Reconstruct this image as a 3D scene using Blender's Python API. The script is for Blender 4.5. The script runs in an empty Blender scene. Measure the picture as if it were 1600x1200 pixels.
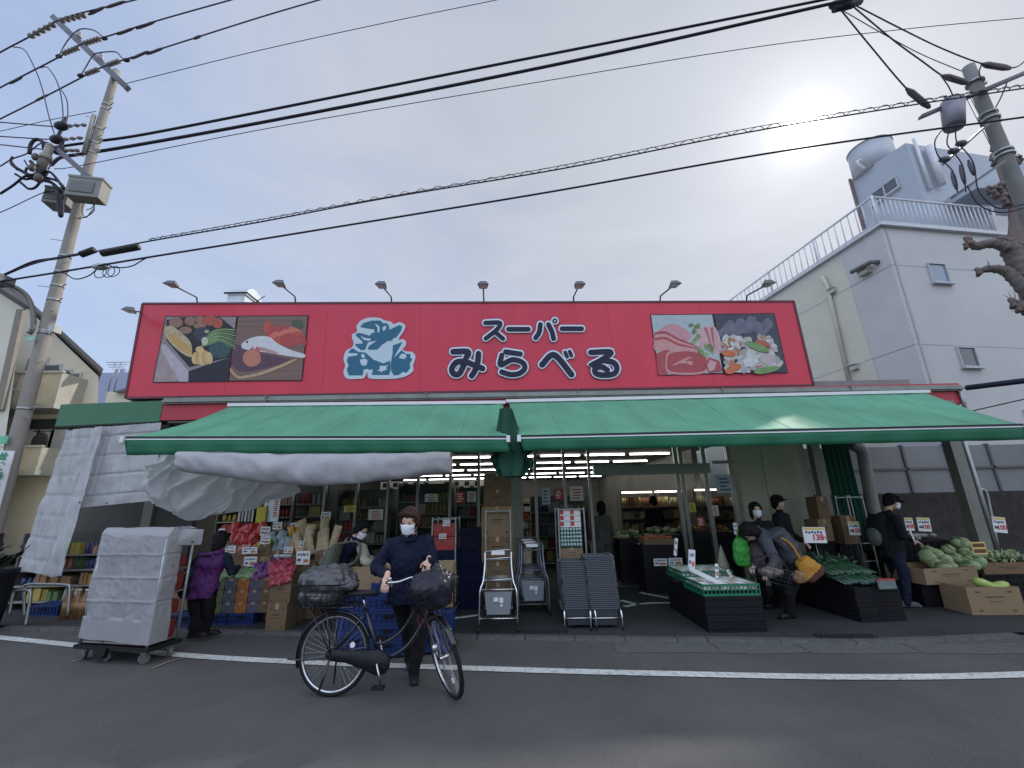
import bpy, bmesh, math, random
from mathutils import Vector as V, Matrix, noise
R = math.radians
SC = bpy.context.scene
COL = SC.collection
random.seed(7)

# ---------------------------------------------------------------- camera
F, PITCH, ROLL, EYE = 667.0, R(15.8), R(1.2), V((0, 0, 1.6))
FW = V((0, math.cos(PITCH), math.sin(PITCH)))
_u = V((0, -math.sin(PITCH), math.cos(PITCH))); _r = V((1, 0, 0))
RT = _r * math.cos(ROLL) - _u * math.sin(ROLL)
UP = _r * math.sin(ROLL) + _u * math.cos(ROLL)
cd = bpy.data.cameras.new('camera'); cam = bpy.data.objects.new('camera', cd); COL.objects.link(cam)
m = Matrix((RT, UP, -FW)).transposed().to_4x4(); m.translation = EYE
cam.matrix_world = m
cd.sensor_width = 36; cd.lens = F / 1600 * 36; cd.clip_end = 3000; cd.clip_start = 0.05
SC.camera = cam

# ---------------------------------------------------------------- sky, sun, exposure
SUN = V((0.514, 0.594, 0.618)).normalized()
EL, AZ = R(37.6), R(48)
LAMP = V((math.sin(AZ) * math.cos(EL), math.cos(AZ) * math.cos(EL), math.sin(EL)))
W = bpy.data.worlds.new('World'); SC.world = W; W.use_nodes = True
nt = W.node_tree; N = nt.nodes; L = nt.links
bg = N['Background']; bg.inputs[1].default_value = 0.10
sk = N.new('ShaderNodeTexSky'); sk.sky_type = 'NISHITA'; sk.sun_disc = False
sk.sun_elevation = EL; sk.sun_rotation = AZ; sk.dust_density = 1.0; sk.air_density = 1.0; sk.ozone_density = 1.5
tc = N.new('ShaderNodeTexCoord')
def vm(op, a, b=None):
    n = N.new('ShaderNodeVectorMath'); n.operation = op; L.new(a, n.inputs[0])
    if b is not None: n.inputs[1].default_value = b
    return n
def mt(op, a, b=None, clamp=False):
    n = N.new('ShaderNodeMath'); n.operation = op; n.use_clamp = clamp
    for i, x in enumerate((a, b)):
        if x is None: continue
        if isinstance(x, (int, float)): n.inputs[i].default_value = x
        else: L.new(x, n.inputs[i])
    return n.outputs[0]
def mixc(f, a, b, op='MIX'):
    n = N.new('ShaderNodeMix'); n.data_type = 'RGBA'; n.blend_type = op
    for i, x in ((0, f), (6, a), (7, b)):
        if isinstance(x, (int, float)): n.inputs[i].default_value = x
        elif isinstance(x, tuple): n.inputs[i].default_value = (*x, 1)
        else: L.new(x, n.inputs[i])
    return n.outputs[2]
nrm = vm('NORMALIZE', tc.outputs['Generated'])
dot = vm('DOT_PRODUCT', nrm.outputs[0], tuple(SUN)).outputs['Value']
dpos = mt('MAXIMUM', dot, 0.0)
sep = N.new('ShaderNodeSeparateXYZ'); L.new(nrm.outputs[0], sep.inputs[0])
# thin veil of cloud: pale and bright near the horizon, greyer overhead
nz = N.new('ShaderNodeTexNoise'); nz.inputs['Scale'].default_value = 2.2; nz.inputs['Detail'].default_value = 6
nz.inputs['Roughness'].default_value = 0.55; nz.inputs['Distortion'].default_value = 0.6
mp = N.new('ShaderNodeMapping'); mp.inputs['Scale'].default_value = (1.0, 1.0, 3.2); L.new(nrm.outputs[0], mp.inputs[0]); L.new(mp.outputs[0], nz.inputs['Vector'])
cl = mt('MULTIPLY', mt('SUBTRACT', nz.outputs['Fac'], 0.40), 2.6, True)
hz = mt('POWER', mt('SUBTRACT', 1.0, mt('MAXIMUM', sep.outputs['Z'], 0.0), True), 3.0)
veil = mixc(hz, (5.2, 5.55, 6.3), (7.9, 8.2, 9.0))
blue = mixc(hz, (3.7, 5.2, 8.5), (6.2, 7.6, 10.2))
west = mt('MULTIPLY', mt('ADD', mt('MULTIPLY', dpos, 1.0), mt('MULTIPLY', cl, 0.35)), 1.0, True)
base = mixc(west, blue, veil)
skyc = mixc(0.93, sk.outputs[0], base)
g1 = mt('MULTIPLY', mt('POWER', dpos, 2600.0), 60.0)
g2 = mt('MULTIPLY', mt('POWER', dpos, 180.0), 2.2)
g3 = mt('MULTIPLY', mt('POWER', dpos, 22.0), 1.2)
gl = mt('ADD', mt('ADD', g1, g2), g3)
glow = vm('SCALE', nrm.outputs[0]); glow.operation = 'SCALE'
cmb = N.new('ShaderNodeCombineXYZ'); cmb.inputs[0].default_value = 1; cmb.inputs[1].default_value = 0.985; cmb.inputs[2].default_value = 0.93
L.new(cmb.outputs[0], glow.inputs[0]); L.new(gl, glow.inputs['Scale'])
skv = vm('SCALE', skyc); L.new(mt('ADD', 0.88, mt('MULTIPLY', nz.outputs['Fac'], 0.36)), skv.inputs['Scale']); skyc = skv.outputs[0]
bk = N.new('ShaderNodeMapRange'); bk.interpolation_type = 'SMOOTHSTEP'; bk.inputs[1].default_value = 0.30; bk.inputs[2].default_value = -0.35; bk.inputs[3].default_value = 1.0; bk.inputs[4].default_value = 2.7
L.new(sep.outputs['Y'], bk.inputs[0])               # fill brightness added to the unseen half of the sky opposite the shop
brt = vm('SCALE', skyc); L.new(bk.outputs[0], brt.inputs['Scale'])
lo = N.new('ShaderNodeMapRange'); lo.inputs[1].default_value = 0.05; lo.inputs[2].default_value = 0.42; lo.inputs[3].default_value = 0.38; lo.inputs[4].default_value = 1.0; L.new(sep.outputs['Z'], lo.inputs[0])   # unseen low sky dimmed to cut light under the awnings, as houses opposite would
lof = mt('ADD', mt('MULTIPLY', mt('SUBTRACT', lo.outputs[0], 1.0), mt('MULTIPLY', mt('SUBTRACT', bk.outputs[0], 1.0, True), 1.0)), 1.0)
brt3 = vm('SCALE', brt.outputs[0]); L.new(lof, brt3.inputs['Scale'])
tnt = mixc(mt('SUBTRACT', bk.outputs[0], 1.0, True), (1, 1, 1), (1.12, 1.0, 0.84)); brt2 = mixc(1.0, brt3.outputs[0], tnt, 'MULTIPLY')
tot = mixc(1.0, brt2, glow.outputs[0], 'ADD')
L.new(tot, bg.inputs[0])
sl = bpy.data.lights.new('sun', 'SUN'); sl.energy = 3.8; sl.angle = R(3.0); sl.color = (1, 0.95, 0.86)
so = bpy.data.objects.new('sun', sl); COL.objects.link(so); so.rotation_mode = 'QUATERNION'
so.rotation_quaternion = LAMP.to_track_quat('Z', 'Y'); so.location = (20, 25, 30)
vs = SC.view_settings; vs.view_transform = 'Standard'; vs.look = 'None'; vs.exposure = 0.0; vs.gamma = 1; vs.use_curve_mapping = False
SC.cycles.max_bounces = 6; SC.cycles.transparent_max_bounces = 8; SC.cycles.sample_clamp_indirect = 4.0

# ---------------------------------------------------------------- where the camera sees a point
def ray(x, y): return FW + RT * ((x - 800) / F) + UP * ((600 - y) / F)
def at(x, y, Y):                                   # point of that sight line on the plane Y
    d = ray(x, y); return EYE + d * (Y / d.y)
def gr(x, y, z=0.0):                               # ... on the level z
    d = ray(x, y); return EYE + d * ((z - EYE.z) / d.z)
def pl(x, y, p0, n):                               # ... on any plane
    d = ray(x, y); return EYE + d * ((p0 - EYE).dot(n) / d.dot(n))
PZ = 0.03                                          # the forecourt lies 3 cm above the road

# ---------------------------------------------------------------- materials
MC = {}
def mat(name, col, rough=0.6, metal=0.0, var=0.12, scale=6.0, bump=0.0, spec=0.5, trans=0.0, emit=0.0, dirt=0.0, dcol=None, big=0.0, bscale=0.5, stretch=None, coat=0.0, tl=0.0, alpha=1.0):
    if name in MC: return MC[name]
    mm = bpy.data.materials.new(name); mm.use_nodes = True; t = mm.node_tree; n = t.nodes; l = t.links
    b = n['Principled BSDF']
    b.inputs['Roughness'].default_value = rough; b.inputs['Metallic'].default_value = metal
    b.inputs['Specular IOR Level'].default_value = spec; b.inputs['Coat Weight'].default_value = coat
    c = n.new('ShaderNodeTexCoord'); mpp = n.new('ShaderNodeMapping'); l.new(c.outputs['Object'], mpp.inputs[0])
    if stretch: mpp.inputs['Scale'].default_value = stretch
    x = n.new('ShaderNodeTexNoise'); x.inputs['Scale'].default_value = scale; x.inputs['Detail'].default_value = 7; x.inputs['Roughness'].default_value = 0.6
    l.new(mpp.outputs[0], x.inputs['Vector'])
    mr = n.new('ShaderNodeMapRange'); mr.inputs[1].default_value = 0.25; mr.inputs[2].default_value = 0.75
    mr.inputs[3].default_value = 1 - var; mr.inputs[4].default_value = 1 + var; l.new(x.outputs['Fac'], mr.inputs[0])
    mx = n.new('ShaderNodeVectorMath'); mx.operation = 'SCALE'; mx.inputs[0].default_value = col; l.new(mr.outputs[0], mx.inputs['Scale'])
    out = mx.outputs[0]
    if big:
        bn_ = n.new('ShaderNodeTexNoise'); bn_.inputs['Scale'].default_value = bscale; bn_.inputs['Detail'].default_value = 5; bn_.inputs['Roughness'].default_value = 0.62; l.new(mpp.outputs[0], bn_.inputs['Vector'])
        br_ = n.new('ShaderNodeMapRange'); br_.inputs[1].default_value = 0.3; br_.inputs[2].default_value = 0.7; br_.inputs[3].default_value = 1 - big; br_.inputs[4].default_value = 1 + big; l.new(bn_.outputs['Fac'], br_.inputs[0])
        bx2 = n.new('ShaderNodeVectorMath'); bx2.operation = 'SCALE'; l.new(out, bx2.inputs[0]); l.new(br_.outputs[0], bx2.inputs['Scale']); out = bx2.outputs[0]
    if dirt:
        y = n.new('ShaderNodeTexNoise'); y.inputs['Scale'].default_value = scale * 0.35; y.inputs['Detail'].default_value = 9; y.inputs['Roughness'].default_value = 0.7
        l.new(mpp.outputs[0], y.inputs['Vector'])
        r2 = n.new('ShaderNodeMapRange'); r2.inputs[1].default_value = 0.48; r2.inputs[2].default_value = 0.72; r2.inputs[4].default_value = dirt; l.new(y.outputs['Fac'], r2.inputs[0])
        q = n.new('ShaderNodeMix'); q.data_type = 'RGBA'; q.inputs[7].default_value = (*(dcol or (col[0]*.4, col[1]*.38, col[2]*.35)), 1)
        l.new(r2.outputs[0], q.inputs[0]); l.new(out, q.inputs[6]); out = q.outputs[2]
    l.new(out, b.inputs['Base Color'])
    if max(col) < .05 and not metal and not coat: b.inputs['Specular IOR Level'].default_value = min(spec, .22)
    if bump:
        bp = n.new('ShaderNodeBump'); bp.inputs['Strength'].default_value = bump; bp.inputs['Distance'].default_value = 0.02
        l.new(x.outputs['Fac'], bp.inputs['Height']); l.new(bp.outputs[0], b.inputs['Normal'])
    if trans: b.inputs['Transmission Weight'].default_value = trans
    if alpha < 1: b.inputs['Alpha'].default_value = alpha
    if emit:
        l.new(out, b.inputs['Emission Color']); b.inputs['Emission Strength'].default_value = emit
    if tl:
        tr = n.new('ShaderNodeBsdfTranslucent'); l.new(out, tr.inputs[0]); ms = n.new('ShaderNodeMixShader'); ms.inputs[0].default_value = tl
        l.new(b.outputs[0], ms.inputs[1]); l.new(tr.outputs[0], ms.inputs[2]); l.new(ms.outputs[0], n['Material Output'].inputs[0])
    mm.diffuse_color = (*col, 1)
    MC[name] = mm; return mm

# ---------------------------------------------------------------- mesh building
class MB:
    def __init__(s): s.v = []; s.f = []; s.m = []; s.mats = []; s.cur = 0; s.sm = []; s.smooth = False
    def use(s, mm):
        if mm not in s.mats: s.mats.append(mm)
        s.cur = s.mats.index(mm); return s
    def add(s, vs_, fs, smooth=None):
        o = len(s.v); s.v += [V(p) for p in vs_]
        for f in fs: s.f.append([i + o for i in f]); s.m.append(s.cur); s.sm.append(s.smooth if smooth is None else smooth)
        return s
    def poly(s, pts): return s.add(pts, [list(range(len(pts)))])
    def hexa(s, p):                                # 8 corners: bottom ring, top ring
        return s.add(p, [(3, 2, 1, 0), (4, 5, 6, 7), (0, 1, 5, 4), (1, 2, 6, 5), (2, 3, 7, 6), (3, 0, 4, 7)], False)
    def box(s, c, d, rz=0.0, M=None):
        x, y, z = d[0] / 2, d[1] / 2, d[2] / 2
        p = [V((-x, -y, -z)), V((x, -y, -z)), V((x, y, -z)), V((-x, y, -z)), V((-x, -y, z)), V((x, -y, z)), V((x, y, z)), V((-x, y, z))]
        if rz: q = Matrix.Rotation(rz, 3, 'Z'); p = [q @ a for a in p]
        if M is not None: p = [M @ a for a in p]
        return s.hexa([a + V(c) for a in p])
    def span(s, a, b):                             # box between two corners
        a, b = V(a), V(b); return s.box((a + b) / 2, [abs(b[i] - a[i]) for i in range(3)])
    def prism(s, pts, off):                        # polygon extruded by a vector
        off = V(off); n = len(pts); P = [V(p) for p in pts]
        s.add(P + [p + off for p in P], [list(range(n))[::-1], list(range(n, 2 * n))] + [(i, (i + 1) % n, n + (i + 1) % n, n + i) for i in range(n)], False)
        return s
    def tube(s, pts, r, seg=8, cap=True, smooth=True):
        pts = [V(p) for p in pts]; n = len(pts); rs = r if isinstance(r, (list, tuple)) else [r] * n
        t0 = (pts[1] - pts[0]).normalized(); ref = V((0, 0, 1)) if abs(t0.z) < 0.9 else V((1, 0, 0))
        u = t0.cross(ref).normalized(); vs_ = []
        for i, p in enumerate(pts):
            t = (pts[min(i + 1, n - 1)] - pts[max(i - 1, 0)])
            t = t.normalized() if t.length > 1e-9 else t0
            u = (u - t * u.dot(t)); u = u.normalized() if u.length > 1e-6 else t.orthogonal().normalized()
            w = t.cross(u)
            for k in range(seg):
                a = 2 * math.pi * k / seg; vs_.append(p + (u * math.cos(a) + w * math.sin(a)) * rs[i])
        fs = [(i * seg + k, i * seg + (k + 1) % seg, (i + 1) * seg + (k + 1) % seg, (i + 1) * seg + k) for i in range(n - 1) for k in range(seg)]
        s.add(vs_, fs, smooth)
        if cap:
            o = len(s.v) - len(vs_)
            for f in (list(range(seg))[::-1], list(range((n - 1) * seg, n * seg))): s.f.append([o + i for i in f]); s.m.append(s.cur); s.sm.append(False)
        return s
    def cyl(s, a, b, r, r2=None, seg=12, smooth=True): return s.tube([a, b], [r, r if r2 is None else r2], seg, True, smooth)
    def ell(s, c, rad, seg=12, rings=8, M=None):
        c = V(c); rad = (rad,) * 3 if isinstance(rad, (int, float)) else rad; vs_ = []
        def P(a, b):
            p = V((rad[0] * math.sin(a) * math.cos(b), rad[1] * math.sin(a) * math.sin(b), rad[2] * math.cos(a)))
            return c + (M @ p if M is not None else p)
        vs_.append(P(0, 0))
        for i in range(1, rings):
            for k in range(seg): vs_.append(P(math.pi * i / rings, 2 * math.pi * k / seg))
        vs_.append(P(math.pi, 0)); fs = []
        for k in range(seg):
            fs.append((0, 1 + k, 1 + (k + 1) % seg)); last = 1 + (rings - 2) * seg
            fs.append((last + (k + 1) % seg, last + k, len(vs_) - 1))
        for i in range(rings - 2):
            for k in range(seg): a = 1 + i * seg; fs.append((a + k, a + seg + k, a + seg + (k + 1) % seg, a + (k + 1) % seg))
        return s.add(vs_, fs, True)
    def grid(s, fn, nu, nv, smooth=True, th=0.0):  # fn(u,v) -> point, 0..1; th = thickness along the normal
        P = [[V(fn(i / nu, j / nv)) for j in range(nv + 1)] for i in range(nu + 1)]
        idx = lambda i, j: i * (nv + 1) + j
        fs = [(idx(i, j), idx(i + 1, j), idx(i + 1, j + 1), idx(i, j + 1)) for i in range(nu) for j in range(nv)]
        s.add([p for r in P for p in r], fs, smooth)
        if th:
            Q = []
            for i in range(nu + 1):
                for j in range(nv + 1):
                    a = P[min(i + 1, nu)][j] - P[max(i - 1, 0)][j]; b = P[i][min(j + 1, nv)] - P[i][max(j - 1, 0)]
                    nn = a.cross(b); nn = nn.normalized() if nn.length > 1e-9 else V((0, 0, 1)); Q.append(P[i][j] - nn * th)
            s.add(Q, [f[::-1] for f in fs], smooth)
            o2 = len(s.v) - len(Q); o1 = o2 - len(Q)
            rim = [idx(i, 0) for i in range(nu + 1)] + [idx(nu, j) for j in range(1, nv + 1)] + [idx(i, nv) for i in range(nu - 1, -1, -1)] + [idx(0, j) for j in range(nv - 1, 0, -1)]
            for k in range(len(rim)):
                a, b = rim[k], rim[(k + 1) % len(rim)]
                s.f.append([o1 + b, o1 + a, o2 + a, o2 + b]); s.m.append(s.cur); s.sm.append(False)
        return s
    def loft(s, rings, smooth=True):               # closed rings of equal count, capped
        n = len(rings[0]); o = len(s.v); vs_ = [p for r_ in rings for p in r_]
        fs = [(i * n + k, i * n + (k + 1) % n, (i + 1) * n + (k + 1) % n, (i + 1) * n + k) for i in range(len(rings) - 1) for k in range(n)]
        fs += [list(range(n))[::-1], [(len(rings) - 1) * n + k for k in range(n)]]
        return s.add(vs_, fs, smooth)
    def mesh(s, name, mm, org):
        me = bpy.data.meshes.new(name); me.from_pydata([tuple(p - org) for p in s.v], [], s.f)
        ms = s.mats or [mm]
        for x in ms: me.materials.append(x)
        me.polygons.foreach_set('material_index', s.m); me.polygons.foreach_set('use_smooth', s.sm); me.update()
        return me

def tagged(o, label=None, cat=None, group=None, kind=None):
    for k, v in (('label', label), ('category', cat), ('group', group), ('kind', kind)):
        if v: o[k] = v
    return o
KIDS = {}
def thing(name, label, cat, loc, group=None):
    o = bpy.data.objects.new(name, None); COL.objects.link(o); o.location = loc; o.empty_display_size = 0.1
    return tagged(o, label, cat, group)
def root_of(o):
    while o.parent: o = o.parent
    return o
def part(name, mb, mm, parent, label=None, kind=None):       # vertices in world coordinates while its thing is unrotated
    rt = root_of(parent); o = bpy.data.objects.new(name, mb.mesh(name, mm, V(rt.location))); COL.objects.link(o); o.parent = parent; KIDS.setdefault(parent.name, []).append(o)
    return tagged(o, label, None, None, kind)
def solo(name, label, cat, mb, mm, group=None, kind=None):
    lo = [min(p[i] for p in mb.v) for i in range(3)]; hi = [max(p[i] for p in mb.v) for i in range(3)]
    org = V(((lo[0] + hi[0]) / 2, (lo[1] + hi[1]) / 2, lo[2]))
    o = bpy.data.objects.new(name, mb.mesh(name, mm, org)); COL.objects.link(o); o.location = org
    return tagged(o, label, cat, group, kind)
def struct(name, mb, mm): 
    o = bpy.data.objects.new(name, mb.mesh(name, mm, V((0, 0, 0)))); COL.objects.link(o); o['kind'] = 'structure'; return o
def dup(root, loc, rz=0.0, label=None, group=None, sc=None):
    def rec(o, par):
        c = o.copy(); COL.objects.link(c); c.parent = par
        for ch in KIDS.get(o.name, []): rec(ch, c)
        if par is not None: pass
        return c
    r = rec(root, None); r.location = loc; r.rotation_euler = (0, 0, rz)
    if sc: r.scale = (sc,) * 3 if isinstance(sc, (int, float)) else sc
    if label: r['label'] = label
    if group: r['group'] = group
    return r
def crom(pts, n=6):                                # smooth curve through points
    pts = [V(p) for p in pts]; P = [pts[0] * 2 - pts[1]] + pts + [pts[-1] * 2 - pts[-2]]; out = []
    for i in range(1, len(P) - 2):
        for k in range(n):
            t = k / n; a, b, c, d = P[i - 1], P[i], P[i + 1], P[i + 2]
            out.append(0.5 * ((2 * b) + (c - a) * t + (2 * a - 5 * b + 4 * c - d) * t * t + (3 * b - a - 3 * c + d) * t ** 3))
    return out + [pts[-1]]
TS = None
def graph():                                       # evaluate helpers in their own small scene, then throw them away
    with bpy.context.temp_override(scene=TS, view_layer=TS.view_layers[0]): return bpy.context.evaluated_depsgraph_get()
def text_mb(mb, body, org, ux, uy, size, bold=0.0, align='CENTER', depth=0.0):    # writing laid on the plane (ux, uy) at org
    global TS
    if TS is None: TS = bpy.data.scenes.new('workshop')
    c = bpy.data.curves.new('writing', 'FONT'); c.body = body; c.size = size; c.align_x = align; c.align_y = 'CENTER'; c.offset = bold; c.resolution_u = 3
    o = bpy.data.objects.new('writing', c); TS.collection.objects.link(o)
    e = o.evaluated_get(graph()); me = e.to_mesh()
    n = V(ux).cross(V(uy))
    mb.add([V(org) + V(ux) * v.co.x + V(uy) * v.co.y for v in me.vertices], [list(p.vertices) for p in me.polygons], False)
    e.to_mesh_clear(); bpy.data.objects.remove(o); bpy.data.curves.remove(c)
    return mb
XX, ZZ = V((1, 0, 0)), V((0, 0, 1))

# ---------------------------------------------------------------- ground
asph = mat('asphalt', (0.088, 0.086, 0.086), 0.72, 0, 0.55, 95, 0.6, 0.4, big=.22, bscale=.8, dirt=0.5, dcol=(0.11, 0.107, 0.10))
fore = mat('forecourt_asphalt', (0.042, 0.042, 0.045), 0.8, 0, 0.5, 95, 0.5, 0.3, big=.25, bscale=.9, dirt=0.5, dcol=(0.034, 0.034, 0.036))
conc = mat('kerb_concrete', (0.085, 0.085, 0.085), 0.85, 0, 0.25, 20, 0.3, dirt=0.6)
paint = mat('road_paint', (0.62, 0.62, 0.6), 0.6, 0, 0.2, 50, 0.3, dirt=0.9, dcol=(0.16, 0.16, 0.16), big=.12, bscale=1.5)
mb = MB(); mb.poly([(-400, -300, -0.004), (400, -300, -0.004), (400, 700, -0.004), (-400, 700, -0.004)])
struct('ground', mb, mat('far_ground', (0.09, 0.09, 0.088), 0.9, 0, 0.2, 0.5))
kf = [gr(-300, 985), gr(0, 985), gr(300, 990), gr(560, 995), gr(745, 1000), gr(1060, 1004), gr(1107, 1004), gr(1340, 1008), gr(1480, 1004), gr(1600, 998), gr(1900, 985)]   # kerb line
mb = MB(); n_ = len(kf)
vs_ = [(p.x, -60, 0) for p in kf] + [(p.x, p.y, 0) for p in kf]; vs_[0] = (-60, -60, 0); vs_[n_] = (-60, kf[0].y + 8, 0); vs_[n_ - 1] = (60, -60, 0); vs_[2 * n_ - 1] = (60, kf[-1].y - 1, 0)
mb.add(vs_, [(i, i + 1, n_ + i + 1, n_ + i) for i in range(n_ - 1)], False); struct('road', mb, asph)
mb = MB(); kb = [V(p) + V((0, 0.13, 0)) for p in kf]; kb[0] = V((-60, kf[0].y + 8.13, 0)); kb[-1] = V((60, kf[-1].y - .87, 0))
mb.add([(p.x, p.y, PZ) for p in kb] + [(-60, 60, PZ)] + [(p.x, 60, PZ) for p in kb[1:-1]] + [(60, 60, PZ)], [(i, i + 1, n_ + i + 1, n_ + i) for i in range(n_ - 1)], False)
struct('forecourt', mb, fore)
mb = MB()
for i in range(1, n_ - 2):
    a, b = kf[i], kf[i + 1]; k = max(1, int((b - a).length / 0.6))
    for j in range(k):
        p, q = a.lerp(b, j / k) + V((0.006, 0, 0)), a.lerp(b, (j + 1) / k) - V((0.006, 0, 0)); up, w = V((0, 0, PZ + .004)), V((0, .125, 0))
        dn = V((0, 0, -.02)); ch = V((0, .02, 0))
        mb.hexa([p + dn, q + dn, q + w + dn, p + w + dn, p + ch + up, q + ch + up, q + w + up, p + w + up])
struct('kerb', mb, conc)
def strip(pts, w, z):
    P = crom(pts, 5); mb = MB(); vs_ = []
    for i, p in enumerate(P):
        t = (P[min(i + 1, len(P) - 1)] - P[max(i - 1, 0)]).normalized(); n = V((-t.y, t.x, 0)) * w / 2
        vs_ += [(p.x - n.x, p.y - n.y, z), (p.x + n.x, p.y + n.y, z)]
    return mb.add(vs_, [(2 * i, 2 * i + 2, 2 * i + 3, 2 * i + 1) for i in range(len(P) - 1)], False)
mb = strip([gr(960, 1012), gr(1060, 1012), gr(1115, 1012)], 0.36, 0.004)
for a, b in ((1122, 1250), (1256, 1420), (1426, 1620)):
    mb2 = strip([gr(a, 1013), gr((a + b) / 2, 1014), gr(b, 1012)], 0.34, 0.004); mb.add(mb2.v, mb2.f, False)
struct('gutter', mb, mat('gutter_concrete', (0.10, 0.10, 0.10), 0.85, 0, 0.25, 25, 0.3, dirt=0.6))
struct('road_line', strip([gr(-260, 972), gr(0, 997), gr(200, 1017), gr(400, 1032), gr(760, 1046), gr(1060, 1054), gr(1340, 1059), gr(1600, 1055), gr(1900, 1040)], 0.135, 0.008), paint)
mb = MB()
for pts in ([(1000, 926), (1035, 933), (1060, 937)], [(975, 948), (1010, 943), (1055, 942)], [(970, 938), (985, 942), (1000, 945)], [(690, 968), (720, 965), (750, 961)]):
    s_ = strip([gr(*p, PZ) for p in pts], 0.10, PZ + 0.004); mb.add(s_.v, s_.f, False)
struct('parking_marking', mb, paint)
mb = MB()
for pts in ([(110, 1036), (145, 1026), (160, 1020)], [(238, 1046), (262, 1036), (285, 1030)]):
    s_ = strip([gr(*p) for p in pts], 0.025, 0.012); mb.add(s_.v, s_.f, False)
struct('chalk_marking', mb, mat('orange_mark', (0.35, 0.2, 0.12), 0.8))
for i, (a, b, y, lb) in enumerate(((752, 892, 997, 'black rubber ramp mat at the kerb below the chrome shopping cart'), (1288, 1385, 1006, 'short dark ramp mat at the kerb below the leek stand'))):
    p, q = gr(a, y), gr(b, y); mb = MB(); mb.hexa([p, q, q + V((0, .2, 0)), p + V((0, .2, 0)), p + V((0.02, .01, .012)), q + V((-.02, .01, .012)), q + V((-.02, .2, .052)), p + V((.02, .2, .052))])
    for k in range(12):
        t = p.lerp(q, (k + .5) / 12); mb.box(t + V((0, .1, .035)), (.02, .15, .012), M=Matrix.Rotation(R(12), 3, 'X'))
    solo('ramp_mat', lb, 'mat', mb, mat('rubber', (0.02, 0.02, 0.022), 0.8, 0, 0.2, 30))

# ================================================================ the supermarket
GY, FY, SY = 8.9, 8.1, 8.2          # glass line, fascia face, signboard face
red = mat('sign_red', (0.55, 0.033, 0.066), 0.42, 0, 0.06, 3, 0.02, 0.4, big=.07, bscale=.5, stretch=(1, 1, .25))
fred = mat('fascia_red', (0.42, 0.03, 0.05), 0.5, 0, 0.1, 3, dirt=0.2)
grn_f = mat('fascia_green', (0.02, 0.14, 0.065), 0.5, 0, 0.1, 3, dirt=0.2)
alu = mat('anodised_frame', (0.22, 0.22, 0.21), 0.4, 0.6, 0.08, 10)
metal = mat('galvanised', (0.34, 0.36, 0.36), 0.45, 0.7, 0.12, 8, dirt=0.4)
steel = mat('chrome', (0.62, 0.63, 0.64), 0.18, 1.0, 0.05, 10)
wallc = mat('beige_panel', (0.42, 0.385, 0.32), 0.7, 0, 0.08, 2.0, dirt=0.35)
glass = mat('window_glass', (0.02, 0.022, 0.022), 0.02, 0, 0, 1, 0, 0.5, alpha=0.16)
black = mat('black_plastic', (0.014, 0.014, 0.016), 0.5, 0, 0.3, 20)
navy = mat('navy', (0.020, 0.020, 0.045), 0.5, 0, 0.06, 4)
white = mat('white_paint', (0.75, 0.75, 0.74), 0.5, 0, 0.05, 4)
shop = thing('supermarket_building', 'low supermarket building with a glazed open front under the red signboard', 'building', (0, 8.5, 0))
XL, XR = -7.75, 5.55
mb = MB(); mb.span((XL - .05, 9.3, 0), (XL + .15, 26, 3.7)); mb.span((XL, 26, 0), (8.0, 26.15, 3.7)); mb.span((4.95, 12.0, 0), (5.1, 25.8, 3.7)); part('wing_shade_panel', MB().span((-9.3, 9.35, 0), (-6.75, 9.45, 3.6)), mat('wing_shade', (.075, .073, .066), .8, 0, .15, 2, dirt=.4), shop)  # dark panel added behind the sheets, interior shade put into its colour
part('wall', mb, mat('inner_wall', (0.26, 0.245, 0.215), 0.7, 0, 0.1, 2), shop)
mb = MB()                                         # beige front panels right of the glazing
x0, x1 = at(1152, 750, GY).x, at(1236, 750, GY).x
mb.span((x0 + .02, GY - .05, PZ), ((x0 + x1) / 2 - .005, GY + .15, 3.25)); mb.span(((x0 + x1) / 2 + .005, GY - .05, PZ), (x1 + .35, GY + .15, 3.25))
part('front_panel', mb, wallc, shop)
mb = MB(); mb.span((XL, FY + .3, 3.72), (8.1, 26.2, 3.9)); part('roof', mb, mat('roof_deck', (.2, .2, .2), .8), shop)
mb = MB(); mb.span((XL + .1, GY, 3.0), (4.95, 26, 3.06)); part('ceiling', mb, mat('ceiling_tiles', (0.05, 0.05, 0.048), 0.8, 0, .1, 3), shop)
mb = MB(); mb.span((-6.7, FY + .05, 3.27), (8.0, GY + .02, 3.30)); part('soffit', mb, mat('soffit_board', (0.22, 0.21, 0.19), 0.8), shop)
mb = MB(); mb.span((XL + .1, GY + .1, PZ), (4.95, 26, PZ + .02)); part('shop_floor', mb, mat('vinyl_floor', (0.07, 0.068, 0.06), 0.35, 0, .15, 2), shop)
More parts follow.
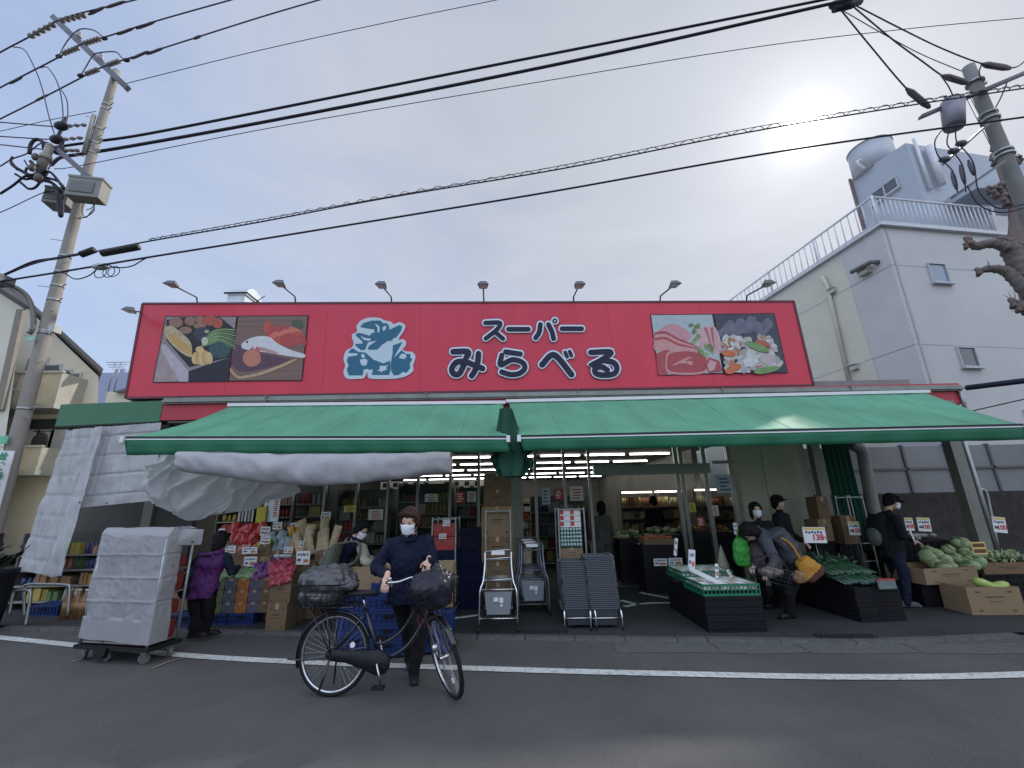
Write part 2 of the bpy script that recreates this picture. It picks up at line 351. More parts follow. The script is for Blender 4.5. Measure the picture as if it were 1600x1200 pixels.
# fascia below the sign: green return on the left, red band, gutter
a0, a1, a2 = at(256, 628, FY), at(256, 655, FY), at(1500, 606, FY); 
w0, w1 = gr(95, 632, 3.75), gr(97, 668, 3.33); w1 = V((w0.x, w0.y, 3.33))
mb = MB(); mb.prism([V((a0.x, FY, 3.31)), V((a2.x, FY, 3.31)), V((a2.x, FY, 3.72)), V((a0.x, FY, 3.70))], (0, .22, 0)); part('fascia', mb, fred, shop)
wr = V((a0.x - .005, FY - .01, 0))
mb = MB(); mb.prism([V((w0.x, w0.y, 3.30)), V((wr.x, wr.y, 3.29)), V((wr.x, wr.y, 3.70)), V((w0.x, w0.y, 3.75))], (0.03, .16, 0)); part('green_fascia', mb, grn_f, shop)
mb = MB(); mb.prism([V((w0.x, w0.y + .0, 3.27)), V((wr.x, wr.y, 3.26)), V((wr.x, wr.y, 3.285)), V((w0.x, w0.y, 3.295))], (0, .2, 0)); part('drip_edge', mb, black, shop)
mb = MB(); mb.span((w0.x + .1, w0.y + .2, 3.62), (wr.x, 12.3, 3.7)); part('side_roof', mb, mat('side_roof_sheet', (.35, .36, .34), .6, 0, .1, 3, tl=.4), shop)
g0, g1 = at(256, 622, FY - .06), at(1502, 601, FY - .06)
mb = MB()
for k, (dy, dz, h) in enumerate(((0, 0, .035), (-.035, -.045, .045), (0, -.085, .03))):
    mb.hexa([g0 + V((0, dy, dz - h)), g1 + V((0, dy, dz - h)), g1 + V((0, .14, dz - h)), g0 + V((0, .14, dz - h)), g0 + V((0, dy, dz)), g1 + V((0, dy, dz)), g1 + V((0, .14, dz)), g0 + V((0, .14, dz))])
for t in (.13, .33, .52, .7, .86): mb.box(g0.lerp(g1, t) + V((0, -.03, -.05)), (.012, .06, .13))
part('gutter', mb, mat('gutter_metal', (0.22, 0.24, 0.22), .5, .3, .12, 5, dirt=.5), shop)
mb = MB(); p = at(1497, 606, FY - .03); q = at(1507, 630, FY - .03); mb.tube([p, q, q + V((.0, .1, -.3))], .035); part('downpipe', mb, metal, shop)
# mullions, transom, pillar, door frames
def mull(xp, yp, w=.055, zt=3.27, lab='mullion', Y=GY, mm=alu):
    x = at(xp, yp, Y).x; mb = MB(); mb.span((x - w / 2, Y - .03, PZ), (x + w / 2, Y + .05, zt)); return part(lab, mb, mm, shop)
for xp in (458, 506, 556, 605, 652, 703, 748, 838, 884, 924): mull(xp, 790)
for xp in (1064, 1072): mull(xp, 790, .07)
for xp in (1109, 1150): mull(xp, 790, .08)
mb = MB(); c = at(806, 850, GY - .15); mb.span((c.x - .15, GY - .28, PZ), (c.x + .15, GY - .04, 3.27)); part('pillar', mb, mat('pillar_paint', (0.27, 0.27, 0.24), .6, 0, .1, 3, dirt=.3), shop)
mb = MB(); z = at(1040, 733, GY).z; xa = at(927, 733, GY).x; xb = at(1108, 733, GY).x; mb.span((xa, GY - .06, z - .10), (xb, GY + .08, z + .10)); part('door_header', mb, alu, shop)
mb = MB(); z = at(1130, 722, GY).z; mb.span((at(1112, 722, GY).x, GY - .02, z - .03), (at(1147, 722, GY).x, GY + .04, z + .03)); part('transom', mb, alu, shop)
gx = [at(x, 790, GY).x for x in (432, 458, 506, 556, 605, 652, 703, 748)]
for i in range(7):
    mb = MB(); mb.span((gx[i] + .03, GY, .45), (gx[i + 1] - .03, GY + .008, 3.2)); part('window_pane', mb, glass, shop)
for a, b in ((838, 884), (884, 924), (1074, 1107), (1112, 1147)):
    mb = MB(); mb.span((at(a, 790, GY).x + .04, GY, .08), (at(b, 790, GY).x - .04, GY + .008, 2.55 if a < 1100 else 3.2)); part('window_pane', mb, glass, shop)
# rows of ceiling tubes
tubem = mat('lit_tube', (1, 1, .95), .4, emit=12.0, var=0)
for r_, (Y, yc) in enumerate(((12.7, 712), (14.9, 722), (17.4, 733), (20.2, 739), (23.0, 744))):
    x = -5.8
    while x < 4.6:
        mb = MB(); mb.span((x, Y - .03, 2.95), (x + 1.15, Y + .03, 2.985)); part('ceiling_light', mb, tubem, shop); x += 1.32 + (0.5 if int(x * 3) % 4 == 0 else 0)
# inner ramp edge wall right: corner posts of the lean-to and the green net
post_m = mat('post_paint', (0.19, 0.19, 0.17), .6, .1, .12, 4, dirt=.5)
def slat_post(name, lb, p0, p1, w, d, mm=post_m):
    mb = MB(); mb.hexa([p0 + V((-w / 2, 0, 0)), p0 + V((w / 2, 0, 0)), p0 + V((w / 2, d, 0)), p0 + V((-w / 2, d, 0)), p1 + V((-w / 2, 0, 0)), p1 + V((w / 2, 0, 0)), p1 + V((w / 2, d, 0)), p1 + V((-w / 2, d, 0))]); return part(name, mb, mm, shop, lb)
pp = at(1292, 780, 8.3); slat_post('post', None, V((pp.x, 8.3, PZ)), V((pp.x, 8.3, 3.27)), .16, .14)
pp = at(1516, 766, 7.6); slat_post('post', None, V((pp.x, 7.6, PZ)), V((pp.x, 7.6, 3.2)), .20, .16)
mb = MB(); mb.tube([V((pp.x + .17, 7.62, 3.2)), V((pp.x + .17, 7.62, .1))], .035); part('downpipe', mb, metal, shop)
mb = MB(); mb.span((at(1290, 700, 8.3).x, 7.6, 3.18), (pp.x + .2, 8.2, 3.27)); part('lean_to_beam', mb, post_m, shop)
mb = MB(); mb.span((4.95, 9.2, 3.45), (8.6, 12.5, 3.5)); part('lean_to_roof', mb, mat('lean_roof', (.16, .16, .16), .8), shop)
mb = MB(); xa, xb = at(1297, 760, 8.6).x, at(1338, 760, 8.6).x
mb.grid(lambda u, v: (xa + (xb - xa) * u, 8.6 + .03 * math.sin(u * 30), .6 + 2.6 * v), 24, 6, th=.004); solo('green_net', 'dark green net curtain hanging beside the beige corner post', 'net', mb, mat('green_mesh', (.01, .075, .045), .9, 0, .2, 30, tl=.2))
mb = MB(); p = at(1347, 705, 8.8); q = at(1366, 800, 8.8); mb.tube(crom([p + V((-.2, 0, .15)), p, p.lerp(q, .3), q, V((q.x + .02, 8.8, PZ))]), .11, 12); solo('vent_duct', 'fat pale flexible duct bending down beside the green net', 'duct', mb, mat('grey_duct', (.22, .22, .22), .5, .2, .1, 8))
# grey sheet fence and dark block wall of the neighbour
mb = MB(); pA, pB = at(1352, 780, 10.2), at(1700, 770, 10.2)
wl = thing('boundary_wall', 'dark block wall topped with grey sheet panels behind the vegetable stands', 'wall', (8.4, 10.2, 0))
mb.span((5.2, 10.25, 0), (15, 10.4, 1.68)); part('block_wall', mb, mat('dark_blocks', (.045, .04, .037), .9, 0, .4, 5, .3, dirt=.5), wl)
mb = MB(); z0, z1 = 1.68, 2.75
for x in [5.2 + 1.02 * i for i in range(10)]: mb.span((x, 10.28, z0), (x + .97, 10.32, z1 - .55)); mb.span((x, 10.28, z1 - .5), (x + .97, 10.32, z1))
part('sheet_panel', mb, mat('grey_sheet', (.19, .19, .19), .7, 0, .1, 2, dirt=.3), wl)
mb = MB()
for x in [5.17 + 1.02 * i for i in range(11)]: mb.span((x - .025, 10.24, z0), (x + .03, 10.34, z1 + .03))
mb.span((5.1, 10.24, z1 - .55), (15, 10.27, z1 - .5)); part('frame', mb, mat('frame_grey', (.09, .09, .09), .6), wl)

# ---------------------------------------------------------------- signboard
sign = thing('signboard', 'long red signboard with food photos and white outlined lettering on the shop roof', 'signboard', (0, SY, 3.75))
c4 = [at(196, 622, SY), at(1271, 602, SY), at(1240, 471, SY), at(223, 474.5, SY)]
mb = MB(); mb.prism(c4, (0, .15, 0)); part('panel', mb, red, sign)
mb = MB()
for a, b in ((0, 1), (1, 2), (2, 3), (3, 0)):
    d = (c4[b] - c4[a]).normalized(); n = V((-d.z, 0, d.x)) * .022
    mb.prism([c4[a] - n + V((0, -.012, 0)), c4[b] - n + V((0, -.012, 0)), c4[b] + n + V((0, -.012, 0)), c4[a] + n + V((0, -.012, 0))], (0, .17, 0))
part('edge_trim', mb, mat('dark_trim', (.09, .015, .03), .5), sign)
def M2(n, c, **k): return mat('print_' + n, c, k.pop('rough', .5), 0, k.pop('var', .12), k.pop('scale', 9), 0, .4, **k)
LY = [0.0]
def shape(mb, mm, pts, cv, smooth=True):
    LY[0] += .00025; Y = SY - .016 - LY[0]; P = [cv(*p) for p in pts]
    P = [at(p[0], p[1], Y) for p in P]
    if smooth:
        Q = crom(P + [P[0]], 5)[:-1]
    else: Q = P
    c = sum(Q, V((0, 0, 0))) / len(Q)
    from mathutils.geometry import delaunay_2d_cdt
    r_ = delaunay_2d_cdt([V((q.x, q.z)) for q in Q], [], [list(range(len(Q)))], 1, 1e-5)
    mb.use(mm).add([(v.x, Y, v.y) for v in r_[0]], [list(f) if (r_[0][f[1]] - r_[0][f[0]]).cross(r_[0][f[2]] - r_[0][f[0]]) > 0 else list(f)[::-1] for f in r_[2]], False)
def oval(mb, mm, c, rx, ry, cv, a=0, n=14, wob=0):
    ca, sa = math.cos(R(a)), math.sin(R(a)); pts = []
    for k in range(n):
        t = 2 * math.pi * k / n; w = 1 + wob * (random.random() - .5); x, y = rx * math.cos(t) * w, ry * math.sin(t) * w
        pts.append((c[0] + x * ca - y * sa, c[1] + x * sa + y * ca))
    shape(mb, mm, pts, cv)
A_ = lambda x, y: (200 + x / 5, 420 + y / 5)
B_ = lambda x, y: (980 + x / 5, 440 + y / 5)
Q_ = lambda pts, s=False: pts
def photo(quad, bgm, cv, draw):
    LY[0] = 0; mb = MB(); shape(mb, M2('black', (.02, .015, .02)), [(x, y) for x, y in quad], cv, False)
    cx = sum(q[0] for q in quad) / 4; cy = sum(q[1] for q in quad) / 4
    shape(mb, bgm, [(cx + (x - cx) * .975, cy + (y - cy) * .975) for x, y in quad], cv, False); draw(mb)
    return part('food_photo', mb, None, sign)
def veg(mb):
    dk = M2('dark', (.035, .03, .035), scale=3)
    shape(mb, M2('cloth', (.33, .27, .27), var=.3, scale=4), [(262, 640), (330, 690), (410, 880), (200, 884), (225, 760)], A_, False)
    shape(mb, dk, [(300, 400), (420, 378), (720, 378), (845, 480), (800, 690), (480, 770), (300, 560)], A_, False)
    shape(mb, M2('crate_dark', (.03, .032, .045)), [(473, 800), (800, 690), (780, 876), (473, 882)], A_, False)
    shape(mb, M2('crate_rim', (.42, .38, .44), var=.2), [(262, 585), (290, 590), (470, 795), (470, 882), (405, 882), (262, 640)], A_, False)
    for x, y, rx, ry in ((375, 420, 55, 38), (485, 408, 42, 36), (560, 395, 38, 26), (450, 480, 50, 28), (560, 445, 48, 26)): oval(mb, M2('potato', (.25, .14, .10), var=.25), (x, y), rx, ry, A_)
    oval(mb, M2('tomato', (.36, .08, .05), var=.2), (640, 405), 60, 40, A_); oval(mb, M2('tomato', 0), (700, 425), 40, 40, A_)
    oval(mb, M2('pumpkin', (.025, .035, .06), var=.4), (585, 510), 75, 55, A_); oval(mb, M2('stalk', (.4, .36, .2)), (615, 490), 18, 12, A_)
    oval(mb, M2('pumpkin2', (.03, .07, .08), var=.4, scale=14), (715, 630), 85, 68, A_)
    shape(mb, M2('husk', (.42, .36, .22), var=.25), [(285, 455), (350, 450), (480, 560), (500, 640), (495, 690), (430, 665), (350, 600), (290, 520)], A_)
    shape(mb, M2('corn', (.5, .30, .10), var=.3, scale=40), [(310, 510), (360, 520), (480, 610), (495, 670), (430, 640), (340, 570)], A_)
    for k in range(8): 
        y = 470 + k * 13; shape(mb, M2('leek' + str(k % 2), ((.20, .30, .13), (.10, .2, .08))[k % 2], var=.2), [(570 + k * 3, 600), (640, 500 + k * 11), (720, y), (830, y + 2 + k * 8), (830, y + 12 + k * 8), (720, y + 10), (650, 515 + k * 11), (582 + k * 3, 606)], A_)
    oval(mb, M2('turnip', (.45, .47, .36)), (600, 565), 26, 32, A_)
    for k in range(5): oval(mb, M2('gourd' + str(k % 2), ((.58, .42, .2), (.48, .32, .13))[k % 2]), (528 + k * 26, 690 + abs(k - 2) * 4), 30, 66 - abs(k - 2) * 9, A_, 8 - k * 4)
    oval(mb, M2('gourd0', 0), (560, 630), 32, 24, A_)
def fish(mb):
    oval(mb, M2('basil', (.06, .08, .05)), (1325, 440), 48, 45, A_, wob=.3)
    for k in range(11): oval(mb, M2('crab' + str(k % 3), ((.45, .07, .05), (.36, .05, .05), (.55, .14, .1))[k % 3], var=.3, scale=30), (1090 + k * 27, 450 + (k * 37) % 130), 50, 28, A_, -65 + k * 11, 10, .35)
    oval(mb, M2('crab1', 0), (1260, 560), 75, 58, A_, wob=.2)
    shape(mb, M2('grapes', (.09, .04, .07), var=.5, scale=30), [(825, 590), (900, 600), (1000, 650), (1200, 690), (1260, 710), (1100, 770), (900, 800), (810, 740)], A_)
    shape(mb, M2('fish', (.55, .55, .58), var=.12), [(885, 590), (920, 560), (1000, 530), (1100, 532), (1180, 590), (1290, 640), (1375, 665), (1370, 695), (1240, 680), (1100, 655), (980, 640), (895, 622)], A_)
    shape(mb, M2('fin', (.42, .22, .24)), [(1000, 605), (1080, 622), (1180, 660), (1100, 652), (1020, 630)], A_)
    oval(mb, M2('black', 0), (930, 571), 9, 8, A_)
    for k in range(5): oval(mb, M2('crab' + str(k % 3), 0), (950 + k * 17, 660 - k % 2 * 12), 9, 42, A_, 12, 8)
    oval(mb, M2('shell', (.45, .17, .12), var=.35, scale=40), (970, 700), 72, 68, A_, wob=.15)
    shape(mb, M2('basket', (.42, .27, .17), var=.35, scale=30), [(800, 770), (850, 828), (900, 836), (1040, 805), (1200, 745), (1300, 705), (1310, 716), (1200, 770), (1040, 830), (890, 858), (840, 845), (798, 800)], A_)
def meat(mb):
    shape(mb, M2('slab', (.48, .24, .27), var=.12), [(230, 390), (330, 330), (420, 350), (500, 420), (450, 475), (340, 430)], B_)
    shape(mb, M2('fat', (.5, .33, .35), var=.15), [(560, 360), (690, 360), (735, 560), (560, 500)], B_)
    for k in range(4): shape(mb, M2('rib' + str(k % 2), ((.38, .1, .12), (.5, .3, .32))[k % 2]), [(600 + k * 24, 365), (622 + k * 24, 365), (690 + k * 10, 500), (655 + k * 10, 500)], B_)
    for k in range(4): shape(mb, M2('beef' + str(k % 2), ((.36, .06, .07), (.5, .25, .25))[k % 2], var=.25, scale=22), [(214, 395 + k * 22), (300, 388 + k * 22), (400, 440 + k * 20), (545, 505 + k * 8), (540, 535 + k * 6), (380, 500 + k * 18), (218, 470 + k * 22)], B_)
    shape(mb, M2('beef0', 0), [(228, 560), (330, 540), (330, 700), (250, 728), (232, 640)], B_)
    shape(mb, M2('beef1', 0), [(300, 600), (330, 545), (480, 530), (600, 560), (640, 640), (600, 715), (420, 728), (310, 700)], B_)
    shape(mb, M2('beef0', 0), [(312, 605), (340, 560), (480, 545), (590, 575), (625, 640), (590, 700), (430, 712), (322, 690)], B_)
    for k in range(3): oval(mb, M2('beef1', 0), (430 + k * 30, 620 + k * 10), 85 - k * 30, 8, B_, -25 + k * 20)
    for k in range(26): oval(mb, M2('parsley' + str(k % 3), ((.12, .17, .06), (.2, .26, .1), (.26, .33, .16))[k % 3]), ((500 + (k * 29) % 60, 340 + (k * 41) % 160) if k < 13 else (560 + (k * 31) % 110, 490 + (k * 23) % 90)), 20, 15, B_, k * 30, 7, .5)
    shape(mb, M2('beef0', 0), [(610, 650), (640, 590), (720, 620), (745, 700), (640, 712)], B_, False)
    shape(mb, M2('rib1', 0), [(625, 655), (645, 610), (700, 630), (680, 690), (640, 700)], B_, False)
def hotpot(mb):
    for k in range(9): oval(mb, M2('steam', (.13, .12, .17), var=.35, scale=6), (760 + k * 42, 400 - (k * 53) % 90), 46, 44, B_, wob=.3)
    cs = ((.42, .38, .38), (.5, .48, .47), (.34, .31, .33), (.48, .42, .36), (.35, .16, .10), (.5, .5, .5), (.3, .3, .27))
    r2 = random.Random(4)
    for k in range(130):
        y = 440 + k * 2.0; x0, x1 = 712 + (y - 440) * .17, 1172 + (y - 440) * .24; x = x0 + 32 + (x1 - x0 - 64) * r2.random()
        oval(mb, M2('stew' + str(k % 7), cs[k % 7], var=.3, scale=25), (x, min(y, 688)), 30 + r2.random() * 10, 18 + r2.random() * 8, B_, r2.random() * 180, 9, .5)
    oval(mb, M2('carrot', (.5, .13, .05), var=.25), (830, 680), 68, 32, B_, -25); oval(mb, M2('carrot', 0), (795, 560), 56, 26, B_, 5); oval(mb, M2('prawn', (.4, .1, .07)), (1060, 480), 60, 22, B_, 18)
    for x, y, rx, a in ((1020, 510, 95, 22), (1090, 690, 105, -10)): oval(mb, M2('bean', (.15, .26, .10), var=.3), (x, y), rx, 26, B_, a)
    oval(mb, M2('mushroom', (.42, .36, .36)), (1100, 605), 62, 44, B_); oval(mb, M2('stew5', 0), (960, 620), 55, 50, B_, wob=.3)
photo([(292, 368), (855, 368), (777, 880), (190, 888)], M2('backdrop', (.25, .21, .23), var=.15), A_, veg)
photo([(858, 366), (1410, 362), (1360, 874), (782, 879)], M2('wood', (.17, .10, .085), var=.25, scale=3, stretch=(.3, 1, 6)), A_, fish)
photo([(180, 256), (668, 252), (755, 718), (243, 733)], M2('pale', (.36, .42, .45)), B_, meat)
photo([(672, 252), (1150, 246), (1256, 714), (759, 718)], M2('night', (.045, .05, .075), var=.2), B_, hotpot)
# emblem, read as flat teal shapes on a white backing
E_ = lambda x, y: (500 + x / 6.667, 460 + y / 6.667)
teal = mat('emblem_teal', (.005, .10, .185), .5, 0, .05, 4); ew = mat('emblem_white', (.46, .55, .62), .5, 0, .04, 4)
LY[0] = 0; mb = MB()
shape(mb, ew, [(330, 420), (385, 385), (380, 330), (430, 270), (520, 242), (620, 245), (670, 270), (740, 285), (770, 310), (830, 288), (885, 320), (880, 370), (820, 465), (870, 468), (897, 500), (885, 545), (860, 570), (900, 595), (960, 600), (995, 650), (970, 740), (970, 800), (900, 850), (830, 870), (740, 880), (520, 876), (493, 815), (460, 870), (400, 880), (280, 876), (245, 810), (262, 740), (245, 670), (270, 590), (335, 548), (350, 500), (335, 460)], E_)
for pts in ([(415, 340), (450, 300), (540, 272), (630, 272), (655, 300), (690, 298), (718, 325), (722, 368), (780, 340), (830, 318), (858, 335), (845, 380), (790, 455), (770, 452), (745, 488), (735, 478), (720, 495), (700, 480), (690, 500), (650, 522), (600, 575), (510, 578), (495, 560), (520, 530), (590, 480), (500, 500), (470, 575), (430, 585), (365, 530), (370, 515), (445, 512), (440, 490), (368, 425), (390, 400), (450, 408), (515, 430), (545, 400), (572, 395), (560, 365), (470, 352)],
            [(295, 610), (315, 575), (345, 562), (400, 600), (470, 605), (560, 680), (660, 718), (730, 690), (738, 780), (720, 840), (540, 840), (550, 778), (520, 790), (495, 775), (455, 785), (445, 845), (300, 845), (278, 780), (298, 740), (280, 690), (295, 648), (388, 635), (390, 615)],
            [(758, 530), (860, 495), (768, 662), (850, 580), (900, 620), (945, 622), (940, 655), (962, 680), (935, 720), (942, 765), (900, 820), (865, 805), (820, 840), (770, 845), (742, 800), (735, 720), (755, 620)]): shape(mb, teal, pts, E_, False)
for pts in ([(570, 305), (605, 320), (622, 350), (615, 390), (600, 395), (598, 350)], [(425, 430), (460, 450), (525, 462), (520, 482), (470, 478), (440, 455)], [(650, 345), (680, 325), (690, 350), (660, 382)], [(430, 625), (455, 622), (468, 650), (455, 665), (432, 650)], [(415, 680), (455, 672), (492, 682), (485, 730), (458, 745), (428, 728)], [(820, 660), (850, 620), (890, 625), (898, 655), (870, 672)], [(620, 745), (700, 740), (728, 715), (690, 765), (698, 782), (650, 800), (640, 815), (628, 797), (598, 798), (620, 775)]): shape(mb, ew, pts, E_)
part('emblem', mb, None, sign)
# lettering as fat rounded strokes
T_ = lambda x, y: (680 + x / 5, 480 + y / 5)
KANA = [
 [[(392, 122), (505, 122), (480, 175), (395, 243)], [(465, 190), (530, 245)]],
 [[(572, 171), (728, 171)]],
 [[(822, 135), (812, 195), (785, 238)], [(885, 135), (912, 190), (925, 244)], 'o935,106'],
 [[(990, 167), (1145, 167)]],
 [[(140, 347), (255, 347), (240, 400), (215, 470), (185, 520), (145, 520), (130, 480), (165, 430), (230, 425), (300, 450), (370, 478)], [(338, 362), (330, 440), (308, 500), (285, 535)]],
 [[(550, 348), (665, 365)], [(520, 375), (510, 450), (600, 410), (680, 430), (700, 475), (660, 515), (590, 525), (520, 505)]],
 [[(835, 448), (905, 375), (960, 395), (1065, 525)], [(1015, 352), (1030, 385)], [(1050, 345), (1065, 378)]],
 [[(1215, 352), (1375, 350), (1300, 410), (1215, 455), (1300, 420), (1390, 430), (1420, 475), (1395, 520), (1310, 530), (1255, 515), (1250, 480), (1300, 465), (1345, 490)]],
]
WD = [30, 32, 34, 32, 40, 36, 42, 38]
def stroke(mb, pts, w, Y, mm):
    P = [V((p[0], p[1], 0)) for p in pts]; P = crom(P, 7) if len(P) > 2 else [P[0].lerp(P[1], t / 4) for t in range(5)]
    vs_ = []; n = len(P)
    for i, p in enumerate(P):
        t = (P[min(i + 1, n - 1)] - P[max(i - 1, 0)]).normalized(); q = V((-t.y, t.x, 0)) * w
        for sgn in (-1, 1): a = p + q * sgn; vs_.append(at(*T_(a.x, a.y), Y - i * .0002))
    mb.use(mm).add(vs_, [(2 * i, 2 * i + 1, 2 * i + 3, 2 * i + 2) for i in range(n - 1)], False)
    for e, off in ((P[0], -.0004), (P[-1], n * .0002)):
        mb.add([at(*T_(e.x + w * math.cos(2 * math.pi * k / 16), e.y + w * math.sin(2 * math.pi * k / 16)), Y - off) for k in range(16)], [list(range(16))], False)
for kana, wd in zip(KANA, WD):
    mb = MB(); w = wd * .56
    for lay, (extra, mm) in enumerate(((22, mat('letter_navy_line', (.09, .08, .16), .5)), (18, mat('letter_white', (.66, .69, .78), .5, 0, .03)), (0, navy))):
        if lay == 0: extra = 23
        for j, s_ in enumerate(kana):
            Y = SY - .014 - lay * .013 - j * .0033
            if isinstance(s_, str):
                cx, cy = (float(q) for q in s_[1:].split(','))
                if lay < 2: mb.use(mm).add([at(*T_(cx + (17 + extra * .8) * math.cos(a * .4), cy + (17 + extra * .8) * math.sin(a * .4)), Y) for a in range(16)], [list(range(16))], False)
                else:
                    mb.use(mm).add([at(*T_(cx + r_ * math.cos(a * math.pi / 8), cy + r_ * math.sin(a * math.pi / 8)), Y) for r_ in (9, 20) for a in range(16)], [(a, (a + 1) % 16, 16 + (a + 1) % 16, 16 + a) for a in range(16)], False)
            else: stroke(mb, s_, w * (.6 if len(s_) == 2 and abs(s_[0][1] - s_[1][1]) < 40 and abs(s_[0][0] - s_[1][0]) < 20 else 1) + extra * .62, Y, mm)
    part('letter', mb, None, sign)
mb = MB()
for k in range(1, 7):
    u = k / 7; p, q = c4[0].lerp(c4[1], u), c4[3].lerp(c4[2], u); mb.prism([p + V((-.004, -.003, 0)), p + V((.004, -.003, 0)), q + V((.004, -.003, 0)), q + V((-.004, -.003, 0))], (0, .002, 0))
part('panel_joint', mb, mat('joint_red', (.40, .03, .055), .5), sign)
# sign lamps on bent arms
lamp_m = mat('lamp_housing', (.10, .11, .13), .5, .4, .1, 10)
for (hx, hy, bx, by, lb) in ((273, 447, 309, 475, 'floodlight on a bent arm above the vegetable photo, leftmost on the sign top'), (440, 446, 462, 474, 'floodlight on a bent arm just right of the silver roof duct'), (598, 448, 612, 474, 'floodlight on a bent arm above the teal emblem'), (755, 448, 756, 474, 'floodlight on a straight arm above the small katakana lettering'),
                         (904, 448, 896, 474, 'floodlight leaning right above the last big sign letter'), (1051, 447, 1031, 473, 'floodlight leaning right above the meat photo'), (1196, 446, 1166, 472, 'floodlight on a long arm above the hotpot photo, in front of the white building'), (203, 487, 221, 487, 'floodlight sticking out sideways from the left edge of the signboard')):
    b = at(bx, by, SY + .1); h = at(hx, hy, SY - .75)
    t = thing('sign_floodlight', lb, 'floodlight', b, 'floodlights along the signboard edge')
    if hx == 203: h = at(206, 487, SY - .3)
    mb = MB(); mid = b + (h - b) * .1 + V((0, 0, .12 if hx != 203 else 0)); mb.tube([b - V((0, 0, .02)), mid, h], .016, 6); part('arm', mb, lamp_m, t)
    mb = MB(); d = (h - b); d.z = 0; d = d.normalized(); mb.use(lamp_m)
    s_ = V((-d.y, d.x, 0)); u = V((0, 0, 1)) 
    def P(a, bb, c): return h + d * a + s_ * bb + u * c
    mb.hexa([P(-.05, -.07, -.02), P(.2, -.11, -.05), P(.2, .11, -.05), P(-.05, .07, -.02), P(-.04, -.04, .05), P(.12, -.06, .055), P(.12, .06, .055), P(-.04, .04, .05)]); part('lamp_head', mb, lamp_m, t)
    mb = MB(); mb.poly([P(-.02, -.06, -.032), P(-.02, .06, -.032), P(.18, .09, -.052), P(.18, -.09, -.052)]); part('lamp_glass', mb, mat('lamp_glass', (.5, .5, .5), .1), t)
# duct on the roof
p = at(352, 474, 9.2); q = at(388, 474, 9.2); mb = MB(); zt = at(370, 444, 9.2).z; w = q.x - p.x - .12
prof = [V((p.x, 9.2, 3.9)), V((p.x, 9.2, zt - .25))] 
outl = [V((0, 9.2, 3.9)), V((0, 9.2, zt - .3))] + [V((0, 9.2 + .35 - .35 * math.cos(a * math.pi / 12), zt - .3 + .3 * math.sin(a * math.pi / 12))) for a in range(1, 13)] + [V((0, 9.9, zt - .45)), V((0, 9.6, zt - .45)), V((0, 9.5, 3.9))]
mb.prism([V((p.x + .02, o_.y, o_.z)) for o_ in outl], (w, 0, 0)); t = thing('roof_duct', 'silver curved exhaust duct standing on the roof behind the sign', 'duct', (p.x, 9.2, 3.9)); part('duct', mb, mat('bright_galvanised', (.5, .56, .6), .35, .5, .1, 5), t)
mb = MB(); z = at(370, 458, 9.15).z; mb.span((p.x - .04, 9.14, z), (p.x + w + .08, 9.18, z + .03)); mb.span((p.x + w + .05, 9.14, z), (p.x + w + .08, 9.9, z + .03)); mb.tube([V((p.x + w + .06, 9.5, z - .1)), V((p.x + w + .3, 9.5, z + .1))], .01); part('bracket', mb, black, t)

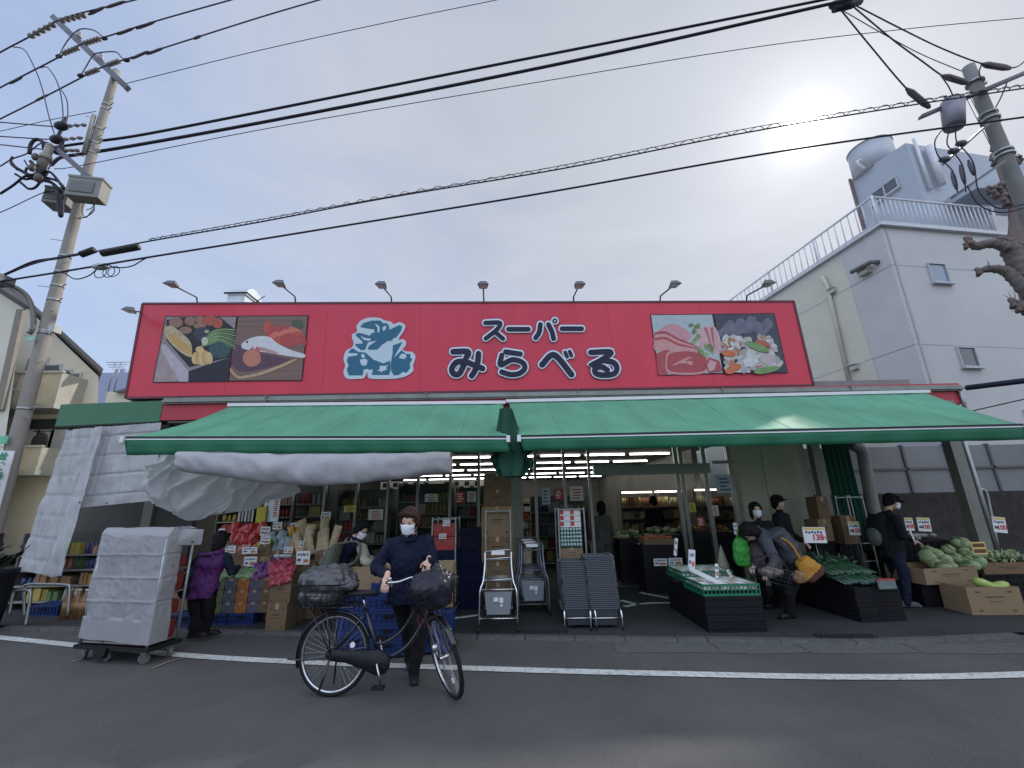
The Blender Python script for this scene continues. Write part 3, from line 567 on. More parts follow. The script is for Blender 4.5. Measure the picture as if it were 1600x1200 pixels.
# ---------------------------------------------------------------- awnings
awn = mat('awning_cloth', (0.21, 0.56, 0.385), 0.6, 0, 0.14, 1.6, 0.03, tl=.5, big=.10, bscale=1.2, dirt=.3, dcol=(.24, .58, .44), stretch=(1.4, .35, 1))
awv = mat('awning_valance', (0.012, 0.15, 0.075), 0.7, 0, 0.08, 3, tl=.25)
wht = mat('awning_frame', (.62, .62, .64), .4, .2, .05, 5)
def awning(lb, bl, br, fl, fr, vl, vr, seams):
    B0, B1 = at(*bl, 8.0), at(*br, 8.0); F0, F1 = at(*fl, 5.75), at(*fr, 5.75)
    t = thing('awning', lb, 'awning', B0.lerp(B1, .5))
    def fn(u, v):
        a = B0.lerp(B1, u); b = F0.lerp(F1, u); p = a.lerp(b, v)
        sag = -.05 * math.sin(v * math.pi) * (1 + .25 * math.sin(u * 23)) - .016 * math.sin(u * 61 + v * 3) * math.sin(v * math.pi) + .03 * noise.noise(V((u * 14, v * 1.2, 5))) * math.sin(v * math.pi) + .010 * noise.noise(V((u * 30, v * 4, 1)))
        return p + V((0, 0, sag))
    mb = MB(); mb.grid(fn, 120, 14, True, .004); part('cloth', mb, awn, t)
    mb = MB()
    for k in range(1, seams):
        u = k / seams; mb.tube([fn(u, j / 14) + V((0, 0, .004)) for j in range(15)], .006, 4)
    part('seam', mb, mat('seam_thread', (.16, .42, .3), .6, tl=.3), t)
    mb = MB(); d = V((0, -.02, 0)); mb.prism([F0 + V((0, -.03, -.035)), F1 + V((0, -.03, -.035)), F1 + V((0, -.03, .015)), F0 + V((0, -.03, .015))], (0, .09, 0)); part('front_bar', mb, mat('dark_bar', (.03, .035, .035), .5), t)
    mb = MB(); mb.prism([F0 + V((0, -.037, -.035)), F1 + V((0, -.037, -.035)), F1 + V((0, -.037, -.018)), F0 + V((0, -.037, -.018))], (0, .005, 0))
    for e, s_ in ((F0, -1), (F1, 1)): mb.box(e + V((s_ * .01, -.0, -.03)), (.05, .13, .09))
    part('bar_cap', mb, wht, t)
    V0, V1 = at(*vl, 5.7), at(*vr, 5.7)
    def fv(u, v):
        a = F0.lerp(F1, u) + V((0, -.015, -.036)); b = V0.lerp(V1, u); p = a.lerp(b, v); p.y = 5.72 + .02 * math.sin(u * 55 + .6 * math.sin(u * 9)) * v; return p
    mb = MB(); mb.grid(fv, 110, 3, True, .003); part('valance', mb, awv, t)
    mb = MB(); mb.prism([B0 + V((-.05, -.06, -.01)), B1 + V((.05, -.06, -.01)), B1 + V((.05, -.06, .05)), B0 + V((-.05, -.06, .05))], (0, .16, 0)); part('cassette', mb, wht, t)
    for u in (.12, .88):
        a = B0.lerp(B1, u) + V((0, 0, -.06)); b = F0.lerp(F1, u) + V((0, 0.06, -.05)); e = a.lerp(b, .5) + V((.55 if u < .5 else -.55, 0, -.03))
        mb = MB(); mb.tube([a, e], .025, 6); mb.tube([e, b], .02, 6); part('folding_arm', mb, wht, t)
    return t
awning('left green retractable awning with a dark green valance', (362, 635), (786, 631), (198, 684), (793, 683), (196, 711), (796, 706), 8)
awning('right green retractable awning, longer, with sunlight on its cloth', (795, 629), (1446, 614), (812, 682), (1597, 664), (818, 704), (1602, 687), 11)
# dark green cloth bunched in the gap
grn_d = mat('gathered_cloth', (0.008, 0.07, 0.042), 0.8, 0, 0.2, 8, tl=.25)
def bunch(u, v):
    yy = 640 + 105 * v; xc = 791 + 9 * v; hw = 8 + 24 * v ** 2.2 + 7 * math.sin(v * 3) - (16 * max(0, v - .8) / .2); a = u * 2 * math.pi
    p = at(xc + hw * math.cos(a), yy, 6.2 - .2 * v); p.y += .14 * math.sin(a) + .03 * math.sin(a * 5 + v * 4); p.x += .025 * math.sin(a * 7 + v * 2); return p
mb = MB(); mb.grid(bunch, 40, 18)
mb.grid(lambda u, v: at(772 + 56 * u + 6 * math.sin(v * 9), 700 + 28 * v + 16 * math.sin(u * 3.14) * v + 3 * math.sin(u * 17), 5.98 + .05 * math.sin(u * 21 + v * 4)), 30, 12, True, .004)
solo('gathered_cloth', 'dark green cloth gathered and tied in the gap between the two awnings', 'cloth', mb, grn_d)

# ---------------------------------------------------------------- plastic sheets
shtm = mat('tarp', (.60, .61, .63), .45, 0, .10, 5, .25, tl=.45, dirt=.25, dcol=(.38, .38, .37))
def quadf(c, Y, wr=.0, seed=0, creases=(4, 6), bow=0.0):
    P = [at(*p, y) for p, y in zip(c, Y)]
    def fn(u, v):
        p = P[0].lerp(P[1], u).lerp(P[3].lerp(P[2], u), v)
        h = wr * (noise.noise(V((u * 5 + seed, v * 4, 0))) * 1.4 + noise.noise(V((u * 14 + seed, v * 11, 3))) * .5)
        h += -.026 * max(0, 1 - abs(((v * creases[1]) % 1) - .5) * 14) - .020 * max(0, 1 - abs(((u * creases[0]) % 1) - .5) * 12)
        return p + V((h * .3, -h + bow * math.sin(u * 3.14) * v, -abs(h) * .2))
    return fn
eye_m = mat('eyelet', (.05, .05, .05), .4, .6)
def sheet(lb, c, Y, wr, seed, nu=60, nv=80, creases=(4, 6), eyes=(), bow=0):
    t = thing('plastic_sheet', lb, 'plastic sheet', at(*c[3], Y[3]), 'translucent sheets hung along the shop front')
    fn = quadf(c, Y, wr, seed, creases, bow)
    mb = MB(); mb.grid(fn, nu, nv); part('sheet', mb, shtm, t)
    if eyes:
        mb = MB()
        for u, v in eyes: mb.ell(fn(u, v) + V((0, -.008, 0)), (.016, .006, .016), 8, 6)
        part('eyelet', mb, eye_m, t)
    return t
sheet('long translucent sheet hanging from the green fascia down to the forecourt at the far left', [(104, 672), (160, 666), (88, 902), (28, 890)], (8.35, 8.2, 7.6, 7.9), .05, 1, creases=(2, 7), eyes=((.98, .5), (.98, .95)))
sheet('narrow folded edge sheet draped diagonally beside the far left sheet', [(148, 668), (160, 666), (96, 900), (70, 898)], (8.12, 8.0, 7.4, 7.5), .05, 5, 10, 40, creases=(1, 7), eyes=((.9, .55),))
sheet('wide translucent sheet stretched below the green fascia, left of the left awning', [(158, 667), (252, 660), (240, 782), (118, 794)], (8.16, 7.98, 7.8, 7.9), .025, 9, creases=(3, 4), eyes=((.02, .98), (.4, .98), (.97, .3)))
# crumpled sheet bundle under the left awning
def bund(u, v):
    # u along the length, v round the hanging fold
    top = [(252, 700), (300, 704), (400, 704), (470, 708)]; bot = [(240, 788), (285, 812), (370, 800), (470, 768)]
    k = u * 3; i = min(2, int(k)); f = k - i
    tp = (top[i][0] + (top[i + 1][0] - top[i][0]) * f, top[i][1] + (top[i + 1][1] - top[i][1]) * f); bt = (bot[i][0] + (bot[i + 1][0] - bot[i][0]) * f, bot[i][1] + (bot[i + 1][1] - bot[i][1]) * f)
    x = tp[0] + (bt[0] - tp[0]) * v; y = tp[1] + (bt[1] - tp[1]) * v; p = at(x, y, 6.6 + .5 * u)
    n1 = noise.noise(V((u * 6, v * 3 + u * 4, 2))); n2 = noise.noise(V((u * 15 + v * 9, v * 6, 7)))
    p.y += -.30 * math.sin(v * math.pi) + .28 * abs(n1) - .10 * abs(n2) ; p.z += .05 * n1; return p
mb = MB(); mb.grid(bund, 60, 40); t = thing('plastic_sheet', 'crumpled white sheet bunched up under the left awning above the snack boxes', 'plastic sheet', at(330, 800, 7.3), 'translucent sheets hung along the shop front'); part('sheet', mb, mat('white_tarp', (.76, .77, .79), .4, 0, .06, 5, .2, tl=.4), t)
mb = MB(); [mb.ell(bund(u, .98) + V((0, -.02, 0)), (.016, .008, .016), 8, 6) for u in (.02, .6)]; part('eyelet', mb, eye_m, t)
def roll(u, v):
    k = u; x = 282 + 422 * k; yt = 706 + 3 * math.sin(k * 3) ; 
    hb = [30, 38, 46, 50, 47, 39, 33]; q = k * 6; i = min(5, int(q)); hh = hb[i] + (hb[i + 1] - hb[i]) * (q - i)
    a = v * 2 * math.pi; y = yt + hh / 2 - hh / 2 * math.cos(a); p = at(x, y, 5.56 + .04 * k); w = .10 + .03 * math.sin(k * 3.1)
    p.y += w * math.sin(a) + .045 * noise.noise(V((k * 12, v * 5, 0))) + .02 * noise.noise(V((k * 30 + v * 8, v * 9, 3))); p.z += .02 * noise.noise(V((k * 9, v * 4, 4))); return p
mb = MB(); mb.grid(roll, 90, 20); 
for e in (0, 1): mb.poly([roll(e, j / 20) for j in range(20)])
solo('rolled_sheet', 'greyish white sheet rolled into a long drooping sausage along the left awning front', 'plastic sheet', mb, mat('rolled_tarp', (.46, .46, .485), .5, 0, .12, 3, .3, tl=.3, dirt=.6, dcol=(.30, .28, .26)))

# ================================================================ neighbours
# right: four storey white building with corner pier, roof terrace, penthouse and water tank
P0 = V((11.05, 11.0, 0)); dL = V((-.151, 1, 0)).normalized(); dF = V((1, .151, 0)).normalized(); RZ = 9.33
wb = mat('white_render', (0.47, 0.465, 0.465), 0.75, 0, 0.05, 1.2, 0.04, big=.07, bscale=.35, dirt=.3, dcol=(.40, .42, .46))
cb = mat('cream_render', (0.53, 0.52, 0.43), 0.75, 0, 0.06, 1.5, 0.04, dirt=.22, dcol=(.42, .42, .36))
nb = thing('apartment_building', 'tall white building with a roof terrace and a cream painted side, right of the shop', 'building', P0)
def fr(x, y): return pl(x, y, P0, dL)
def sd(x, y, o=0.0): return pl(x, y, P0 - dF * o, dF)
def U(a, b, z): return P0 + dF * a + dL * b + V((0, 0, z))
mb = MB(); mb.hexa([U(0, 0, 0), U(16, 0, 0), U(16, 16, 0), U(0, 16, 0), U(0, 0, RZ), U(16, 0, RZ), U(16, 16, RZ), U(0, 16, RZ)]); part('wall', mb, wb, nb)
a = [sd(1340, 385, .006), sd(1402, 600, .006)]
yb = (a[0] - P0).dot(dL); mb = MB(); P_ = [U(-.006, 1.05, .0), U(-.006, 15.9, 0), U(-.006, 15.9, RZ - .2), U(-.006, 1.35, RZ - .2)]; mb.poly(P_[::-1]); part('side_paint', mb, cb, nb, 'cream paint over the side wall')
mb = MB()
for z in (5.6, 8.05): 
    mb.hexa([U(-.012, -.006, z), U(16, -.006, z), U(16, .0, z), U(-.012, .02, z), U(-.012, -.006, z + .025), U(16, -.006, z + .025), U(16, 0, z + .025), U(-.012, .02, z + .025)])
    mb.hexa([U(-.012, .02, z), U(-.004, .02, z), U(-.004, 16, z), U(-.012, 16, z), U(-.012, .02, z + .025), U(-.004, .02, z + .025), U(-.004, 16, z + .025), U(-.012, 16, z + .025)])
part('joint_band', mb, mat('joint', (.38, .39, .41), .8), nb)
mb = MB(); mb.hexa([U(.12, -.03, 0), U(.16, -.03, 0), U(.16, 0, 0), U(.12, 0, 0), U(.12, -.03, RZ), U(.16, -.03, RZ), U(.16, 0, RZ), U(.12, 0, RZ)]); part('corner_strip', mb, mat('joint', 0), nb)
mb = MB(); mb.hexa([U(-.12, -.12, RZ), U(16, -.12, RZ), U(16, 16, RZ), U(-.12, 16, RZ), U(-.12, -.12, RZ + .1), U(16, -.12, RZ + .1), U(16, 16, RZ + .1), U(-.12, 16, RZ + .1)]); part('roof_edge', mb, mat('white_edge', (.52, .54, .57), .6), nb)
dkg = mat('dark_glass', (.09, .11, .13), .08, 0, .1, 1); bgl = mat('blue_glass', (.17, .24, .33), .1, 0, .1, 1)
def window(q, n, mm, par, th=.05, mid=False):            # q: 4 points clockwise from top left; n: outward
    c = sum(q, V((0, 0, 0))) / 4; mb = MB()
    for i in range(4):
        a, b = q[i], q[(i + 1) % 4]; ai, bi = a.lerp(c, .1), b.lerp(c, .1)
        mb.hexa([a, b, bi, ai, a + n * th, b + n * th, bi + n * th, ai + n * th])
    if mid: a, b = q[0].lerp(q[1], .5), q[3].lerp(q[2], .5); s_ = (q[1] - q[0]) * .025; mb.hexa([a - s_, a + s_, b + s_, b - s_, a - s_ + n * th * .9, a + s_ + n * th * .9, b + s_ + n * th * .9, b - s_ + n * th * .9])
    w_ = part('window', mb, mat('window_frame', (.42, .44, .47), .5), par)
    mb = MB(); mb.poly([p.lerp(c, .08) + n * .012 for p in q]); part('pane', mb, mm, w_)
    a, b = q[3], q[2]; s_ = (b - a) * .05; mb = MB(); mb.hexa([a - s_ + V((0, 0, -.06)), b + s_ + V((0, 0, -.06)), b + s_ + n * .12 + V((0, 0, -.06)), a - s_ + n * .12 + V((0, 0, -.06)), a - s_, b + s_, b + s_ + n * .12, a - s_ + n * .12]); part('sill', mb, mat('window_frame', 0), w_)
def rectq(f, x0, x1, y0, y1):
    a = f(x0, y0); b = f(x1, y0); d = f(x0, y1); z0, z1 = a.z, d.z; t = V((b.x - a.x, b.y - a.y, 0)); return [a, a + t, V((a.x, a.y, z1)) + t, V((a.x, a.y, z1))]
window(rectq(fr, 1446, 1474, 411, 441), -dL, bgl, nb); window(rectq(fr, 1492, 1520, 542, 573), -dL, dkg, nb)
window(rectq(fr, 1300 + 297, 1640, 640, 690), -dL, dkg, nb)
# terrace railing
rail = mat('railing_white', (.55, .56, .60), .5)
mb = MB(); mb2 = MB()
for k in range(64): b = .1 + k * .25; mb.cyl(U(.0, b, RZ + .1), U(.0, b, RZ + 1.05), .018, seg=5)
for k in range(8): b = k * 2.2; mb.cyl(U(0, b, RZ), U(0, b, RZ + 1.1), .035, seg=6)
mb.tube([U(0, 0, RZ + 1.05), U(0, 16, RZ + 1.05)], .035, 6); mb.tube([U(0, 0, RZ + .2), U(0, 16, RZ + .2)], .02, 6)
part('railing', mb, rail, nb)
mb = MB()
for k in range(26): a = .1 + k * .17; mb.cyl(U(a, 0, RZ + .1), U(a, 0, RZ + 1.05), .016, seg=5)
mb.tube([U(0, 0, RZ + 1.05), U(4.4, 0, RZ + 1.05)], .035, 6); mb.tube([U(0, 0, RZ + .2), U(4.4, 0, RZ + .2)], .02, 6); mb.tube([U(4.4, 0, RZ), U(4.4, 0, RZ + 1.1)], .035, 6)
part('railing', mb, rail, nb)
# penthouse: left face flush-ish with the side, found from its far and near top corners
mb = MB(); PA, PB0, PB1 = 2.7, .5, 2.6
mb.hexa([U(PA, PB0, RZ), U(9, PB0, RZ), U(9, PB1, RZ), U(PA, PB1, RZ), U(PA, PB0, 13.25), U(9, PB0 + .5, 13.6), U(9, PB1, 13.9), U(PA, PB1, 13.5)])
pw = part('penthouse', mb, mat('penthouse_render', (.36, .40, .46), .75, 0, .06, 1.5), nb)
sp = lambda x, y: pl(x, y, P0 + dF * PA, dF)
q = [sp(1360, 306), sp(1401, 274), sp(1408, 291), sp(1364, 321)]
zz0 = (q[0].z + q[1].z) / 2; zz1 = (q[2].z + q[3].z) / 2; q = [V((q[0].x, q[0].y, zz0)), V((q[1].x, q[1].y, zz0)), V((q[1].x, q[1].y, zz1)), V((q[0].x, q[0].y, zz1))]
window(q, -dF, dkg, nb, .04, True)
mb = MB(); mb.tube([U(PA - .07, PB1 - .1, RZ), U(PA - .07, PB1 - .1, 13.5)], .05, 8); part('downpipe', mb, mat('brown_pipe', (.16, .11, .10), .6), nb)
mb = MB(); mb.tube([U(PA + .75, PB0 - .1, RZ + 2.2), U(PA + .75, PB0 - .1, 13.1)], .11, 8); part('vent_pipe', mb, rail, nb)
mb = MB(); mb.tube([U(PA + .3, PB0 - .06, RZ + 2), U(PA + .3, PB0 - .06, 13.4)], .05, 8); part('downpipe', mb, rail, nb)
# covered balcony right of the penthouse
mb = MB(); mb.hexa([U(3.6, -.3, RZ + 1.5), U(9, -.3, RZ + 2.0), U(9, PB0, RZ + 2.0), U(3.6, PB0, RZ + 1.5), U(3.6, -.3, RZ + 1.75), U(9, -.3, RZ + 2.5), U(9, PB0, RZ + 2.5), U(3.6, PB0, RZ + 1.75)]); part('balcony_roof', mb, mat('penthouse_render', 0), nb)
mb = MB(); mb.hexa([U(4.2, -.05, RZ + .1), U(9, -.05, RZ + .1), U(9, .1, RZ + .1), U(4.2, .1, RZ + .1), U(4.2, -.05, RZ + .75), U(9, -.05, RZ + .75), U(9, .1, RZ + .75), U(4.2, .1, RZ + .75)]); part('parapet', mb, wb, nb)
# water tank
c = U(3.25, 2.0, 13.35); r_ = .70
tk = thing('water_tank', 'round pale water tank on the penthouse roof of the white building', 'water tank', c)
mb = MB(); hh = 1.15; mb.cyl(c, c + V((0, 0, hh)), r_, r_ * .97, 28); part('tank', mb, mat('tank_shell', (.38, .41, .45), .5, .1, .08, 3), tk)
mb = MB(); mb.cyl(c + V((0, 0, hh)), c + V((0, 0, hh + .15)), r_ * 1.02, r_ * .3, 28); mb.cyl(c + V((.2, 0, hh + .1)), c + V((.2, 0, hh + .3)), .16, .1, 10); part('lid', mb, mat('tank_shell', 0), tk)
mb = MB(); mb.tube(crom([c + V((-.8, -.4, -.1)), c + V((-1.0, -.4, .2)), c + V((-.75, -.3, .4))]), .05, 6); part('pipe', mb, rail, tk)
# things on the side wall
cam_m = mat('vent_hood', (.42, .42, .38), .5, .2)
for x, y, s_ in ((1303, 455, .22), (1355, 424, .32), (1338, 574, .22)):
    p = sd(x, y); mb = MB(); mb.box(p - dF * s_ * .3, (s_ * .6, s_, s_ * .7), math.atan2(dF.y, dF.x)); mb.box(p - dF * s_ * .5 + V((0, 0, s_ * .4)), (s_ * .7, s_ * 1.1, .03), math.atan2(dF.y, dF.x)); part('vent_hood', mb, cam_m, nb)
mb = MB(); mb.tube([sd(1285, 432, .1), sd(1292, 445, .1), sd(1327, 598, .1) ], .06, 8); part('drainpipe', mb, cb, nb)
mb = MB(); p = sd(1372, 410); mb.tube([p, p - dF * .25, p - dF * .3 + dL * .6], .07, 8); part('vent_pipe', mb, mat('dark_pipe', (.12, .12, .13), .5), nb)
mb = MB(); mb.tube([U(-.2, -.2, 0) + V((1.5, 0, 3.75)), U(6, -.2, 4.25)], .10, 6); 
p, q = at(1510, 606, 9.4), at(1640, 590, 8.2); mb = MB(); mb.tube([p - V((.4, 0, 0)), p], .012, 6); mb.tube([p, q], .06, 8); solo('cable_cover', 'dark padded cable tube crossing in front of the white building above the right awning', 'cable cover', mb, mat('cable_cover', (.02, .02, .04), .7))
mb = MB(); mb.tube([at(1520, 642, 9), at(1590, 626, 8.4), at(1660, 612, 8)], .012, 5); solo('service_wire', 'thin wire crossing the white wall just above the right awning cloth', 'cable', mb, black)

# left: two cream houses and a far grey block
cream = mat('cream_wall', (.56, .54, .46), .8, 0, .05, 2, .03, dirt=.2, dcol=(.42, .4, .34))
drk = mat('recess_shade', (.04, .045, .05), .3, 0, .3, 3)
trim = mat('brown_trim', (.10, .085, .075), .6)
def house(lb, front, Y, depth, roofpts):
    P = [at(x, y, Y) for x, y in front]; P = [V((p.x, p.y, max(p.z, 0))) for p in P]; c = V((sum(p.x for p in P) / len(P), Y, 0))
    h = thing('house', lb, 'house', c); mb = MB(); back = V((ray(*front[2]).x, ray(*front[2]).y, 0)).normalized() * depth - V((.35, 0, 0)); mb.prism(P, back); part('wall', mb, cream, h)
    if roofpts:
        a, b = at(*roofpts[0], Y - .25), at(*roofpts[1], Y - .25); mb = MB(); mb.prism([a, b, b + V((0, 0, .14)), a + V((0, 0, .14))], back * 1.05); part('roof', mb, mat('roof_dark', (.12, .12, .125), .6, 0, .1, 4), h)
    return h
def hbox(h, name, x0, y0, x1, y1, Y, out, mm, back=.02, par=None):
    a, b = at(x0, y0, Y), at(x1, y1, Y); mb = MB(); mb.span((a.x, Y - out, a.z), (b.x, Y + back, b.z)); return part(name, mb, mm, par or h)
H2Y = 15.0
h2 = house('cream house with a sloping dark roof and two balconies behind the left utility pole', [(-60, 870), (148, 862), (154, 588), (85, 522), (-60, 385)], H2Y, 9, ((-60, 378), (160, 582)))
for a, b, c, d in ((71, 570, 90, 601), (92, 578, 107, 605), (110, 583, 124, 606), (46, 560, 67, 598)):
    w_ = hbox(h2, 'window', a, b, c, d, H2Y, .06, mat('window_frame', 0)); q0, q1 = at(a + 2, b + 2, H2Y), at(c - 2, d - 2, H2Y); mb = MB(); mb.span((q0.x, H2Y - .07, q0.z), (q1.x, H2Y - .05, q1.z)); part('pane', mb, dkg, w_)
balm = mat('balcony_panel', (.33, .32, .27), .5, 0, .1, 3, dirt=.2)
def balcony(x0, y0, x1, y1, n):
    o = hbox(h2, 'balcony', x0, y0, x1, y1, H2Y, .9, balm); a, b = at(x0, y0, H2Y), at(x1, y1, H2Y); mb = MB()
    mb.span((a.x - .05, H2Y - .97, a.z), (b.x + .05, H2Y - .88, a.z + .07)); mb.span((a.x - .05, H2Y - .96, b.z - .15), (b.x + .05, H2Y + .0, b.z)) 
    for k in range(n + 1): x = a.x + (b.x - a.x) * k / n; mb.span((x - .03, H2Y - .94, b.z), (x + .03, H2Y - .9, a.z))
    part('rail', mb, metal, o)
balcony(42, 596, 126, 640, 3); balcony(14, 706, 100, 738, 3)
o = hbox(h2, 'shade_slab', 30, 656, 108, 704, H2Y, .04, drk);  # raised dark slab; shade behind the balcony is put into its colour
for a, b in ((44, 58), (62, 80), (84, 100)): hbox(h2, 'shutter', a, 672, b, 704, H2Y, .07, mat('window_frame', 0))
mb = MB(); p = at(62, 690, H2Y - .8); mb.ell(p, (.28, .1, .32), 10, 8); mb.tube([p + V((-.3, 0, .35)), p + V((.3, 0, .35))], .02, 6); solo('hanging_laundry', 'dark top on a hanger drying above the lower balcony of the cream house', 'laundry', mb, mat('dark_cloth', (.02, .02, .025), .9))
H1Y = 11.5
h1 = house('tall cream house cut off by the left edge, with a brown strip down its corner', [(-130, 900), (-20, 880), (38, 478), (-130, 372)], H1Y, 7, ((-130, 368), (44, 478)))
mb = MB(); a, b = at(36, 483, H1Y - .1), at(2, 640, H1Y - .1); mb.prism([a + V((-.2, 0, 0)), a, b, b + V((-.2, 0, 0))], (0, .1, 0)); part('corner_strip', mb, mat('brown_strip', (.19, .165, .135), .7), h1)
FYr = 40
fb = thing('office_block', 'distant blue grey block with antennas between the cream house and the signboard', 'building', at(175, 640, FYr)); 
a, b = at(146, 583, FYr), at(260, 583, FYr); mb = MB(); mb.span((a.x, FYr, 0), (b.x, FYr + 10, a.z)); a, b = at(164, 571, FYr - .1), at(180, 571, FYr - .1); mb.span((a.x, FYr + 1, a.z - 2), (b.x, FYr + 4, a.z)); part('wall', mb, mat('blue_grey_wall', (.27, .30, .42), .7), fb)
mb = MB()
for x in (180, 189): p = at(x, 566, FYr); mb.tube([p, V((p.x, p.y, p.z - 3))], .05, 5); [mb.tube([p + V((-w, 0, -i * .25)), p + V((w, 0, -i * .25))], .035, 4) for i, w in enumerate((.9, .7, .5))]
part('antenna', mb, metal, fb)
fb2 = thing('house', 'small dark roofed house peeking out just left of the signboard', 'house', at(185, 640, 25)); a, b = at(168, 612, 25), at(230, 650, 25); mb = MB(); mb.span((a.x, 25, 0), (b.x, 31, a.z)); part('wall', mb, cream, fb2)
mb = MB(); a, b = at(176, 612, 24.7), at(232, 596, 24.7); mb.prism([a, V((b.x, b.y, a.z)), b], (0, 6.6, 0)); part('roof', mb, mat('roof_dark', 0), fb2)
# ================================================================ utility poles and wires
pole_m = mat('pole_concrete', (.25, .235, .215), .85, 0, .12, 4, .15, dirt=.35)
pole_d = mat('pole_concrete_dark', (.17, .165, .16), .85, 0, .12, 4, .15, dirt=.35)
blk = mat('cable_black', (.022, .02, .034), .6, 0, .2, 10)
vio = mat('cable_violet', (.04, .032, .075), .6, 0, .2, 10)
ins = mat('insulator', (.20, .18, .17), .35, 0, .15, 10); dsl = mat('sleeve_brown', (.09, .075, .075), .6)
arm_m = mat('crossarm_steel', (.10, .10, .12), .5, .5, .2, 8)
LP = at(119, 300, 6.5); PX = -7.79
PXB = at(3, 780, 6.5).x
def PXz(z): return PXB + (PX - PXB) * min(1.1, max(0, (z - 1.6) / 6.2)) if z > 1.6 else PXB
def onp(x, y, dy=0.0): return at(x, y, 6.5 + dy)
lp = thing('utility_pole', 'concrete utility pole on the left carrying a dental clinic sign plate', 'utility pole', (PX, 6.5, 0))
mb = MB(); zt = onp(182, 112).z; N_ = 14; pts = [V((PXz(zt * i / N_), 6.5, zt * i / N_)) for i in range(N_ + 1)]; mb.tube(pts, [.108 - .046 * i / N_ for i in range(N_ + 1)], 20); mb.ell((PXz(zt), 6.5, zt), (.064, .064, .05), 16, 6); part('shaft', mb, pole_m, lp)
mb = MB()
for yy in (165, 172, 203, 225, 240, 290, 402, 427, 448, 470, 519, 522, 640):
    z = onp(100, yy).z; z = EYE.z + (z - EYE.z); p = onp(180 - (yy - 115) * .33, yy); r_ = .108 - .046 * p.z / zt + .005; X_ = PXz(p.z); mb = MB(); mb.cyl((X_, 6.5, p.z - .02), (X_, 6.5, p.z + .02), r_, seg=20); mb.cyl((X_ + r_, 6.5, p.z), (X_ + r_ + .10, 6.46, p.z + .03), .010, seg=5); part('band', mb, metal, lp)
mb = MB()
for k in range(16): z = 2.6 + k * .45; s_ = 1 if k % 2 else -1; mb.cyl((PXz(z) + s_ * .07, 6.45, z), (PXz(z) + s_ * .22, 6.4, z), .006, seg=5)
part('step_bolt', mb, metal, lp)
mb = MB(); a, b = onp(80, 24, -.1), onp(197, 136, -.1)
ca = thing('crossarm', 'long steel crossarm slanting from the top of the left pole', 'crossarm', b)
mb.prism([a + V((-.03, 0, -.04)), b + V((-.03, 0, -.04)), b + V((.03, 0, .05)), a + V((.03, 0, .05))], (0, .08, 0)); part('beam', mb, arm_m, ca)
mb = MB()
for x, y in ((124, 53), (158, 88)): 
    mb = MB(); p = onp(x, y, -.05); [mb.ell(p + V((0, 0, -.07 + .055 * k)), (.06 - .01 * k, .06 - .01 * k, .034), 10, 6) for k in range(3)]; part('pin_insulator', mb, mat('insulator_grey', (.42, .42, .46), .3), ca)
ca2 = thing('crossarm', 'lower double crossarm on the left pole holding the cable tangle', 'crossarm', onp(130, 270, -.1))
for o in (0, .12):
    a, b = onp(88, 232, -.15 - o), onp(140, 278, -.15 - o); mb = MB(); mb.prism([a + V((-.03, 0, -.03)), b + V((-.03, 0, -.03)), b + V((.03, 0, .03)), a + V((.03, 0, .03))], (0, .05, 0)); part('beam', mb, arm_m, ca2)
# drum and boxes
mb = MB(); mb.cyl(onp(78, 230, -.3), onp(64, 262, -.3), .062, .07, 16); mb.ell(onp(78, 228, -.3), (.07, .06, .04), 12, 6); mb.cyl(onp(72, 244, -.3), onp(70, 250, -.3), .085, .085, 16); solo('cable_closure', 'pale cylindrical cable closure in the tangle beside the left pole', 'cable closure', mb, mat('closure_shell', (.24, .22, .20), .6, 0, .2, 10, dirt=.5))
def pbox(lb, x0, y0, x1, y1, Y, dp, rot):
    a, b = at(x0, y0, Y), at(x1, y1, Y); c = (a + b) / 2; sx, sz = abs(b.x - a.x), abs(b.z - a.z); t = thing('junction_box', lb, 'junction box', c)
    mb = MB(); mb.box(c, (sx, dp, sz), rot); mb.box(c + V((0, 0, sz / 2 + .02)), (sx * 1.06, dp * 1.08, .04), rot); part('case', mb, mat('box_shell', (.17, .17, .155), .5, 0, .1, 6, dirt=.4), t)
    mb = MB(); mb.box(c + V((0, -dp * .5, 0)), (sx * .7, .03, sz * .6), rot); part('cover', mb, mat('box_dark', (.10, .11, .11), .5, 0, .2, 6), t)
pbox('large ribbed grey junction box strapped on the left pole', 120, 286, 156, 312, 6.15, .22, R(12)); pbox('smaller grey junction box behind the left pole below the cable tangle', 84, 304, 108, 324, 6.7, .3, R(15))
def wire(lb, pts, w=2.0, mm=blk, name='power_line', cat='cable', n=6, grp=None, helix=None):
    P = [at(x, y, Y) for x, y, Y in pts]; P = crom(P, n) if len(P) > 2 else [P[0].lerp(P[1], k / 8) for k in range(9)]
    rs = [max(.0035, .5 * w * (p - EYE).dot(FW) / F) for p in P]; r0 = sum(rs) / len(rs); mb = MB(); mb.tube(P, [min(r, r0 * 1.3) for r in rs], 6, False); return solo(name, lb, cat, mb, mm, grp)
def zl(x, y, z): d = ray(x, y); return (x, y, d.y * (z - EYE.z) / d.z)            # keep a wire at a level
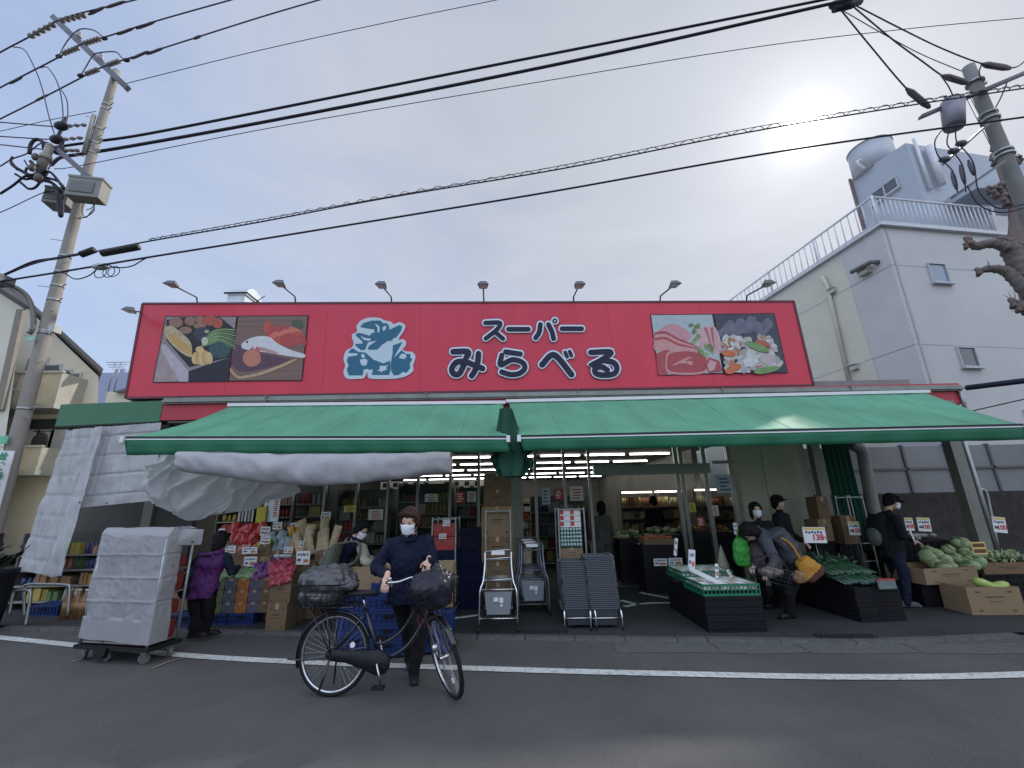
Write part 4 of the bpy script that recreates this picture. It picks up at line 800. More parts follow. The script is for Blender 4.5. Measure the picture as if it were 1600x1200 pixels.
# high tension lines off the top crossarm (each crosses the arm)
def hz(x, y, z=9.9): return zl(x, y, z)
HT = [('top high voltage line at the upper left corner above the crossarm tip', [(-60, 118), (0, 82), (45, 58), (95, 30), (165, 11), (210, 0), (260, -14)], [((45, 58), (86, 37)), ((93, 33), (134, 23))], [((138, 23), (163, 11)), ((165, 12), (196, 2))]),
      ('second high voltage line crossing the middle of the upper left crossarm', [(-60, 170), (0, 137), (85, 93), (125, 70), (170, 56), (240, 34), (360, 0), (420, -17)], [((98, 84), (123, 74)), ((132, 68), (157, 60))], [((15, 131), (35, 120)), ((183, 54), (209, 44)), ((213, 45), (242, 34))]),
      ('third high voltage line passing just above the top of the left pole', [(-60, 216), (0, 186), (70, 151), (120, 125), (155, 107), (195, 93), (255, 75), (400, 29), (498, 0), (560, -18)], [((134, 116), (154, 108)), ((168, 102), (187, 95))], [((55, 158), (75, 148)), ((205, 92), (232, 80)), ((229, 85), (255, 75)), ((302, 61), (314, 56))])]
for lb, pts, insu, slv in HT:
    w_ = wire(lb, [hz(*p) for p in pts], 2.2, vio)
    for a, b in insu:
        p, q = at(*hz(*a)), at(*hz(*b)); mb = MB()
        for k in range(5): mb.ell(p.lerp(q, (k + .5) / 5), ((q - p).length * .08 + .008, .048, .042), 10, 6)
        o = part('insulator_string', mb, ins, w_)
    for a, b in slv: p, q = at(*hz(*a)), at(*hz(*b)); mb = MB(); mb.tube([p, p.lerp(q, .2), p.lerp(q, .8), q], [.012, .024, .024, .012], 8); part('sleeve', mb, dsl, w_)
for lb, pts in (('jumper wire arching over the middle insulator of the crossarm', [(92, 88), (100, 72), (110, 58), (122, 47), (135, 45), (150, 49), (163, 60)]), ('jumper wire arching over the lower insulator of the crossarm', [(126, 118), (134, 105), (143, 90), (152, 83), (180, 81), (190, 90), (198, 94)])):
    w_ = wire(lb, [(x, y, 6.35) for x, y in pts], 1.8, vio)
    for x, y in (pts[0], pts[-1]): p = at(x, y, 6.35); mb = MB(); mb.ell(p, (.07, .035, .045), 8, 6); part('clamp', mb, blk, w_)
for lb, pts in (('drop wire falling from the top line to the cable closure', [(20, 73), (38, 78), (53, 104), (65, 135), (76, 180), (86, 213)]), ('drop wire curving from the second line to the upper clamp', [(62, 106), (75, 106), (90, 130), (97, 160), (99, 190)]), ('short drop wire beside the upper clamp', [(94, 138), (104, 155), (106, 178), (103, 194)])): wire(lb, [(x, y, 6.3) for x, y in pts], 1.6, vio)
for lb, pts, a, b in (('upper short line tied to the left pole by an insulator', [(-60, 187), (0, 191), (88, 198), (100, 197), (135, 195)], (104, 197), (136, 195)), ('middle short line tied to the left pole by an insulator', [(-60, 209), (0, 213), (88, 218), (130, 215)], (97, 218), (130, 215)), ('lower short line running left from the cable closure', [(-60, 220), (0, 226), (46, 231), (75, 234), (122, 235)], (100, 235), (124, 235))):
    w_ = wire(lb, [(x, y, 6.4) for x, y in pts], 1.8, vio); p, q = at(*a, 6.4), at(*b, 6.4); mb = MB()
    for k in range(3): mb.ell(p.lerp(q, (k + .5) / 3), (.05, .035, .035), 8, 6)
    part('insulator_string', mb, ins, w_); mb = MB(); c = at(a[0] - 8, a[1], 6.4); mb.ell(c, (.13, .08, .09), 8, 6); mb.tube([c, c + V((.02, 0, .2))], .03, 5); part('clamp', mb, blk, w_)
wire('thin stay wire running left from the upper band of the left pole', [(-60, 216, 6.5), (0, 205, 6.5), (75, 188, 6.5), (150, 174, 6.5)], 1.1, vio)
wire('thin wire leaving the lower left edge towards the boxes', [(-60, 352, 6.5), (0, 332, 6.5), (65, 302, 6.5), (85, 299, 6.5)], 1.4, blk)
wire('thin ground wire from the top of the left pole across the sky', [hz(x, y, 9.8) for x, y in ((195, 131), (400, 80), (600, 36), (775, 0), (850, -18))], 1.2, vio)
w1 = wire('upper thick bundled cable sweeping from the left pole to the top right', [zl(x, y, 8.6) for x, y in ((92, 229), (150, 221), (225, 210), (400, 176), (720, 112), (1000, 57), (1275, 2), (1400, -25))], 4.2, blk)
w1 = wire('lower thick bundled cable sweeping from the left pole to the top right', [zl(x, y, 8.3) for x, y in ((80, 258), (95, 246), (125, 241), (200, 229), (400, 193), (720, 131), (1000, 73), (1310, 3), (1400, -18))], 5, blk)
wire('thin wire sagging under the two thick cables and crossing the whole sky', [zl(x, y, 7.6) for x, y in ((85, 264), (130, 258), (400, 204), (760, 142), (1150, 78), (1400, 47), (1600, 28), (1700, 20))], 1.2, blk)
H1 = [(-60, 446), (0, 432), (60, 410), (150, 393), (232, 377), (400, 348), (600, 310), (870, 265), (1150, 210), (1400, 168), (1600, 138), (1700, 124)]
wire('communication cable with a spiral hanger wire crossing below the sun', [zl(x, y, 5.6) for x, y in H1], 2.2, blk)
P = crom([at(*zl(x, y, 5.6)) for x, y in H1[4:]], 150); mb = MB(); hp = []
for i, p in enumerate(P): a = i * .42; hp.append(p + V((0, .02 * math.cos(a), .012 + .034 * (.5 + .5 * math.sin(a)))))
mb.tube(hp, .0042, 4, False); solo('spiral_hanger', 'wavy spiral hanger wire wound along the communication cable', 'cable', mb, blk)
wire('upper messenger wire parallel to the spiral hung cable', [zl(x, y, 5.66) for x, y in ((232, 374), (400, 344), (870, 260), (1150, 204), (1400, 163), (1600, 133), (1700, 118))], 1.1, blk)
wire('lower communication cable running from the left pole to the right pole', [zl(x, y, 5.2) for x, y in ((-60, 450), (18, 437), (100, 424), (232, 402), (400, 375), (640, 336), (870, 298), (1150, 248), (1350, 217), (1600, 183), (1700, 168))], 3, blk)
def tubeblob(lb, a, b, Y, r, name='splice_closure'):
    p, q = at(*a, Y), at(*b, Y); mb = MB(); mb.tube([p, p.lerp(q, .03), p.lerp(q, .97), q], [r * .5, r, r, r * .5], 12); solo(name, lb, 'splice closure', mb, mat('closure_black', (.02, .02, .024), .5))
Yc = zl(190, 390, 5.5)[2]; tubeblob('long black splice closure hanging on the cables just right of the left pole', (158, 396), (218, 385), Yc, .055); tubeblob('short black splice knot next to the left pole', (126, 398), (148, 390), Yc, .05)
w_ = wire('looped spare cable coil hanging under the lower communication cable', [(x, y, Yc) for x, y in ((100, 426), (118, 436), (140, 430), (155, 417), (165, 412), (180, 418), (205, 416), (225, 405), (233, 402))], 1.8, blk)
for i, (cx, cy) in enumerate(((157, 426), (168, 424), (174, 422))): c = at(cx, cy, Yc); mb = MB(); mb.tube([c + V((.09 * math.cos(a * .5), .02 * i, .09 * math.sin(a * .5))) for a in range(14)], .007, 4, False); part('loop', mb, blk, w_)
mb = MB(); c = at(157, 417, Yc); mb.ell(c, (.13, .06, .05), 10, 6); part('clamp', mb, metal, w_)
wire('pair of cables reaching the left pole from the left edge', [(-60, 450, 6.4), (0, 432, 6.4), (50, 410, 6.35), (85, 404, 6.25), (130, 396, 6.3)], 4, blk)
# tangle of cables left of the pole
TG = [[(0, 260), (20, 248), (42, 240), (60, 226), (70, 222), (80, 225)], [(0, 303), (20, 290), (40, 275), (60, 272), (75, 268), (85, 275), (100, 295)], [(18, 255), (25, 262), (45, 273), (60, 280), (80, 285), (95, 300)], [(38, 250), (45, 262), (55, 270), (66, 278), (78, 282), (92, 296), (98, 310)],
      [(30, 283), (38, 290), (45, 295), (55, 293), (65, 282)], [(46, 240), (48, 226), (56, 218), (66, 221), (69, 232)], [(52, 243), (60, 250), (68, 256), (76, 254), (72, 248)], [(24, 272), (40, 280), (60, 276), (90, 283), (105, 300), (118, 312)], [(60, 244), (62, 262), (68, 275), (74, 268)], [(75, 265), (82, 254), (92, 248), (105, 247)],
      [(20, 245), (17, 252), (27, 265)], [(90, 300), (92, 322), (95, 338), (97, 325), (96, 305)], [(118, 286), (113, 295), (118, 308), (130, 314)], [(42, 262), (40, 270), (46, 278), (60, 282)], [(48, 252), (58, 266), (64, 284)]]
tg = thing('cable_tangle', 'dense tangle of black cables knotted left of the pole', 'cables', onp(60, 260, -.2))
for i, pts in enumerate(TG):
    P = crom([at(x, y, 6.2 + .06 * (i % 5)) for x, y in pts], 5); mb = MB(); mb.tube(P, .012 + .009 * (i % 3), 6); part('cable', mb, blk if i % 3 else vio, tg)
mb = MB()
for x, y, s_ in ((55, 245, .1), (68, 250, .13), (50, 262, .1), (72, 240, .08), (60, 278, .12), (66, 262, .09)): mb.ell(at(x, y, 6.2), (s_ * .5, s_ * .5, s_ * .75), 8, 6)
part('connector', mb, dsl, tg)
w_ = wire('thin loops dangling under the boxes on the left pole', [(x, y, 6.3) for x, y in ((122, 342), (136, 338), (146, 330), (147, 322), (142, 316))], 1.5, blk)
for pts in ([(131, 316), (128, 330), (134, 340), (146, 326)], [(150, 317), (143, 325), (135, 328)]): mb = MB(); mb.tube(crom([at(x, y, 6.32) for x, y in pts], 6), .008, 4); part('loop', mb, blk, w_)
# conduit and small fittings on the pole
mb = MB(); a, b = onp(147, 180, -.1), onp(131, 240, -.1); mb.tube([a, b], .035, 10); part('riser_pipe', mb, pole_m, lp)
mb = MB(); p = onp(86, 515, -.05); mb.box(p, (.1, .12, .12)); mb.tube([p, p + V((-.25, .05, .05))], .015, 5); part('bracket', mb, metal, lp)
mb = MB(); p = onp(48, 535, 0); mb.box((PXz(p.z) - .02, 6.35, p.z), (.12, .02, .08)); part('tag_plate', mb, mat('teal_tag', (.25, .42, .38), .5), lp)
mb = MB(); p = onp(8, 690, 0); mb.box((PXz(p.z) - .02, 6.34, p.z), (.14, .02, .12)); part('tag_plate', mb, mat('teal_tag2', (.10, .42, .28), .5), lp)
# street lamp on the pole
sl_ = thing('street_lamp', 'street lamp on a curved arm fixed to the left pole', 'street lamp', onp(50, 520, -.1))
mb = MB(); mb.tube(crom([onp(45, 522, -.15), onp(52, 510, -.15), onp(50, 480, -.15), onp(38, 458, -.2), onp(15, 445, -.3), onp(0, 441, -.35)], 5), .035, 8); part('arm', mb, mat('lamp_arm', (.14, .13, .12), .5, .4), sl_)
mb = MB(); c = onp(-2, 438, -.38); mb.box(c, (.32, .22, .12), R(-8)); mb.box(c + V((.02, 0, -.07)), (.24, .16, .04), R(-8)); part('lamp_head', mb, mat('lamp_housing', 0), sl_)
# dental clinic plate wrapped on the pole
p0, p1 = at(17, 703, 6.3), at(-6, 830, 6.3); z1, z0 = p0.z, p1.z; XP = lambda z: PXz(z)
cp_ = thing('pole_sign', 'narrow white clinic sign with green lettering strapped to the left pole', 'sign', (XP(z0), 6.3, z0)); mb = MB()
def plate(u, v): a = R(-55 + 110 * u); z = z0 + (z1 - z0) * v; return V((XP(z) + .135 * math.sin(a), 6.5 - .135 * math.cos(a), z))
mb.grid(plate, 12, 6, True, .005); part('plate', mb, mat('plate_white', (.55, .56, .60), .4, 0, .05, 3), cp_)
mb = MB(); gl_ = mat('plate_green', (.02, .22, .12), .5); h_ = (z1 - z0) * .78 / 6
for i, ch in enumerate('せき歯科医院'): z = z1 - h_ * (i + .6); text_mb(mb, ch, V((XP(z) + .02, 6.5 - .142, z)), XX, ZZ, h_ * .92, h_ * .05)
part('lettering', mb, gl_, cp_)
mb = MB(); z = z0 + .12; [mb.box((XP(z) + .02 + .022 * k, 6.5 - .142, z + .012 * (k % 2)), (.012, .002, .03)) for k in range(3)]; part('small_lettering', mb, mat('plate_red', (.35, .06, .06), .5), cp_)
bk = thing('pole_band', 'black band wrapped round the left pole under the clinic sign', 'band', (XP(.5), 6.5, .5)); mb = MB(); mb.cyl((XP(.9), 6.5, z0 - .6), (XP(.9), 6.5, z0 - .04), .13, seg=20); part('sleeve', mb, black, bk)
# ---- right pole
RPY = 6.0; q0 = at(1513, 105, RPY); RX = q0.x
rp = thing('utility_pole', 'dark utility pole leaving the frame at the right edge', 'utility pole', (RX, RPY, 0)); RZt = q0.z
def rpp(x, y, d=0.0): return at(x, y, RPY + d)
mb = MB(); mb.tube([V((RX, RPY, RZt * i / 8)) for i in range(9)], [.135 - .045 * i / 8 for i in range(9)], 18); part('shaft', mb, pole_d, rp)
mb = MB()
for yy in (130, 180, 188, 238, 244): mb = MB(); p = rpp(1515 + (yy - 105) * .36, yy); mb.cyl((RX, RPY, p.z - .02), (RX, RPY, p.z + .02), .13, seg=18); mb.box((RX + .16, RPY, p.z), (.10, .04, .04)); part('band', mb, metal, rp)
def beam(par, a, b, d=-.15, w=.03, mm=arm_m): a, b = rpp(*a, d), rpp(*b, d); mb = MB(); mb.prism([a + V((-.01, 0, -w)), b + V((-.01, 0, -w)), b + V((.01, 0, w)), a + V((.01, 0, w))], (0, .08, 0)); return part('beam', mb, mm, par)
t = thing('crossarm', 'upper crossarm of the right pole carrying a round switch box', 'crossarm', rpp(1520, 146)); beam(t, (1441, 180), (1640, 96))
t = thing('crossarm', 'middle crossarm of the right pole below the switch box', 'crossarm', rpp(1515, 222)); beam(t, (1479, 252), (1546, 192)); mb = MB()
for x, y in ((1476, 249), (1490, 236), (1502, 224)): mb.ell(rpp(x, y, -.15), (.10, .06, .05), 8, 6)
part('insulator', mb, arm_m, t)
t = thing('crossarm', 'lowest crossarm of the right pole with hanging fuse insulators', 'crossarm', rpp(1530, 280)); beam(t, (1493, 305), (1572, 250)); mb = MB()
for x, y, u, v in ((1487, 268, 1495, 296), (1500, 258, 1508, 288), (1513, 250, 1522, 274)): a, b = rpp(x, y, -.15), rpp(u, v, -.15); mb.tube([a, a.lerp(b, .3), a.lerp(b, .7), b], [.015, .032, .032, .015], 8)
part('fuse_insulator', mb, arm_m, t)
mb = MB(); a, b = rpp(1488, 160, -.2), rpp(1491, 198, -.2); mb.cyl(a, b, .16, .14, 16); mb.ell(a, (.16, .16, .05), 16, 6); [mb.cyl(a + V((dx, 0, 0)), a + V((dx * 1.2, -.02, .12)), .025, seg=6) for dx in (-.09, -.02, .04, .10)]
solo('switch_box', 'round grey transformer switch hanging on the right pole crossarm', 'transformer', mb, mat('switch_grey', (.20, .20, .24), .5, .2, .12, 5, dirt=.4))
KY = zl(1315, 8, 9.0)[2]
mb = MB(); mb.ell(at(1316, 8, KY), (.22, .08, .08), 10, 6); mb.tube([at(1303, 15, KY), at(1345, 2, KY)], .05, 6); solo('cable_clamp', 'black clamp where four wires leave the thick cables at the top right', 'clamp', mb, blk)
for lb, pts, w, slv in (('steepest wire dropping from the clamp to the crossarm tip', [(1315, 17), (1360, 72), (1417, 139), (1453, 169)], 2.2, ((1416, 138), (1452, 168))), ('wire from the clamp to the head of the right pole', [(1328, 6), (1395, 62), (1440, 95), (1472, 118), (1500, 131), (1518, 127)], 2.2, ((1473, 118), (1512, 130))),
                        ('uppermost wire from the clamp passing above the right pole', [(1332, 6), (1410, 46), (1470, 75), (1533, 99), (1580, 106), (1602, 95), (1640, 60)], 2.2, ((1534, 100), (1578, 107))), ('thin stay wire from the clamp to the top of the right pole', [(1316, 16), (1380, 53), (1440, 85), (1502, 111)], 1.4, None)):
    n = len(pts); w_ = wire(lb, [(x, y, KY + (RPY - .2 - KY) * min(1, i / max(1, (n - 2 if n > 4 else n - 1)))) for i, (x, y) in enumerate(pts)], w, vio)
    if slv: a, b = at(*slv[0], RPY - .2 + (KY - RPY) * .15), at(*slv[1], RPY - .2); mb = MB(); mb.tube([a, a.lerp(b, .2), a.lerp(b, .8), b], [.02, .05, .05, .03], 8); part('sleeve', mb, dsl, w_)
for i, pts in enumerate(([(1474, 200), (1461, 220), (1464, 240), (1474, 252), (1490, 270), (1496, 300)], [(1483, 203), (1480, 225), (1492, 240), (1505, 262), (1509, 300)], [(1493, 200), (1495, 222), (1510, 238), (1522, 258), (1530, 300), (1560, 325), (1605, 318)], [(1511, 290), (1530, 320), (1565, 332), (1610, 322)], [(1470, 118), (1482, 135), (1490, 152)], [(1534, 100), (1530, 112), (1533, 125)], [(1573, 130), (1565, 150), (1556, 167)])):
    wire(('leftmost slack lead curling down from the switch box', 'middle slack lead curling down from the switch box', 'long slack lead looping from the switch box to the right edge', 'lowest slack lead looping under the right pole crossarms', 'short lead dropping onto the switch box', 'tiny lead bent over the head of the right pole', 'short brace wire right of the right pole head')[i], [(x, y, RPY - .2) for x, y in pts], 1.8, blk)
mb = MB(); mb.tube([rpp(1515, 150, .2), rpp(1560, 240, .2)], .006, 4); mb.tube([rpp(1508, 150, .2), rpp(1550, 232, .2)], .006, 4); part('stay', mb, vio, rp)
# ---- pollarded plane tree at the right edge
bark = mat('bark', (.13, .11, .105), .95, 0, .35, 14, .8, dirt=.5, dcol=(.14, .12, .10)); knob = mat('knob_bark', (.15, .115, .105), .95, 0, .35, 20, .9)
TY = 4.6
def tp(x, y, d=0.0): return at(x, y, TY + d)
c = tp(1700, 700); tr = thing('plane_tree', 'bare pollarded branch with knobbly ends reaching in at the right edge', 'tree', (c.x, TY, 0))
mb = MB(); mb.tube(crom([V((c.x, TY, 0)), tp(1700, 720), tp(1690, 560), tp(1655, 470), tp(1630, 440)], 6), [.2] * 6 + [.18] * 6 + [.16] * 6 + [.13] * 7, 14)
mb2 = MB(); part('trunk', mb, bark, tr)
def limb(pts, r0, r1, d=0):
    P = crom([tp(x, y, d + .02 * i) for i, (x, y) in enumerate(pts)], 6); n = len(P); return P, [r0 + (r1 - r0) * i / (n - 1) for i in range(n)]
for pts, r0, r1 in (([(1650, 475), (1612, 440), (1596, 420), (1583, 398), (1574, 384), (1566, 378)], .12, .075), ([(1574, 388), (1558, 381), (1540, 381), (1528, 385), (1515, 380)], .06, .045), ([(1612, 462), (1590, 440), (1575, 426), (1562, 421), (1545, 420), (1532, 423)], .075, .035), ([(1625, 500), (1606, 486), (1590, 476), (1583, 473)], .07, .045), ([(1640, 420), (1615, 390), (1606, 384)], .06, .04)):
    P, rs = limb(pts, r0, r1); mb = MB(); mb.tube(P, [r * (1 + .10 * math.sin(i * 2.3) + .05 * math.sin(i * 5.1)) for i, r in enumerate(rs)], 12); part('branch', mb, bark, tr)
for x, y, r_ in ((1567, 377, .075), (1556, 380, .05), (1513, 376, .062), (1509, 384, .04), (1529, 424, .05), (1583, 473, .06), (1591, 481, .05), (1606, 384, .05)):
    mb = MB()
    for k in range(14): a = k * 2.4; mb.ell(tp(x, y) + V((math.cos(a), .6 * math.sin(a * 1.7), math.sin(a))) * r_ * (.3 + .5 * (k % 3) / 2), r_ * (.34 + .2 * (k % 4) / 3), 7, 5)
    part('knob', mb, knob, tr)
mb = MB()
for x, y, dx, dy in ((1512, 374, -4, -14), (1512, 374, 6, -12), (1528, 424, -12, -2), (1581, 472, -14, -12), (1581, 472, -6, -16), (1586, 472, -2, -18), (1566, 372, 22, 12), (1600, 382, -16, -4), (1603, 380, -4, -16), (1590, 484, -10, 4), (1545, 416, -3, -10), (1520, 380, -5, -14)):
    a = tp(x, y); b = tp(x + dx, y + dy, .05); mb.tube([a, a.lerp(b, .5) + V((.01, 0, .01)), b], [.006, .004, .002], 4)
part('twig', mb, knob, tr)
t2 = thing('plane_tree', 'far pollarded tree crown seen behind the right pole', 'tree', (RX + 2.2, 9.0, 0)); p = at(1590, 330, 9.0)
mb = MB(); mb.tube(crom([V((p.x + .6, 9, 0)), at(1612, 460, 9), at(1590, 330, 9), at(1572, 290, 9)], 5), [.2] * 6 + [.16] * 5 + [.11] * 5, 10); part('trunk', mb, knob, t2)
mb = MB()
for x, y, r_ in ((1556, 300, .14), (1566, 295, .15), (1575, 275, .13), (1590, 250, .12), (1553, 235, .11), (1572, 312, .15), (1545, 297, .09), (1585, 318, .13), (1554, 249, .14), (1567, 258, .11)):
    for k in range(8): a = k * 2.4; mb.ell(at(x, y, 9) + V((math.cos(a), .6 * math.sin(a * 1.7), math.sin(a))) * r_ * .8, r_ * .45, 6, 5)
    mb.tube([at(1578, 320, 9), at(x, y, 9)], .03, 6)
part('crown', mb, knob, t2)
# ================================================================ goods, carts and stands in front of the shop
kraft = mat('cardboard', (.17, .108, .06), .85, 0, .12, 5, .05, dirt=.2); kraft2 = mat('cardboard_pale', (.24, .165, .098), .85, 0, .1, 5, .05, dirt=.2)
tape = mat('parcel_tape', (.36, .27, .16), .4, 0, .05); ink = mat('carton_ink', (.05, .035, .03), .8)
bluec = mat('blue_crate', (.004, .026, .13), .5, 0, .12, 8, dirt=.3); navyc = mat('navy_crate', (.004, .010, .045), .5, 0, .12, 8, dirt=.2)
blackc = mat('black_crate', (.010, .010, .013), .5, 0, .2, 8); greenc = mat('green_crate', (.01, .14, .075), .5, 0, .1, 8)
card = mat('card_white', (.72, .72, .72), .6, 0, .03); cred = mat('card_red', (.5, .03, .04), .6); cyel = mat('card_yellow', (.6, .45, .15), .6); cblue = mat('card_blue', (.06, .08, .22), .6)
def pbx(x0, y0, x1, y1, Y, d):                    # box whose front face fills that sight window on plane Y
    a, b = at(x0, y0, Y), at(x1, y1, Y); b = V((at(x1, y0 + 20, Y).x, Y, b.z)) if y1 >= 3000 else b; z0 = PZ if y1 >= 3000 else max(b.z, PZ); return V(((a.x + b.x) / 2, Y + d / 2, z0)), V((abs(b.x - a.x), d, a.z - z0))
def carton(lb, c, s, mm=kraft, rz=0, grp=None, name='cardboard_box', opn=False, marks=True):
    t = thing(name, lb, 'cardboard box', c, grp); q = Matrix.Rotation(rz, 3, 'Z'); P = lambda x, y, z: V(c) + q @ V((x, y, z)); w, d, h = s
    mb = MB(); 
    if opn:
        th = .006
        for cx, cy, sx, sy in ((0, -d / 2 + th / 2, w, th), (0, d / 2 - th / 2, w, th), (-w / 2 + th / 2, 0, th, d - 2 * th), (w / 2 - th / 2, 0, th, d - 2 * th)): mb.box(P(cx, cy, h / 2), (sx, sy, h), rz)
        mb.box(P(0, 0, .004), (w - 2 * th, d - 2 * th, .006), rz); part('walls', mb, mm, t)
    else:
        bv = .006; mb.hexa([P(-w/2+bv, -d/2+bv, 0), P(w/2-bv, -d/2+bv, 0), P(w/2-bv, d/2-bv, 0), P(-w/2+bv, d/2-bv, 0), P(-w/2, -d/2, h*.5), P(w/2, -d/2, h*.5), P(w/2, d/2, h*.5), P(-w/2, d/2, h*.5)])
        mb.hexa([P(-w/2, -d/2, h*.5), P(w/2, -d/2, h*.5), P(w/2, d/2, h*.5), P(-w/2, d/2, h*.5), P(-w/2+bv, -d/2+bv, h), P(w/2-bv, -d/2+bv, h), P(w/2-bv, d/2-bv, h), P(-w/2+bv, d/2-bv, h)]); part('walls', mb, mm, t)
        mb = MB(); mb.box(P(0, 0, h + .001), (.05, d, .002), rz); mb.box(P(0, -d / 2 - .001, h * .9), (.05, .002, h * .2), rz); part('tape', mb, tape, t)
    if marks:
        mb = MB(); r_ = random.Random(int(c[0] * 971 + c[2] * 313))
        for (u, v, a, b) in ((-.3, .82, .08, .05), (.3, .82, .08, .05), (0, .55 + .1 * r_.random(), .36, .035), (0, .47, .26, .02), (-.32, .15, .06, .05), (.3, .15, .07, .05)): mb.box(P(u * w, -d / 2 - .0015, v * h), (a * w, .002, b * h), rz)
        part('print', mb, ink, t)
    return t
def cratemesh(parent, c, s, mm, nx=9, ny=6, base=True, closed=False):
    w, d, h = s; mb = MB(); th = .012; z0 = c[2]
    if base: mb.box((c[0], c[1], z0 + .008), (w - .02, d - .02, .012))
    for z, hh in ((z0 + .012, .024), (z0 + h - .014, .026), (z0 + h * .5, .010)):
        mb.box((c[0], c[1] - d / 2, z), (w, th, hh)); mb.box((c[0], c[1] + d / 2, z), (w, th, hh)); mb.box((c[0] - w / 2, c[1], z), (th, d, hh)); mb.box((c[0] + w / 2, c[1], z), (th, d, hh))
    for i in range(nx + 1):
        x = c[0] - w / 2 + w * i / nx
        for s_ in (-1, 1): mb.box((x, c[1] + s_ * d / 2, z0 + h / 2), (.010, th * .8, h - .03))
    for i in range(ny + 1):
        y = c[1] - d / 2 + d * i / ny
        for s_ in (-1, 1): mb.box((c[0] + s_ * w / 2, y, z0 + h / 2), (th * .8, .010, h - .03))
    if closed:
        mb.box((c[0], c[1], z0 + h / 2), (w - .016, d - .016, h - .02))
    return mb
def stack_crates(first, n, x, y, z0, dz, lbs, grp, rz=0, jit=.006):
    for k in range(n): yield (V((x + random.uniform(-jit, jit), y + random.uniform(-jit, jit), z0 + dz * k)), rz + random.uniform(-.01, .01), lbs)
def crate_stack(mm, s, x, y, n, lb, grp, rz=0.0, closed=True, z0=PZ, name='plastic_crate', nx=9, ny=6):
    w = thing(name, lb.replace('#', 'lowest'), 'crate', (0, 0, 0), grp); mb = cratemesh(w, (0, 0, 0), s, mm, nx, ny, True, closed); part('crate_body', mb, mm, w)
    mb = MB(); mb.box((0, -s[1] / 2 - .008, s[2] * .62), (.11, .006, .035)); part('handle_slot', mb, mat('slot_dark', (.006, .006, .01), .7), w)
    names = {1: ['on its own'], 2: ['lower', 'topmost']}.get(n) or (['lowest'] + [('second', 'third', 'fourth', 'fifth', 'sixth', 'seventh', 'eighth', 'ninth')[k] + ' from the bottom' for k in range(n - 2)] + ['topmost'])
    out = []
    for k in range(n):
        p = V((x + random.uniform(-.006, .006), y + random.uniform(-.006, .006), z0 + k * (s[2] + .003))); a = rz + random.uniform(-.012, .012); l_ = lb.replace('#', names[k])
        if k == 0: w.location = p; w.rotation_euler = (0, 0, a); w['label'] = l_; out.append(w)
        else: out.append(dup(w, p, a, l_))
    return z0 + n * (s[2] + .003)
# ---- covered roll cart at the left
A, B = gr(121, 1033), gr(222, 1040); ux = (B - A).normalized(); uy = V((-ux.y, ux.x, 0)); CW = (B - A).length + .04; CD = .34; CH = at(200, 829, 5.3).z
ct = thing('roll_cart', 'tall roll cart draped in a white translucent cover, parked on the road line', 'cart', A.lerp(B, .5) + uy * CD / 2)
def C_(a, b, z): return A - ux * .02 + ux * a + uy * b + V((0, 0, z))
mb = MB()
for a in (0, CW):
    for b in (0, CD): mb.tube([C_(a, b, .17), C_(a, b, CH - .06)], .016, 6)
for z in (.2, .45, .7, .95, 1.2): 
    for a in (0, CW): mb.tube([C_(a, 0, z), C_(a, CD, z)], .008, 5)
mb.tube([C_(CW, 0, CH - .06), C_(CW, CD, CH - .06)], .016, 6); mb.tube([C_(0, CD, CH - .06), C_(CW, CD, CH - .06)], .016, 6); part('frame', mb, metal, ct)
for z in (.2, .45, .7, .95, 1.2): mb = MB(); mb.hexa([C_(.01, .01, z - .012), C_(CW - .01, .01, z - .012), C_(CW - .01, CD - .01, z - .012), C_(.01, CD - .01, z - .012), C_(.01, .01, z), C_(CW - .01, .01, z), C_(CW - .01, CD - .01, z), C_(.01, CD - .01, z)]); part('shelf', mb, mat('cart_shelf', (.3, .28, .26), .5), ct)
mb = MB(); mb.hexa([C_(-.05, -.03, .13), C_(CW + .05, -.03, .13), C_(CW + .05, CD + .03, .13), C_(-.05, CD + .03, .13), C_(-.05, -.03, .17), C_(CW + .05, -.03, .17), C_(CW + .05, CD + .03, .17), C_(-.05, CD + .03, .17)])
mb.hexa([C_(.3, -.05, .05), C_(.42, -.05, .05), C_(.42, -.01, .05), C_(.3, -.01, .05), C_(.26, -.05, .16), C_(.46, -.05, .16), C_(.46, -.01, .16), C_(.26, -.01, .16)]); part('base', mb, black, ct)
for a, b, r_ in ((.04, .05, .5), (CW - .06, .04, -.6), (.05, CD - .04, .2), (CW + .0, CD - .06, .9), (.38, .04, 1.2)):
    mb = MB(); c = C_(a, b, .055); ax = V((math.cos(r_), math.sin(r_), 0)); mb.cyl(c - ax * .014, c + ax * .014, .052, seg=16); w_ = part('caster', mb, mat('rubber_grey', (.12, .12, .12), .6), ct)
    mb = MB(); mb.hexa([c + V((-.025, -.02, .02)), c + V((.025, -.02, .02)), c + V((.025, .02, .02)), c + V((-.025, .02, .02)), c + V((-.03, -.03, .08)), c + V((.03, -.03, .08)), c + V((.03, .03, .08)), c + V((-.03, .03, .08))]); part('fork', mb, metal, w_)
for i, z in enumerate((.2, .45, .7, .95)):
    for j, (a, mm) in enumerate(((.22, kraft), (.6, mat('red_goods', (.13, .015, .012), .6)))):
        carton(('brown', 'red')[j] + ' box on the ' + ('lowest', 'second lowest', 'third', 'top')[i] + ' shelf of the covered roll cart', C_(CW * (.25 + .5 * j) , CD * .55, z + .001), (CW * .44, CD * .8, .15 + .05 * ((i + j) % 2)), mm, math.atan2(ux.y, ux.x), 'boxes on the covered roll cart', marks=j == 1)
